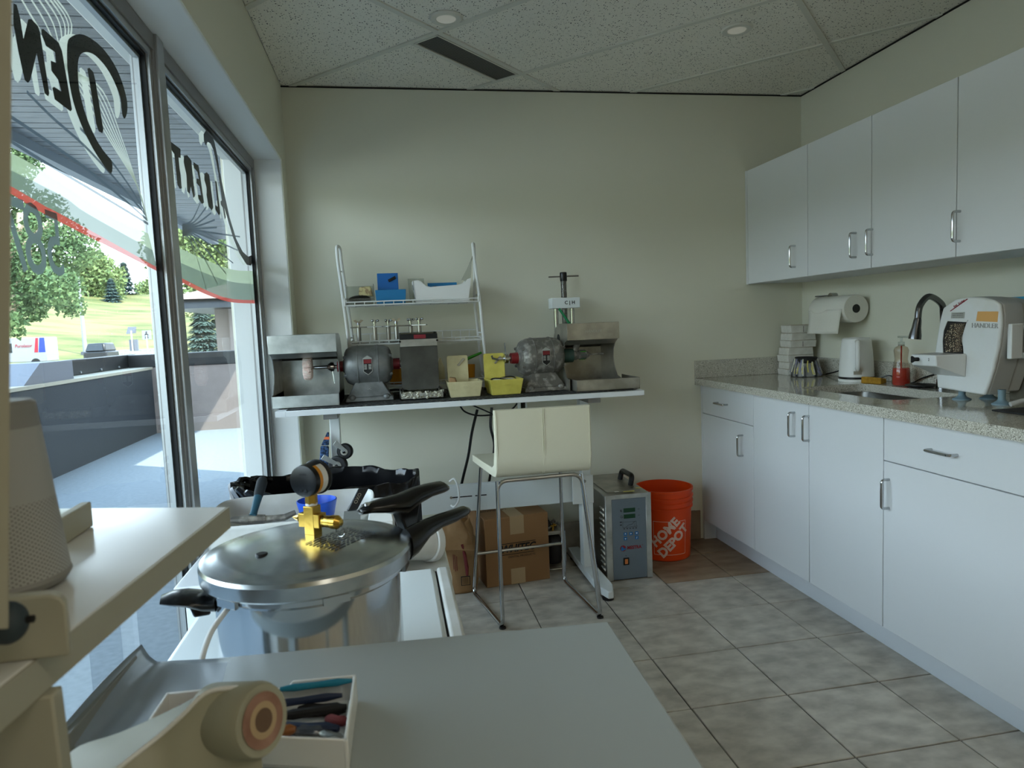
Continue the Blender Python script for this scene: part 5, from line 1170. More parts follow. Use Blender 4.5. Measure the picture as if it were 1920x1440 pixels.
# ------------------------------------------------------------------ stool
sl = thing('bar_stool', 'cream vinyl bar stool with chrome sled frame, its back to the camera', 'stool', (1.03, -.65, 0))
r_ = .0085
nl, nr, fr_, fl = (.850, -.862, .011), (1.268, -.870, .011), (1.222, -.433, .011), (.778, -.463, .011)
tl, tr2, tfr, tfl = (.862, -.800, .607), (1.222, -.800, .612), (1.215, -.455, .60), (.838, -.455, .60)
for path in ([tl, nl, fl, tfl], [tr2, nr, fr_, tfr]): MB().tube(bend(path, .035, 6), r_, 12).build('leg', 'chrome', sl)
MB().tube(bend([(nl[0] + .001, -.855, .10), tl, tr2, (nr[0] - .001, -.863, .10)], .045, 6), r_, 12).build('rear_hoop', 'chrome', sl)
MB().tube([(.802, -.461, .195), (1.219, -.438, .197)], .0075, 12).build('footrest', 'chrome', sl)
MB().tube([tfl, tfr], r_, 12).build('seat_rail', 'chrome', sl)
for p in (nl, nr): MB().cyl((p[0], p[1] + .01, .0002), (p[0], p[1] + .01, .007), .014, n=14).build('floor_pad', 'rubber', sl)
def pad(name, pts, th, m_, bev): return MB().hexa(pts).build(name, m_, sl, bevel=bev, seg=4, angle=60)
# L-shaped upholstered shell: profile in y,z swept across x
prof = [(-.44, .628), (-.60, .622), (-.76, .618), (-.79, .622), (-.815, .645), (-.826, .70), (-.828, .80), (-.822, .905), (-.790, .905), (-.792, .80), (-.788, .72), (-.772, .672), (-.74, .656), (-.60, .655), (-.44, .660)]
def shell(u, v): pass
mb = MB(); x0, x1 = .857, 1.264
n = len(prof); vs = []; xs = [x0, x0 + .004, (x0 + x1) / 2 - .004, (x0 + x1) / 2, (x0 + x1) / 2 + .004, x1 - .004, x1]
cyz = (-.70, .70)
for xi, x in enumerate(xs):
    for a, b in prof:
        sk_ = (a + .63) * -.16 if a > -.79 else 0   # the seat is turned a little to the left
        xx = x + (-.055 * max(0, (a + .79) / .35))
        inset = 0
        vs.append((xx, a, b))
fs = [tuple(range(n - 1, -1, -1)), tuple((len(xs) - 1) * n + i for i in range(n))]
for k in range(len(xs) - 1): fs += [(k * n + i, k * n + (i + 1) % n, (k + 1) * n + (i + 1) % n, (k + 1) * n + i) for i in range(n)]
mb._add(vs, fs); mb.build('upholstered_shell', 'vinyl', sl, bevel=.010, seg=4, angle=60)
for dx in (-.0032, .0032): MB().tube([((x0 + x1) / 2 + dx, a - .0005, b) for a, b in [(-.778, .617), (-.802, .630), (-.8205, .67), (-.8285, .74), (-.8290, .80), (-.8262, .86), (-.8232, .903)]], .0013, 6).build('centre_seam', 'vinyl', sl)
for xx in (x0 + .007, x1 - .007): MB().tube([(xx, a - .001, b) for a, b in [(-.80, .633), (-.818, .66), (-.828, .74), (-.829, .80), (-.824, .895)]], .0014, 6).build('piping', 'vinyl', sl)

# ------------------------------------------------------------------ carton, bag, jack, casting unit, bucket
def frame(o, xd): 
    x = Vector(xd).normalized(); return o, x, Vector((-x.y, x.x, 0))
cbx = thing('cardboard_box', 'brown taped cardboard carton with black printed name, under the bench', 'box', (.99, -.24, 0), math.atan2(.04, .32))
wv = .161; dp = .165; hh = .332
MB().box(-wv, wv, -dp + .02, dp + .02, .001, hh).build('carton', 'kraft', cbx, local=True, bevel=.002, seg=1)
MB().box(-wv + .002, -.001, -dp + .022, dp + .018, hh, hh + .0025).box(.001, wv - .002, -dp + .022, dp + .018, hh, hh + .0025).build('top_flap', 'kraft', cbx, local=True, smooth=False)
MB().box(-.034, .036, -dp + .018, dp + .022, hh + .0025, hh + .0032).box(-.034, .036, -dp + .019, -dp + .0195, hh - .085, hh + .003).build('paper_tape', 'tape', cbx, local=True, smooth=False)
MB().box(-.038, .034, -dp + .019, -dp + .0195, .001, .078).build('paper_tape', 'tape', cbx, local=True, smooth=False)
RM = world_of(cbx)
lp3 = lambda x, y, z: RM @ Vector((x, y, z)); ld3 = lambda x, y, z: RM.to_3x3() @ Vector((x, y, z))
text_obj('printed_name', 'WHITEC', .05, 'ink', cbx, lp3(.0, -dp + .0188, .178), ld3(1, 0, 0), (0, 0, 1), .0003, bold=.0016, shear=.25, sx=.92)
MB().box(-.08, .092, -dp + .0188, -dp + .0194, .203, .206).box(-.085, .085, -dp + .0188, -dp + .0194, .1495, .152).build('print_line', 'ink', cbx, local=True, smooth=False)
text_obj('printed_line', 'DENTAL PRODUCTS', .013, 'ink', cbx, lp3(.02, -dp + .0188, .137), ld3(1, 0, 0), (0, 0, 1), .0002, sx=1.15)
text_obj('top_print', 'LABORATORY\nDENTAL', .026, 'ink', cbx, lp3(-.085, .01, hh + .0032), ld3(-1, 0, 0), ld3(0, -1, 0), .0002, sx=.9)
# paper sack
sk2 = thing('paper_sack', 'open crumpled brown paper sack with red print, left of the carton', 'sack', (.715, -.36, 0))
def sack(u, v):
    q = u * 2 * math.pi; rx, ry = .088, .075; fx = abs(math.cos(q)) ** .6 * math.copysign(1, math.cos(q)); fy = abs(math.sin(q)) ** .6 * math.copysign(1, math.sin(q))
    k = 1 + .07 * math.sin(q * 5 + v * 9) * v + .045 * math.sin(v * 20 + q * 3) * (.3 + v) + .03 * math.sin(q * 11 - v * 14) * v + (.16 * math.exp(-((v - .62) / .05) ** 2)) + (-.30 * max(0, v - .82) / .18)
    z = .002 + .345 * v + .022 * math.sin(q * 3 + 1) * v * v - .05 * max(0, v - .8) * math.sin(q)
    return (.715 + rx * fx * k + .01 * math.sin(v * 6), -.36 + ry * fy * k - .01 * v, z)
MB().grid(sack, 44, 26, closeu=True).build('sack_body', 'kraft2', sk2, solid=.0016, angle=28)
MB().grid(lambda u, v: (lambda p: (.715 + (p[0] - .715) * .86 * (1 - .7 * v), -.36 + (p[1] + .36) * .86 * (1 - .7 * v), p[2] - .03 + .035 * math.sin(u * 40) * (1 - v) + .05 * v))(sack(u, .9)), 30, 5, closeu=True).build('crumpled_mouth', 'kraft2', sk2, angle=25)
M['redp'] = mat('red_sack_print', '#6f2b2c', .8)
for k, (a_, b_, h_) in enumerate(((.69, .17, .09), (.697, .165, .10), (.705, .16, .085))): MB().box(a_, a_ + .003, -.447, -.445, b_ - h_ * .5, b_ + h_ * .3).build('red_print', 'redp', sk2, smooth=False)
MB().tube([(.735, -.446, .24), (.745, -.447, .19), (.752, -.448, .13), (.752, -.449, .09)], [.006, .008, .009, .006], 6).build('red_curve', 'redp', sk2)
MB().box(.722, .765, -.4495, -.447, .044, .088).build('code_frame', 'ink', sk2, smooth=False); MB().box(.7255, .7615, -.4505, -.4485, .0475, .0845).build('code_field', 'kraft2', sk2, smooth=False)
for k in range(7): MB().box(.729 + k * .0042, .729 + k * .0042 + .0014, -.4512, -.4502, .05, .082).build('code_line', 'ink', sk2, smooth=False)
# black caddy between carton and leg
cj = thing('tool_caddy', 'black tool caddy with chrome wire frame, half hidden right of the carton', 'caddy', (1.21, -.20, 0))
MB().box(1.185, 1.258, -.27, -.12, .03, .18).build('body', 'matte_black', cj, bevel=.02)
MB().tube(bend([(1.18, -.275, .012), (1.27, -.275, .012), (1.27, -.275, .21), (1.27, -.12, .21), (1.27, -.12, .012), (1.18, -.12, .012), (1.18, -.275, .012)], .02, 4), .005, 8).build('wire_frame', 'chrome', cj)
MB().box(1.18, 1.265, -.265, -.125, .185, .205).build('tray', 'galvd', cj, bevel=.003)
M['brass'] = mat('brass', '#c9a24a', .25, 1)
mb = MB(); rc = random.Random(3)
for k in range(9): mb.cyl((1.175 + rc.random() * .07, -.25 + rc.random() * .1, .206), (1.17 + rc.random() * .08, -.25 + rc.random() * .1, .225 + rc.random() * .03), .006, n=6)
mb.build('fittings', 'castd', cj); MB().cyl((1.215, -.25, .205), (1.222, -.25, .24), .006, n=6).cyl((1.205, -.25, .228), (1.235, -.252, .232), .004, n=6).build('brass_tap', 'brass', cj)
MB().hexa([(1.182, -.24, .205), (1.23, -.24, .205), (1.22, -.14, .205), (1.182, -.14, .205), (1.182, -.23, .255), (1.2, -.23, .262), (1.2, -.15, .262), (1.17, -.15, .255)]).build('black_part', 'black', cj, bevel=.01)

# steel cabinet unit
ms = thing('steel_control_unit', 'small stainless cabinet with grey control panel and black handle on top', 'machine', (1.535, -.26, 0))
X0, X1, YF, YK, ZT2 = 1.421, 1.650, -.487, -.02, .423
MB().box(X0, X1, YF, YK, .006, ZT2 - .004).build('cabinet', 'steel', ms, bevel=.003)
MB().box(X0 + .03, X1 - .03, YF + .06, YK - .02, ZT2 - .004, ZT2 + .0005).build('lid', 'galvd', ms, bevel=.001, seg=1)
M['panelg'] = mat('grey_blue_panel', '#69747d', .45)
pf_ = MB().box(X0 + .032, X1 - .028, YF - .003, YF, .008, ZT2 - .022).build('control_panel', 'panelg', ms, smooth=False)
MB().box(X0, X0 + .031, YF - .005, YF, .004, ZT2 - .02).box(X1 - .027, X1, YF - .005, YF, .004, ZT2 - .02).box(X0, X1, YF - .005, YF, ZT2 - .021, ZT2).build('front_frame', 'galv', ms, bevel=.001, seg=1)
yy = YF - .0035
M['lcd'] = mat('dark_green_display', '#12412a', .3)
for z_ in (.335, .305): MB().box(X0 + .090, X0 + .148, yy - .001, yy, z_, z_ + .020).build('display', 'lcd', pf_, smooth=False)
def ptext(s_, x, z_, sz, m_='ink', **k): return text_obj('panel_print', s_, sz, m_, pf_, (X0 + x, yy - .0006, z_), (1, 0, 0), (0, 0, 1), .0002, **k)
ptext('ON', .166, .346, .006); ptext('ON', .166, .316, .006); ptext('t', .077, .345, .02, bold=.0005)
MB().tube([(X0 + .080 + .0055 * math.cos(a_), yy, .315 + .0055 * math.sin(a_)) for a_ in [math.radians(d_) for d_ in range(0, 360, 30)]], .0007, 4, closed=True).build('clock_symbol', 'ink', pf_)
gp = [(.085, .262), (.10, .262), (.112, .272), (.13, .274), (.142, .286), (.152, .288), (.152, .262)]
MB().tube([(X0 + a_, yy, b_) for a_, b_ in gp], .0006, 4, cap=False).tube([(X0 + .085, yy, .292), (X0 + .085, yy, .262), (X0 + .16, yy, .262)], .0006, 4).tube([(X0 + .085, yy, .288), (X0 + .152, yy, .288)], .0004, 4).tube([(X0 + .142, yy, .288), (X0 + .142, yy, .262)], .0004, 4).build('temperature_graph', 'ink', pf_)
for i in range(5): MB().box(X0 + .088 + i * .015, X0 + .094 + i * .015, yy - .0006, yy, .253, .2565).build('graph_tick', 'ink', pf_, smooth=False)
for z_ in (.287, .273): MB().box(X0 + .070, X0 + .080, yy - .0006, yy, z_, z_ + .004).build('graph_tick', 'ink', pf_, smooth=False)
M['btn'] = mat('blue_button', '#2369a8', .4)
for i, (a_, b_, s_) in enumerate(((.087, .221, '^'), (.115, .221, '>'), (.144, .221, '='), (.087, .199, 'v'), (.144, .199, '/'))):
    o = MB().box(X0 + a_, X0 + a_ + .017, yy - .0018, yy, b_, b_ + .016).build('button', 'btn', pf_, bevel=.001, seg=1)
    MB().box(X0 + a_ + .005, X0 + a_ + .012, yy - .0024, yy - .0018, b_ + .005, b_ + .011).build('panel_print', 'white', pf_, smooth=False) if False else text_obj('panel_print', s_, .012, 'white', pf_, (X0 + a_ + .0085, yy - .0021, b_ + .008), (1, 0, 0), (0, 0, 1), .0002, bold=.0006)
MB().cyl((X0 + .083, yy, .160), (X0 + .083, yy - .001, .160), .0145, n=28).build('round_logo', 'rlab', pf_)
MB().prism([(X0 + .0715, yy - .001, .152), (X0 + .078, yy - .001, .1475), (X0 + .095, yy - .001, .1535), (X0 + .0965, yy - .001, .163), (X0 + .088, yy - .001, .158), (X0 + .080, yy - .001, .170), (X0 + .0725, yy - .001, .166)], (0, -.0006, 0)).build('logo_swoosh', 'btn', pf_, smooth=False)
ptext('MESTRA', .139, .160, .0215, 'rlab', bold=.0009, sx=.92); ptext('®', .180, .168, .007, 'rlab')
MB().box(X0 + .082, X0 + .111, yy - .003, yy, .077, .113).build('switch_frame', 'black', pf_, bevel=.001, seg=1)
M['amber'] = mat('amber_rocker', '#c8753c', .3)
MB().box(X0 + .089, X0 + .104, yy - .0055, yy - .003, .083, .107).build('rocker_switch', 'amber', pf_, bevel=.001, seg=1)
MB().cyl((X0 + .096, yy, .122), (X0 + .096, yy - .001, .122), .002, n=8).build('panel_print', 'ink', pf_)
for k in range(12):
    z_ = .045 + k * .027
    MB().hexa([(X0 - .0005, YF + .025, z_), (X0 - .0005, YF + .085, z_), (X0, YF + .085, z_), (X0, YF + .025, z_), (X0 - .006, YF + .03, z_ + .010), (X0 - .006, YF + .08, z_ + .010), (X0, YF + .08, z_ + .013), (X0, YF + .03, z_ + .013)]).build('louvre', 'galv', ms, smooth=False)
MB().tube(bend([(1.60, YF + .30, ZT2), (1.612, YF + .30, ZT2 + .048), (1.618, YF + .16, ZT2 + .048), (1.606, YF + .16, ZT2)], .022, 5), .0135, 10).build('carry_handle', 'black', ms)
for (x, y, w_, m_) in ((1.49, YF + .052, .02, 'white'), (1.53, YF + .038, .055, 'yellow'), (1.61, YF + .09, .03, 'yellow')): MB().box(x, x + w_, y, y + .014, ZT2 + .0003, ZT2 + .0012).build('sticker', m_, ms, smooth=False)
MB().box(X0 + .01, X1 - .01, YF + .01, YK - .01, .0004, .006).build('base', 'rubber', ms, smooth=False)
# bucket
bk = thing('orange_bucket', 'orange plastic pail with white printed square and lettering', 'bucket', (1.842, -.185, 0))
bx_, by_ = 1.842, -.185
MB().lathe([(.126, .001), (.130, .006), (.1385, .25), (.1395, .268), (.1475, .270), (.1475, .277), (.1405, .279), (.1410, .295), (.1490, .297), (.1490, .304), (.1420, .306), (.1430, .322), (.1505, .324), (.1505, .331), (.1435, .333), (.1440, .356), (.1500, .358), (.1500, .370), (.1430, .370), (.137, .25), (.124, .012), (0, .012)], (bx_, by_, 0), 56).build('pail', 'orange', bk, angle=30)
M['bucketp'] = mat('pale_print', '#e9c7b8', .6)
def wrap(me, a0, zc, rad):   # bend a flat XY mesh around the pail
    for v in me.vertices:
        a = a0 + v.co.x / .136; zz = zc + v.co.y; r = .130 + (.1385 - .130) * (zz / .25) + .0006 + v.co.z
        v.co = Vector((r * math.cos(a), r * math.sin(a), zz))
def bflat(name, build):
    o = build(); wrap(o.data, math.radians(-93), .17, .136); o.name = name; return o
def txt_on(s_, size, ox, oy, ang, bold=.0):
    cu = bpy.data.curves.new('x', 'FONT'); cu.body = s_; cu.size = size; cu.align_x = 'CENTER'; cu.align_y = 'CENTER'; cu.offset = bold; cu.extrude = .0002; cu.resolution_u = 3
    tmp = bpy.data.objects.new('t', cu); me = bpy.data.meshes.new_from_object(tmp); bpy.data.objects.remove(tmp); bpy.data.curves.remove(cu)
    me.transform(Matrix.Translation((ox, oy, 0)) @ Matrix.Rotation(ang, 4, 'Z')); wrap(me, math.radians(-100), .125, .136)
    me.materials.clear(); me.materials.append(M['bucketp']); me.name = 'lettering'; o = bpy.data.objects.new('lettering', me); COL.objects.link(o); o.parent = bk
txt_on('HOME', .066, -.027, .029, math.radians(45), .0030)
txt_on('DEPOT', .066, .019, -.017, math.radians(45), .0030)
mb = MB(); s_ = .088; seg_ = 24
for (ax_, ay_), (bx2, by2) in (((-s_, -s_), (s_, -s_)), ((s_, -s_), (s_, s_)), ((s_, s_), (-s_, s_)), ((-s_, s_), (-s_, -s_))):
    for i in range(seg_):
        p = Vector((ax_ + (bx2 - ax_) * i / seg_, ay_ + (by2 - ay_) * i / seg_, 0)); q = Vector((ax_ + (bx2 - ax_) * (i + 1) / seg_, ay_ + (by2 - ay_) * (i + 1) / seg_, 0)); d = (q - p).normalized(); n_ = Vector((-d.y, d.x, 0)) * .0012
        mb._add([p - n_, q - n_, q + n_, p + n_], [(0, 1, 2, 3)])
o = mb.build('square_outline', 'bucketp', bk, local=True, smooth=False); wrap(o.data, math.radians(-100), .125, .136)

# ------------------------------------------------------------------ lined bin, castors, sock
bi = thing('lined_bin', 'large bin lined with a glossy black bag, rim folded over', 'bin', (.20, -.93, 0))
M['bag'] = mat('black_bin_liner', '#0c0c0e', .18, bump=.35, bscale=9)
bcx, bcy = .205, -.955
def ell(r, a): 
    e = 1.0; return (bcx + .325 * r * math.copysign(abs(math.cos(a)) ** e, math.cos(a)), bcy + .205 * r * math.copysign(abs(math.sin(a)) ** e, math.sin(a)))
def binfn(u, v):
    a = u * 2 * math.pi; x, y = ell(.86 + .14 * v, a); return (x, y, .003 + .685 * v)
MB().grid(binfn, 48, 6, closeu=True).build('bin_body', 'matte_black', bi)
def liner(u, v):
    a = u * 2 * math.pi
    if v < .45: r = 1.012 + .02 * math.sin(a * 19) * (1 - v) + .012 * math.sin(a * 43); z = .50 + .20 * v / .45
    elif v < .6: r = 1.03 - .04 * (v - .45) / .15; z = .70 + .006 * math.sin(a * 13)
    else: t_4 = (v - .6) / .4; r = .99 - .06 * t_4 + .02 * math.sin(a * 17 + 2) * t_4; z = .70 - .20 * t_4
    x, y = ell(r, a); return (x, y, z + .008 * math.sin(a * 5 + 1))
MB().grid(liner, 150, 20, closeu=True).build('liner', 'bag', bi, angle=50)
mb = MB()
for k in range(7):   # gathered folds at the window end
    a0 = math.radians(150 + k * 12); pts = [(*ell(1.0, a0 - .25), .685), (*ell(1.06, a0), .705 + .008 * (k % 2)), (*ell(1.05, a0 + .25), .66)]; mb.tube(cr_path([Vector(p) for p in pts], 4), [.012] * 9, 6)
mb.build('gathered_fold', 'bag', bi)
cs = thing('trolley_with_castors', 'upturned trolley base with two black castor wheels by the left bench leg', 'trolley', (.24, -.47, .6))
def castor(c, ax_, r=.043):
    c = Vector(c); a = Vector(ax_).normalized()
    w = MB().cyl(c - a * .013, c + a * .013, r, n=32).build('castor_wheel', 'rubber', cs, bevel=.006, seg=3)
    MB().cyl(c - a * .0145, c - a * .016, r * .45, n=20).build('hub', 'galvd', w); MB().cyl(c - a * .016, c - a * .022, .0075, n=6).build('axle_nut', 'chrome', w)
c1, c2 = P(647, 846, 'y', -.42), P(634, 872, 'y', -.50)
castor(c1, (.25, 1, .0), .036); castor(c2, (.25, 1, .0), .042)
for c, dx in ((c1, -.05), (c2, -.07)):
    MB().hexa([c + Vector(v_) for v_ in ((dx, -.02, .035), (.008, -.02, -.008), (.008, -.017, -.008), (dx, -.017, .035), (dx + .015, -.02, .055), (.008, -.02, .010), (.008, -.017, .010), (dx + .015, -.017, .055))]).build('fork', 'galv', cs, bevel=.001)
MB().box(.105, .185, -.56, -.40, .60, .615).box(.14, .155, -.50, -.44, .0, .60).build('base_frame', 'galvd', cs, bevel=.003)
M['knit'] = mat('blue_knit', '#3d5b86', .95, col2='#1f2c42', scale=120, lo=.42, hi=.55, bump=1, bscale=200)
skk = thing('knitted_glove', 'blue knit glove with orange band, behind the castors', 'glove', (.14, -.40, .62))
MB().hexa([P(598, 880, 'y', -.44), P(616, 880, 'y', -.44), P(616, 880, 'y', -.40), P(598, 880, 'y', -.40), P(601, 836, 'y', -.44), P(617, 836, 'y', -.44), P(617, 836, 'y', -.40), P(601, 836, 'y', -.40)]).build('body', 'knit', skk, bevel=.006)
MB().hexa([P(602, 835, 'y', -.435), P(617, 835, 'y', -.435), P(617, 835, 'y', -.405), P(602, 835, 'y', -.405), P(613.5, 810, 'y', -.425), P(617, 810, 'y', -.425), P(617, 810, 'y', -.415), P(613.5, 810, 'y', -.415)]).build('finger', 'knit', skk, bevel=.004)
M['neon'] = mat('orange_band', '#f07a4a', .8)
MB().hexa([P(607, 824, 'y', -.437), P(617.5, 824, 'y', -.437), P(617.5, 824, 'y', -.403), P(607, 824, 'y', -.403), P(609, 819, 'y', -.437), P(617.5, 819, 'y', -.437), P(617.5, 819, 'y', -.403), P(609, 819, 'y', -.403)]).build('orange_band', 'neon', skk)

# ------------------------------------------------------------------ white table with basin, machine under the pot
tb = thing('side_table', 'white side table behind the pot, carrying the basin', 'table', (.17, -1.52, 0))
MB().box(-.10, .44, -1.81, -1.19, .615, .64).build('table_top', 'lam', tb, bevel=.004)
for x in (-.08, .40):
    for y in (-1.79, -1.22): MB().box(x, x + .03, y, y + .03, .0, .615).build('leg', 'lam', tb, bevel=.002)
bs = thing('white_basin', 'shallow white plastic basin with dusty walls, hammer lying in it', 'basin', (.13, -1.36, .641))
def basin(u, v):
    a = u * 2 * math.pi; e = .35; cx, cy = .135, -1.40
    prs = [(0, .006), (.9, .006), (.95, .012), (1.0, .075), (1.03, .08), (1.04, .072), (1.01, .06), (.97, .001), (0, .001)]
    k = min(int(v * 8), 7); f = v * 8 - k; r = prs[k][0] * (1 - f) + prs[k + 1][0] * f; z = prs[k][1] * (1 - f) + prs[k + 1][1] * f
    return (cx + .235 * r * math.copysign(abs(math.cos(a)) ** e, math.cos(a)), cy + .175 * r * math.copysign(abs(math.sin(a)) ** e, math.sin(a)), .641 + z)
MB().grid(basin, 64, 16, closeu=True).build('basin', 'dusty_white', bs, angle=60)
hm = thing('hammer', 'small hammer with blue and black rubber grip leaning in the basin', 'hammer', (.0, -1.50, .72))
h0, h1_ = P(474, 968, 'y', -1.52), P(493, 898, 'y', -1.40); M['bluegrip'] = mat('blue_grey_grip', '#2d5a6c', .6); M['dkgrip'] = mat('dusty_black_grip', '#2a2f33', .8)
dv = (h1_ - h0)
MB().tube([h0, h0 + dv * .12, h0 + dv * .5], [.011, .010, .0125], 12).build('blue_grip', 'bluegrip', hm)
MB().tube([h0 + dv * .5, h0 + dv * .62, h0 + dv * .9, h0 + dv], [.0125, .015, .0165, .012], 12).build('black_grip', 'dkgrip', hm)
ha, hb = P(408, 976, 'y', -1.53), P(555, 972, 'y', -1.50)
MB().tube([ha, ha.lerp(hb, .2), ha.lerp(hb, .38)], [.008, .009, .014], 10).tube([ha.lerp(hb, .38), ha.lerp(hb, .6)], [.016, .014], 8).tube([ha.lerp(hb, .6), ha.lerp(hb, .85) + Vector((0, 0, .004)), hb + Vector((0, 0, .018))], [.011, .010, .008], 8).build('head', 'castd', hm)
# white appliance under the pot
ap = thing('white_appliance', 'low white appliance with a dark seam, carrying the pressure pot', 'appliance', (.3, -2.2, 0))
MB().box(-.0, .539, -2.55, -1.838, .02, .638).build('body', 'white2', ap, bevel=.012, seg=3)
MB().box(.5425, .574, -2.55, -1.838, .02, .638).build('side_cover', 'dusty_white', ap, bevel=.008, seg=3)
MB().box(.5385, .543, -2.548, -1.842, .03, .628).build('seam', 'matte_black', ap, smooth=False)
for x in (.03, .50):
    for y in (-2.5, -1.9): MB().cyl((x, y, 0), (x, y, .02), .02, n=12).build('foot', 'rubber', ap)

# pressure pot
PC = Vector((.302, -2.385)); ZP = .6385; ZL = .885
pt = thing('pressure_pot', 'polished aluminium pressure cooker with brass fittings and black handles', 'pot', (PC.x, PC.y, ZP))
M['polal'] = mat('polished_aluminium', '#cfd3d6', .13, 1, bump=.015, bscale=12, stretch=(1, 1, 6))
M['polal2'] = mat('satin_aluminium_lid', '#cdd0d1', .22, 1, col2='#bfc2c3', scale=30, bump=.02, bscale=60)
M['bake'] = mat('bakelite', '#0c0c0d', .22, bump=.04, bscale=90)
MB().lathe([(.140, 0), (.148, .004), (.151, .015), (.151, ZL - ZP - .045), (.160, ZL - ZP - .038), (.160, ZL - ZP - .030), (0, ZL - ZP - .030)], (PC.x, PC.y, ZP), 72).build('pot_body', 'polal', pt, angle=40)
ld_ = MB().lathe([(.168, -.028), (.1715, -.024), (.1725, -.004), (.170, .002), (.162, .004), (.154, .0045), (.148, .007), (.135, .0085), (.115, .012), (.08, .0165), (.04, .019), (0, .0195)], (PC.x, PC.y, ZL), 96).build('lid', 'polal2', pt, angle=25)
def lz(x, y): r = math.hypot(x - PC.x, y - PC.y); return ZL + np.interp(r, [0, .04, .08, .115, .135, .148], [.0195, .019, .0165, .012, .0085, .007])
for k in range(6):
    a = math.radians(20 + 60 * k); MB().box(-.02, .02, .160, .1665, 0, .012).build('lug', 'polal', pt, local=True).matrix_local = Matrix.Translation((0, 0, ZL - ZP - .040)) @ Matrix.Rotation(a, 4, 'Z')
MB().cyl((P(491, 1044, 'z', ZL + .012)), P(491, 1044, 'z', ZL + .012) + Vector((0, 0, .006)), .010, n=18).build('vent_plug', 'rubber', ld_, bevel=.002)
# plate with small print on the lid
c0 = P(640, 1010, 'z', ZL + .016); ux = (P(725, 990, 'z', ZL + .016) - P(640, 1030, 'z', ZL + .016)).normalized(); uy = Vector((0, 0, 1)).cross(ux)
M['etch'] = mat('engraved_print', '#5f6264', .4, .6)
def onlid(a, b, dz=.0012): p = c0 + ux * a + uy * b; return Vector((p.x, p.y, lz(p.x, p.y) + dz))
for row in range(9):
    y = .028 - row * .0075; x = -.052
    rr_ = random.Random(row)
    while x < .055:
        w = rr_.uniform(.006, .016); a, b = x, min(x + w, .056); MB().flat([onlid(a, y), onlid(b, y), onlid(b, y + .004), onlid(a, y + .004)]).build('engraved_line', 'etch', ld_, smooth=False); x += w + .003
# brass manifold
pz_ = P(588, 1000, 'z', ZL + .019); bxp = Vector((pz_.x, pz_.y)); M['brassr'] = mat('rough_brass', '#c8a24c', .32, 1, bump=.1, bscale=120)
bz = ZL + .0185
BR = Matrix.Translation((bxp.x, bxp.y, bz)) @ Matrix.Rotation(math.radians(-33), 4, 'Z')
def bmb(): m_ = MB(); m_.M = BR; return m_
s_ = .0105
bmb().box(-s_, s_, -s_, s_, .0, .050).box(-.0225, .0215, -s_ * .97, s_ * .97, .013, .037).build('brass_cross', 'brassr', pt, bevel=.0012)
bmb().lathe([(.007, -.0225), (.0085, -.026), (.006, -.030), (.004, -.036), (.0015, -.042)], (0, 0, .026), 14, axis='x').build('nozzle', 'brass', pt)
bmb().lathe([(.0075, .0215), (.0105, .024), (.0095, .028), (.0105, .031), (.0105, .040), (.012, .042), (.012, .052), (.009, .056), (.006, .060), (0, .061)], (0, 0, .024), 18, axis='x').build('relief_valve', 'brass', pt)
bmb().tube([(.060 + .009 * math.cos(a_), -.004, .010 + .009 * math.sin(a_)) for a_ in [math.radians(d_) for d_ in range(0, 360, 24)]], .0009, 5, closed=True).build('pull_ring', 'chrome', pt)
bmb().lathe([(.0095, .050), (.0105, .0515), (.0105, .0535), (.009, .055)], (0, 0, 0), 16).build('tape_seal', 'white', pt)
bmb().cyl((0, 0, .053), (0, 0, .071), .0105, n=6).build('hex_fitting', 'brassr', pt)
gz = bz + .071 + .0255; gd = Vector((.50, .86, .0)).normalized()   # gauge faces away from the camera
gc = Vector((bxp.x + .002, bxp.y, gz))
MB().tube([gc - gd * .022, gc - gd * .0215, gc - gd * .014, gc + gd * .012, gc + gd * .014], [.0255, .0268, .0278, .0278, .029], 40).build('gauge_case', 'black', pt, angle=40)
MB().tube([gc + gd * .014, gc + gd * .0185], [.0305, .0305], 40).build('gauge_bezel', 'black', pt, bevel=.001)
s1 = gd.cross(Vector((0, 0, 1))).normalized(); s2_ = s1.cross(gd)
def on_case(a, d, r=.0281): return gc + gd * d + (s1 * math.cos(a) + s2_ * math.sin(a)) * r
for m_, d0_, d1_ in (('orangem', -.012, -.004), ('white', -.004, .010)):
    mb = MB()
    for i in range(12):
        a, b = math.radians(-58 + i * 10), math.radians(-48 + i * 10); mb.flat([on_case(a, d0_), on_case(b, d0_), on_case(b, d1_), on_case(a, d1_)])
    mb.build('warning_sticker', m_, pt)
for dx in (-.0045, .0045):
    c = gc - gd * .0220 + s1 * dx - s2_ * .0165; MB().cyl(c, c - gd * .0012, .0028, n=14).build('rivet', 'chrome', pt)
c = gc - gd * .0222 + s2_ * .012; MB().prism([c - s1 * .007 - s2_ * .0015, c + s1 * .007 - s2_ * .0015, c + s1 * .007 + s2_ * .0015, c - s1 * .007 + s2_ * .0015], -gd * .0003).build('embossed_mark', 'matte_black', pt, smooth=False)
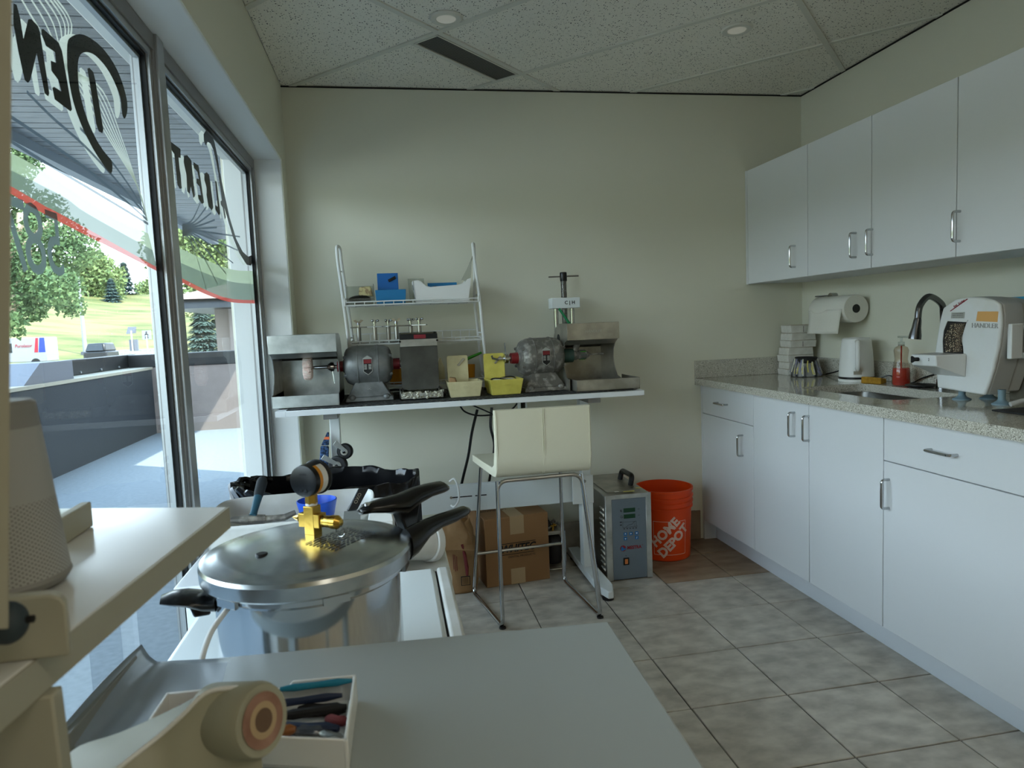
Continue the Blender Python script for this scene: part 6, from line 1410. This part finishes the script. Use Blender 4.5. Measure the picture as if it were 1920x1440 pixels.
# handles: lid handle (upper), body handle (lower), side grip at the left
hb0 = P(672, 958, 'z', ZL + .02); hdir = Vector((.72, .69, 0)).normalized(); hs_ = Vector((-hdir.y, hdir.x, 0))
def hband(c, w, h): return [c + hs_ * w * math.cos(a_) + Vector((0, 0, 1)) * h * math.sin(a_) for a_ in [math.radians(d_) for d_ in range(0, 360, 30)]]
def sweep(cs, ws, hs, nm):
    mb = MB(); vs = []; 
    for c, w, h in zip(cs, ws, hs): vs += hband(Vector(c), w, h)
    n_ = 12; fs = [tuple(range(n_ - 1, -1, -1)), tuple((len(cs) - 1) * n_ + i for i in range(n_))]
    for k in range(len(cs) - 1): fs += [(k * n_ + i, k * n_ + (i + 1) % n_, (k + 1) * n_ + (i + 1) % n_, (k + 1) * n_ + i) for i in range(n_)]
    mb._add(vs, fs); return mb.build(nm, 'bake', pt, angle=60)
A = [P(683, 961, 'z', ZL + .018), P(700, 950, 'z', ZL + .030)]
q0 = Vector((PC.x, PC.y, 0)) + hdir * .09
def hp_(px, py, dist_): return D(px, py, dist_)
cs_ = [D(676, 960, 1.235), D(690, 953, 1.245), D(722, 948, 1.265), D(752, 946, 1.285), D(778, 930, 1.315), D(803, 919, 1.345), D(826, 913, 1.375), D(836, 914, 1.385)]
sweep(cs_, [.008, .020, .026, .026, .021, .020, .019, .010], [.005, .009, .014, .021, .017, .0135, .012, .007], 'lid_handle')
MB().cyl(cs_[1] + Vector((0, 0, .004)), cs_[1] + Vector((0, 0, .010)), .007, n=14).build('handle_pin', 'chrome', pt)
MB().hexa([cs_[3] + hdir * a_ + hs_ * b_ + Vector((0, 0, c_)) for a_, b_, c_ in ((.0, -.012, -.052), (.025, -.012, -.052), (.025, .012, -.052), (0, .012, -.052), (-.02, -.012, .0), (.045, -.012, .008), (.045, .012, .008), (-.02, .012, .0))]).build('handle_web', 'bake', pt, bevel=.004)
hd2 = Vector((.80, .60, 0)).normalized(); q1 = Vector((PC.x, PC.y, 0)) + Vector((.86, .50, 0)).normalized() * .150
hs_ = Vector((-hd2.y, hd2.x, 0))
cs2 = [D(762, 1022, 1.20), D(778, 1010, 1.215), D(800, 990, 1.245), D(825, 976, 1.28), D(848, 968, 1.31), D(870, 958, 1.345), D(878, 956, 1.355)]
sweep(cs2, [.020, .021, .018, .016, .016, .014, .007], [.028, .026, .017, .013, .012, .010, .005], 'body_handle')
gl = Vector((PC.x, PC.y, 0)) + Vector((-.98, -.20, 0)) * .150; hs_ = Vector((.20, -.98, 0)).normalized(); gdx = Vector((-.98, -.20, 0)).normalized()
cs3 = [Vector((gl.x, gl.y, ZL - .062)), Vector((gl.x, gl.y, ZL - .058)) + gdx * .02, Vector((gl.x, gl.y, ZL - .050)) + gdx * .04, Vector((gl.x, gl.y, ZL - .046)) + gdx * .062, Vector((gl.x, gl.y, ZL - .046)) + gdx * .078]
sweep(cs3, [.030, .034, .036, .032, .020], [.016, .014, .010, .007, .004], 'side_grip')
MB().hexa([cs3[1] + gdx * a_ + hs_ * b_ + Vector((0, 0, c_)) for a_, b_, c_ in ((-.012, -.015, -.022), (.012, -.015, -.022), (.012, .015, -.022), (-.012, .015, -.022), (-.016, -.02, .0), (.018, -.02, .0), (.018, .02, .0), (-.016, .02, .0))]).build('grip_bracket', 'bake', pt, bevel=.003)
# things behind the pot
bw_ = thing('blue_bowl', 'blue rubber mixing bowl behind the brass fittings', 'bowl', (.235, -1.60, .641)); M['cobalt'] = mat('blue_rubber', '#2c5fd6', .4)
bc = P(594, 941, 'z', .745); MB().lathe([(.025, .0), (.032, .004), (.05, .06), (.059, .103), (.056, .104), (.047, .06), (.028, .008), (0, .006)], (bc.x, bc.y, .6485), 40).build('bowl', 'cobalt', bw_, angle=50)
kk = thing('black_spatula_handle', 'black moulded handle standing up beside the blue bowl', 'handle', (.33, -1.62, .70)); ka, kb = P(660, 958, 'y', -1.60), P(681, 916, 'y', -1.58)
MB().hexa([ka + Vector((-.016, 0, 0)), ka + Vector((.014, 0, 0)), ka + Vector((.014, .012, 0)), ka + Vector((-.016, .012, 0)), kb + Vector((-.014, 0, 0)), kb + Vector((.016, 0, 0)), kb + Vector((.016, .012, 0)), kb + Vector((-.014, .012, 0))]).build('handle', 'black', kk, bevel=.004)
text_obj('moulded_name', 'OXO', .014, 'galvd', kk, (ka + kb) / 2 + Vector((.001, -.001, .004)), (kb - ka), Vector((-.9, 0, .35)), .0003)
MB().hexa([ka + Vector(v_) for v_ in ((-.03, 0, -.05), (.02, 0, -.05), (.02, .004, -.05), (-.03, .004, -.05), (-.022, 0, .0), (.024, 0, .0), (.024, .004, .0), (-.022, .004, .0))]).build('blade', 'satin', kk)
wp = thing('white_carton', 'white open carton behind the lid handle', 'box', (.42, -1.55, .641))
MB().box(.370, .438, -1.70, -1.42, .641, .73).build('carton', 'white', wp, bevel=.003)
MB().hexa([(.37, -1.70, .73), (.438, -1.70, .73), (.438, -1.695, .73), (.37, -1.695, .73), (.385, -1.67, .765), (.43, -1.67, .76), (.43, -1.665, .76), (.385, -1.665, .765)]).build('flap', 'white', wp)
wbx = thing('white_jug', 'white plastic jug lying behind the pot handles, under the bench edge', 'jug', (.54, -1.62, .40))
j0, j1 = P(745, 1022, 'y', -1.74), P(800, 1016, 'y', -1.68)
MB().tube([j0, j0.lerp(j1, .5), j1], [.036, .046, .050], 28).build('body', 'dusty_white', wbx, bevel=.003)
MB().tube([j1, j1 + (j1 - j0) * .22], [.055, .057], 28).build('rim', 'dusty_white', wbx, bevel=.003)
st2 = thing('jug_stand', 'white crate under the plastic jug beside the appliance', 'crate', (.53, -1.6, 0)); MB().box(.455, .585, -1.80, -1.50, .0005, j1.z - .06).build('crate', 'dusty_white', st2, bevel=.006)
MB().tube(cr_path([P(428, 1140, 'y', -2.50), P(400, 1178, 'y', -2.54), P(386, 1210, 'y', -2.56), P(376, 1245, 'y', -2.58)], 6), .0042, 10).build('cord', 'white', ap)
# ------------------------------------------------------------------ foreground desk
ZD = .80
dk = thing('grey_desk', 'grey laminate desk in the foreground with raised back edge strip', 'desk', (.4, -2.9, 0))
pR, pL = P(1140, 1165, 'z', ZD), P(268, 1246, 'z', ZD); fR = P(1322, 1442, 'z', ZD); dR = (fR - pR).normalized()
e1_ = pR + dR * .8; e0_ = pL + dR * .8
MB().prism([pL, pR, e1_, e0_], (0, 0, -.028)).build('desk_top', 'deskgrey', dk, bevel=.002)
for c in (pR.lerp(e0_, .2), pL.lerp(e1_, .2), e1_.lerp(pL, .06), e0_.lerp(pR, .06)): MB().box(c.x - .02, c.x + .02, c.y - .02, c.y + .02, .0005, ZD - .028).build('leg', 'deskgrey', dk, bevel=.002)
# board on edge and curled grey sheet at the desk's left
bd = thing('edge_board', 'narrow grey-brown board standing on edge left of the desk', 'board', P(235, 1236, 'z', .825))
a0, a1 = P(237, 1233, 'z', .828), P(106, 1382, 'z', .828)
M['greyb'] = mat('grey_brown_board', '#8d8a80', .6)
MB().prism([a0, a1, a1 + Vector((0, 0, -.05)), a0 + Vector((0, 0, -.05))], Vector((.012, .004, 0))).build('board', 'greyb', bd, bevel=.001)
cm = thing('curled_mat', 'glossy grey mat curling up along the left edge of the desk', 'mat', P(270, 1246, 'z', ZD))
M['greymat'] = mat('glossy_grey_sheet', '#8f969c', .25, bump=.08, bscale=7)
def curl(u, v):
    c = P(262, 1250, 'z', ZD).lerp(P(112, 1418, 'z', ZD), v); s_ = u * .16; ax_ = (pR - pL).normalized()
    if s_ < .03: h_ = .030 * (1 - s_ / .03) ** 1.6; x_ = s_ * .7
    else: h_ = 0; x_ = .021 + (s_ - .03)
    return c + ax_ * (x_ + .004) + Vector((0, 0, .0015 - .0045 * max(0, (u - .6) / .4) + h_ + .0025 * math.sin(v * 5 + u * 6) * (u > .1) * (1 - u) + .004 * math.sin(v * 3.1) * (u < .3)))
MB().grid(curl, 24, 16).build('sheet', 'greymat', cm, solid=.0022, angle=60)
# white tool tray
ty = thing('tool_tray', 'white rectangular tray with notched sides, holding small tools', 'tray', P(480, 1350, 'z', ZD))
zr = ZD + .034; C1_ = P(312, 1298, 'z', zr); C2_ = P(668, 1264, 'z', zr); C3_ = P(651, 1388, 'z', zr); C4_ = C3_ + (C1_ - C2_); C4_ = P(262, 1372, 'z', zr)
MB()
def wall_(a, b, prf, nm):
    """tray wall between two rim corners, prf = list of (t, height) along the rim"""
    a0, b0 = Vector((a.x, a.y, ZD + .001)), Vector((b.x, b.y, ZD + .001)); d = (b0 - a0); inn = Vector((-d.y, d.x, 0)).normalized() * .0035
    top = [a0 + d * t + Vector((0, 0, h_)) for t, h_ in prf]
    MB().prism([a0, b0] + top[::-1], inn).build(nm, 'white', ty, bevel=.0008, seg=1)
H_ = .033
wall_(C2_, C1_, [(0, H_), (.34, H_), (.37, H_ * .78), (.6, H_ * .78), (.62, H_), (1, H_)], 'back_wall')
wall_(C1_, C4_, [(0, H_), (1, H_)], 'end_wall'); wall_(C3_, C2_, [(0, H_), (1, H_)], 'end_wall')
wall_(C4_, C3_, [(0, H_), (.6, H_), (1, H_)], 'front_wall')
MB().prism([Vector((p.x, p.y, ZD + .001)) for p in (C1_, C4_, C3_, C2_)], (0, 0, .003)).build('tray_floor', 'white', ty, smooth=False)
rt = random.Random(11); M['teal'] = mat('teal_tool', '#17768f', .35); M['navy'] = mat('navy_tool', '#1b2740', .4); M['maroon'] = mat('maroon_cloth', '#6d3038', .9); M['ambr'] = mat('amber_handle', '#8c5426', .35)
def inb(u, v, z_): p = C1_.lerp(C2_, u).lerp(C4_.lerp(C3_, u), v); return Vector((p.x, p.y, ZD + z_))
tools = [(.60, .10, .98, .08, 'teal', .0045, .030, 'long teal handled instrument along the back wall of the tray'), (.50, .25, .93, .18, 'navy', .005, .020, 'navy pen-shaped tool in the tray'),
         (.62, .40, .96, .32, 'ink', .006, .016, 'black instrument in the middle of the tray'), (.55, .62, .72, .60, 'ambr', .0065, .012, 'short amber handled tool in the tray'),
         (.73, .62, .86, .68, 'clear', .009, .012, 'small clear plastic tube in the tray'), (.80, .78, .95, .76, 'galv', .006, .010, 'bright metal bur holder in the tray corner'),
         (.62, .80, .80, .86, 'ink', .005, .009, 'black clip near the front of the tray'), (.30, .20, .52, .30, 'satin', .0035, .016, 'thin steel probe at the left of the tray'), (.86, .42, .97, .5, 'redp', .006, .012, 'dark red cap at the right end of the tray'), (.70, .22, .95, .28, 'ink', .008, .010, 'thick black handle lying under the teal tool'),
         (.40, .55, .60, .50, 'ink', .009, .010, 'thick black handpiece at the middle bottom of the tray'), (.60, .52, .93, .58, 'navy', .0075, .010, 'dark navy grip lying across the lower half of the tray'),
         (.28, .42, .48, .62, 'maroon', .008, .009, 'maroon rubber grip near the hidden end of the tray'), (.84, .60, .96, .72, 'satin', .006, .009, 'short steel tip close to the right tray wall'),
         (.36, .10, .60, .12, 'teal', .004, .024, 'second teal instrument along the back wall, further left')]
for (u0, v0, u1_, v1_, m_, r_2, z_, lab) in tools:
    p, q = inb(u0, v0, z_), inb(u1_, v1_, z_ + .002); t = thing('dental_tool', lab, 'tool', p, group='small tools in the white tray')
    MB().tube([p, p.lerp(q, .2), p.lerp(q, .5), p.lerp(q, .8), q], [r_2 * .6, r_2, r_2 * .85, r_2, r_2 * .5], 10).build('handle', m_, t)
t = thing('maroon_pad', 'rolled maroon pad at the left end of the tray', 'pad', inb(.17, .3, .02)); MB().tube([inb(.1, .3, .018), inb(.28, .22, .018)], .012, 14).build('pad', 'maroon', t)
# cream dispenser with a roll
tdp = thing('roll_dispenser', 'cream curved dispenser body with a brown cored roll, bottom edge of view', 'dispenser', (.26, -2.98, ZD))
M['oldcream'] = mat('aged_cream_plastic', '#a5a28c', .42, col2='#98947e', scale=5); M['core'] = mat('brown_core', '#8a6553', .9, col2='#a88270', scale=30); M['corein'] = mat('dark_core', '#6b5442', .9)
dd_ = .62
ec = D(492, 1350, dd_); up_ = (D(492, 1300, dd_) - ec).normalized()
axd = Vector((.82, -.54, .20)).normalized()      # roll axis, its end faces right and a little to the camera
R0 = .033
MB().tube([ec - axd * .070, ec - axd * .062, ec - axd * .006, ec], [R0 * .85, R0, R0, R0 * .92], 48).build('roll', 'oldcream', tdp, angle=50)
mb = MB(); t1 = axd.orthogonal().normalized(); t2 = axd.cross(t1)
def annul(r0, r1, off, m_, nm):
    mb = MB(); n_ = 40
    for i in range(n_):
        a, b = 2 * math.pi * i / n_, 2 * math.pi * (i + 1) / n_
        f = lambda q, r: ec + axd * off + (t1 * math.cos(q) + t2 * math.sin(q)) * r
        mb.flat([f(a, r0), f(b, r0), f(b, r1), f(a, r1)])
    mb.build(nm, m_, tdp, smooth=False)
annul(.0155, .024, .0012, 'core', 'cardboard_core'); annul(.010, .0158, .0016, 'tape', 'inner_ring')
MB().tube([ec + axd * .002, ec - axd * .002 + axd * .0038], [.0102, .0102], 28).build('core_hole', 'corein', tdp)
# sweeping body: ridge falls away to the left
rid = [D(470, 1292, dd_ + .01), D(430, 1292, dd_ + .005), D(385, 1302, dd_), D(340, 1345, dd_ - .01), D(295, 1385, dd_ - .02), D(235, 1432, dd_ - .04), D(190, 1470, dd_ - .06)]
bck = [D(455, 1290, dd_ + .05), D(415, 1294, dd_ + .05), D(360, 1312, dd_ + .055), D(290, 1345, dd_ + .055), D(220, 1375, dd_ + .055), D(150, 1398, dd_ + .05), D(112, 1430, dd_ + .02)]
rp_, bp_ = cr_path(rid, 4), cr_path(bck, 4); mb = MB(); n_ = len(rp_); vs = []
for a, b in zip(bp_, rp_):
    fl_ = Vector((b.x + .012, b.y - .02, ZD + .001)); vs += [Vector((a.x, a.y, ZD + .001)), a, a.lerp(b, .5) + Vector((0, 0, .002)), b, b + Vector((.004, -.010, -.012)), b.lerp(fl_, .5) + Vector((.004, -.012, 0)), fl_]
fs = []
for i in range(n_ - 1):
    for k in range(6): fs.append((i * 7 + k, i * 7 + k + 1, (i + 1) * 7 + k + 1, (i + 1) * 7 + k))
fs += [tuple(range(7)), tuple((n_ - 1) * 7 + k for k in range(6, -1, -1))]
mb._add(vs, fs); mb.build('dispenser_body', 'oldcream', tdp, angle=50)
MB().tube([p + Vector((0, 0, .001)) for p in rp_[:26]], .0022, 8).build('ridge_edge', 'white', tdp)
# ------------------------------------------------------------------ shelf unit at the left
M['shelfw'] = mat('gloss_white_shelf', '#e6e6e2', .16, bump=.01, bscale=20); M['shelfc'] = mat('white_board_edge', '#a9a592', .5)  # camera-facing sides of the white boards: shade put into an olive colour
ZS = 1.03
s0, s1_ = P(428, 950, 'z', ZS), P(123, 1190, 'z', ZS); dsh = (s1_ - s0).normalized(); s2x = s0 + dsh * .75
perp = (P(180, 952, 'z', ZS) - s0).normalized(); b0_, b1_ = s0 + perp * .42, s2x + perp * .42
su = thing('shelf_unit', 'white shelf board and upright at the left edge, carrying the speaker', 'shelf', (.05, -2.95, 0))
MB().prism([s0, b0_, b1_, s2x], (0, 0, -.028)).build('shelf_board', 'shelfw', su, bevel=.0025, seg=3)
po_n = Vector((-dsh.y, dsh.x, 0)); po_n = po_n if po_n.dot(perp) < 0 else -po_n
MB().prism([s0 + Vector((0, 0, -.0005)), s2x + Vector((0, 0, -.0005)), s2x + Vector((0, 0, -.0275)), s0 + Vector((0, 0, -.0275))], po_n * .0012).build('edge_shade_strip', 'shelfc', su, smooth=False)  # strip added to carry the front edge's shade in its colour
# upright panel below and raised box on top, both close to the camera
q = D(100, 1305, .43); q2_ = Vector((q.x, q.y, ZS - .028))
q = P(98, 1303, 'z', ZS - .028)
MB().prism([(q.x, q.y, ZS - .0285), (q.x + .004, q.y, ZD + .001), (q.x - .11, q.y, ZD + .001), (q.x - .11, q.y, ZS - .0285)], (0, .016, 0)).build('lower_panel', 'shelfc', su, bevel=.002)
bxT = D(121, 1112, .475); zt3 = bxT.z
MB().prism([(bxT.x, bxT.y, ZS + .0003), (bxT.x, bxT.y, zt3 - .008), (bxT.x - .003, bxT.y, zt3 - .003), (bxT.x - .010, bxT.y, zt3), (bxT.x - .30, bxT.y, zt3), (bxT.x - .30, bxT.y, ZS + .0003)], (-.004, .012, 0)).build('raised_ledge', 'shelfc', su, bevel=.002)
po2 = D(20, 200, .40); pa, pb = D(23, -40, .40), D(10, 1118, .415)
MB().prism([pa, Vector((pa.x - .16, pa.y + .02, pa.z)), Vector((pb.x - .16, pb.y + .02, zt3 + .0005)), Vector((pb.x, pb.y, zt3 + .0005))], Vector((-.012, .018, 0))).build('upright', 'shelfc', su, bevel=.001)
# small plank on the shelf
pk_ = thing('small_plank', 'short cream plank lying on the white shelf beside the speaker', 'plank', P(150, 1000, 'z', ZS))
k0, k1 = P(176, 986, 'z', ZS + .0005), P(108, 1032, 'z', ZS + .0005); kd = (k1 - k0).normalized(); kp = Vector((kd.y, -kd.x, 0)); k2_ = k0 + kd * .10
MB().prism([k0, k2_, k2_ + kp * .012, k0 + kp * .012], (0, 0, .030)).build('plank', 'shelfc', pk_, bevel=.002)
# speaker
sp1 = thing('smart_speaker', 'tapered grey cylindrical speaker with perforated lower half', 'speaker', (0, 0, 0))
spc = P(115, 1080, 'z', ZS + .012); R1 = .053; ctr = Vector((spc.x - R1, spc.y + .012, ZS + .0008)); topz = D(60, 748, (spc - CAM).dot(_w)).z; hh2 = topz - ctr.z
sp1.location = ctr
M['spk'] = mat('light_grey_speaker', '#a5a39d', .5); M['spkc'] = mat('grey_speaker_cap', '#8b8883', .5)
spm, n2, l2, b2 = newmat('speaker_grille'); b2.inputs['Roughness'].default_value = .55
t_3 = n2.new('ShaderNodeTexCoord'); m_3 = n2.new('ShaderNodeMapping'); m_3.inputs['Scale'].default_value = (1, 1, 1); l2.new(t_3.outputs['Object'], m_3.inputs[0])
sepx = n2.new('ShaderNodeSeparateXYZ'); l2.new(m_3.outputs[0], sepx.inputs[0]); at = n2.new('ShaderNodeMath'); at.operation = 'ARCTAN2'; l2.new(sepx.outputs[1], at.inputs[0]); l2.new(sepx.outputs[0], at.inputs[1])
ma = n2.new('ShaderNodeMath'); ma.operation = 'MULTIPLY'; ma.inputs[1].default_value = 60; l2.new(at.outputs[0], ma.inputs[0]); si = n2.new('ShaderNodeMath'); si.operation = 'SINE'; l2.new(ma.outputs[0], si.inputs[0])
mz = n2.new('ShaderNodeMath'); mz.operation = 'MULTIPLY'; mz.inputs[1].default_value = 1600; l2.new(sepx.outputs[2], mz.inputs[0]); sz = n2.new('ShaderNodeMath'); sz.operation = 'SINE'; l2.new(mz.outputs[0], sz.inputs[0])
mm_ = n2.new('ShaderNodeMath'); mm_.operation = 'MULTIPLY'; l2.new(si.outputs[0], mm_.inputs[0]); l2.new(sz.outputs[0], mm_.inputs[1])
rr3 = n2.new('ShaderNodeValToRGB'); rr3.color_ramp.elements[0].position = .35; rr3.color_ramp.elements[0].color = C('#a5a29b'); rr3.color_ramp.elements[1].position = .75; rr3.color_ramp.elements[1].color = C('#5c5a56'); l2.new(mm_.outputs[0], rr3.inputs[0]); l2.new(rr3.outputs[0], b2.inputs['Base Color'])
M['grille'] = spm
rr = lambda k: R1 * (1 - .30 * k)
MB().lathe([(R1 * .78, 0), (R1 * .93, .004), (R1, .010), (rr(.08), hh2 * .08)], (0, 0, 0), 56).build('base', 'spkc', sp1, local=True)
MB().lathe([(rr(.08), hh2 * .08), (rr(.48), hh2 * .48)], (0, 0, 0), 96).build('perforated_grille', 'grille', sp1, local=True)
MB().lathe([(rr(.48), hh2 * .48), (rr(.86), hh2 * .86)], (0, 0, 0), 56).build('upper_body', 'spk', sp1, local=True)
MB().lathe([(rr(.86), hh2 * .86), (rr(.985), hh2 * .985), (rr(1) - .003, hh2), (0, hh2)], (0, 0, 0), 56).build('cap', 'spkc', sp1, local=True)
# dark knob on the ledge front
kb_ = D(14, 1168, .44)
M['slate'] = mat('slate_rubber', '#2f3a3f', .6)
MB()._ball(kb_, .0125, 20, 12, (.95, 1, 1.1)).build('knob', 'slate', su); kn_ = su.children[-1]; kn_ = [c for c in su.children if c.name.startswith('knob')][0]; MB().cyl(kb_ + Vector((.009, 0, .001)), kb_ + Vector((.0155, 0, .001)), .0025, n=10).build('stud', 'ink', kn_)
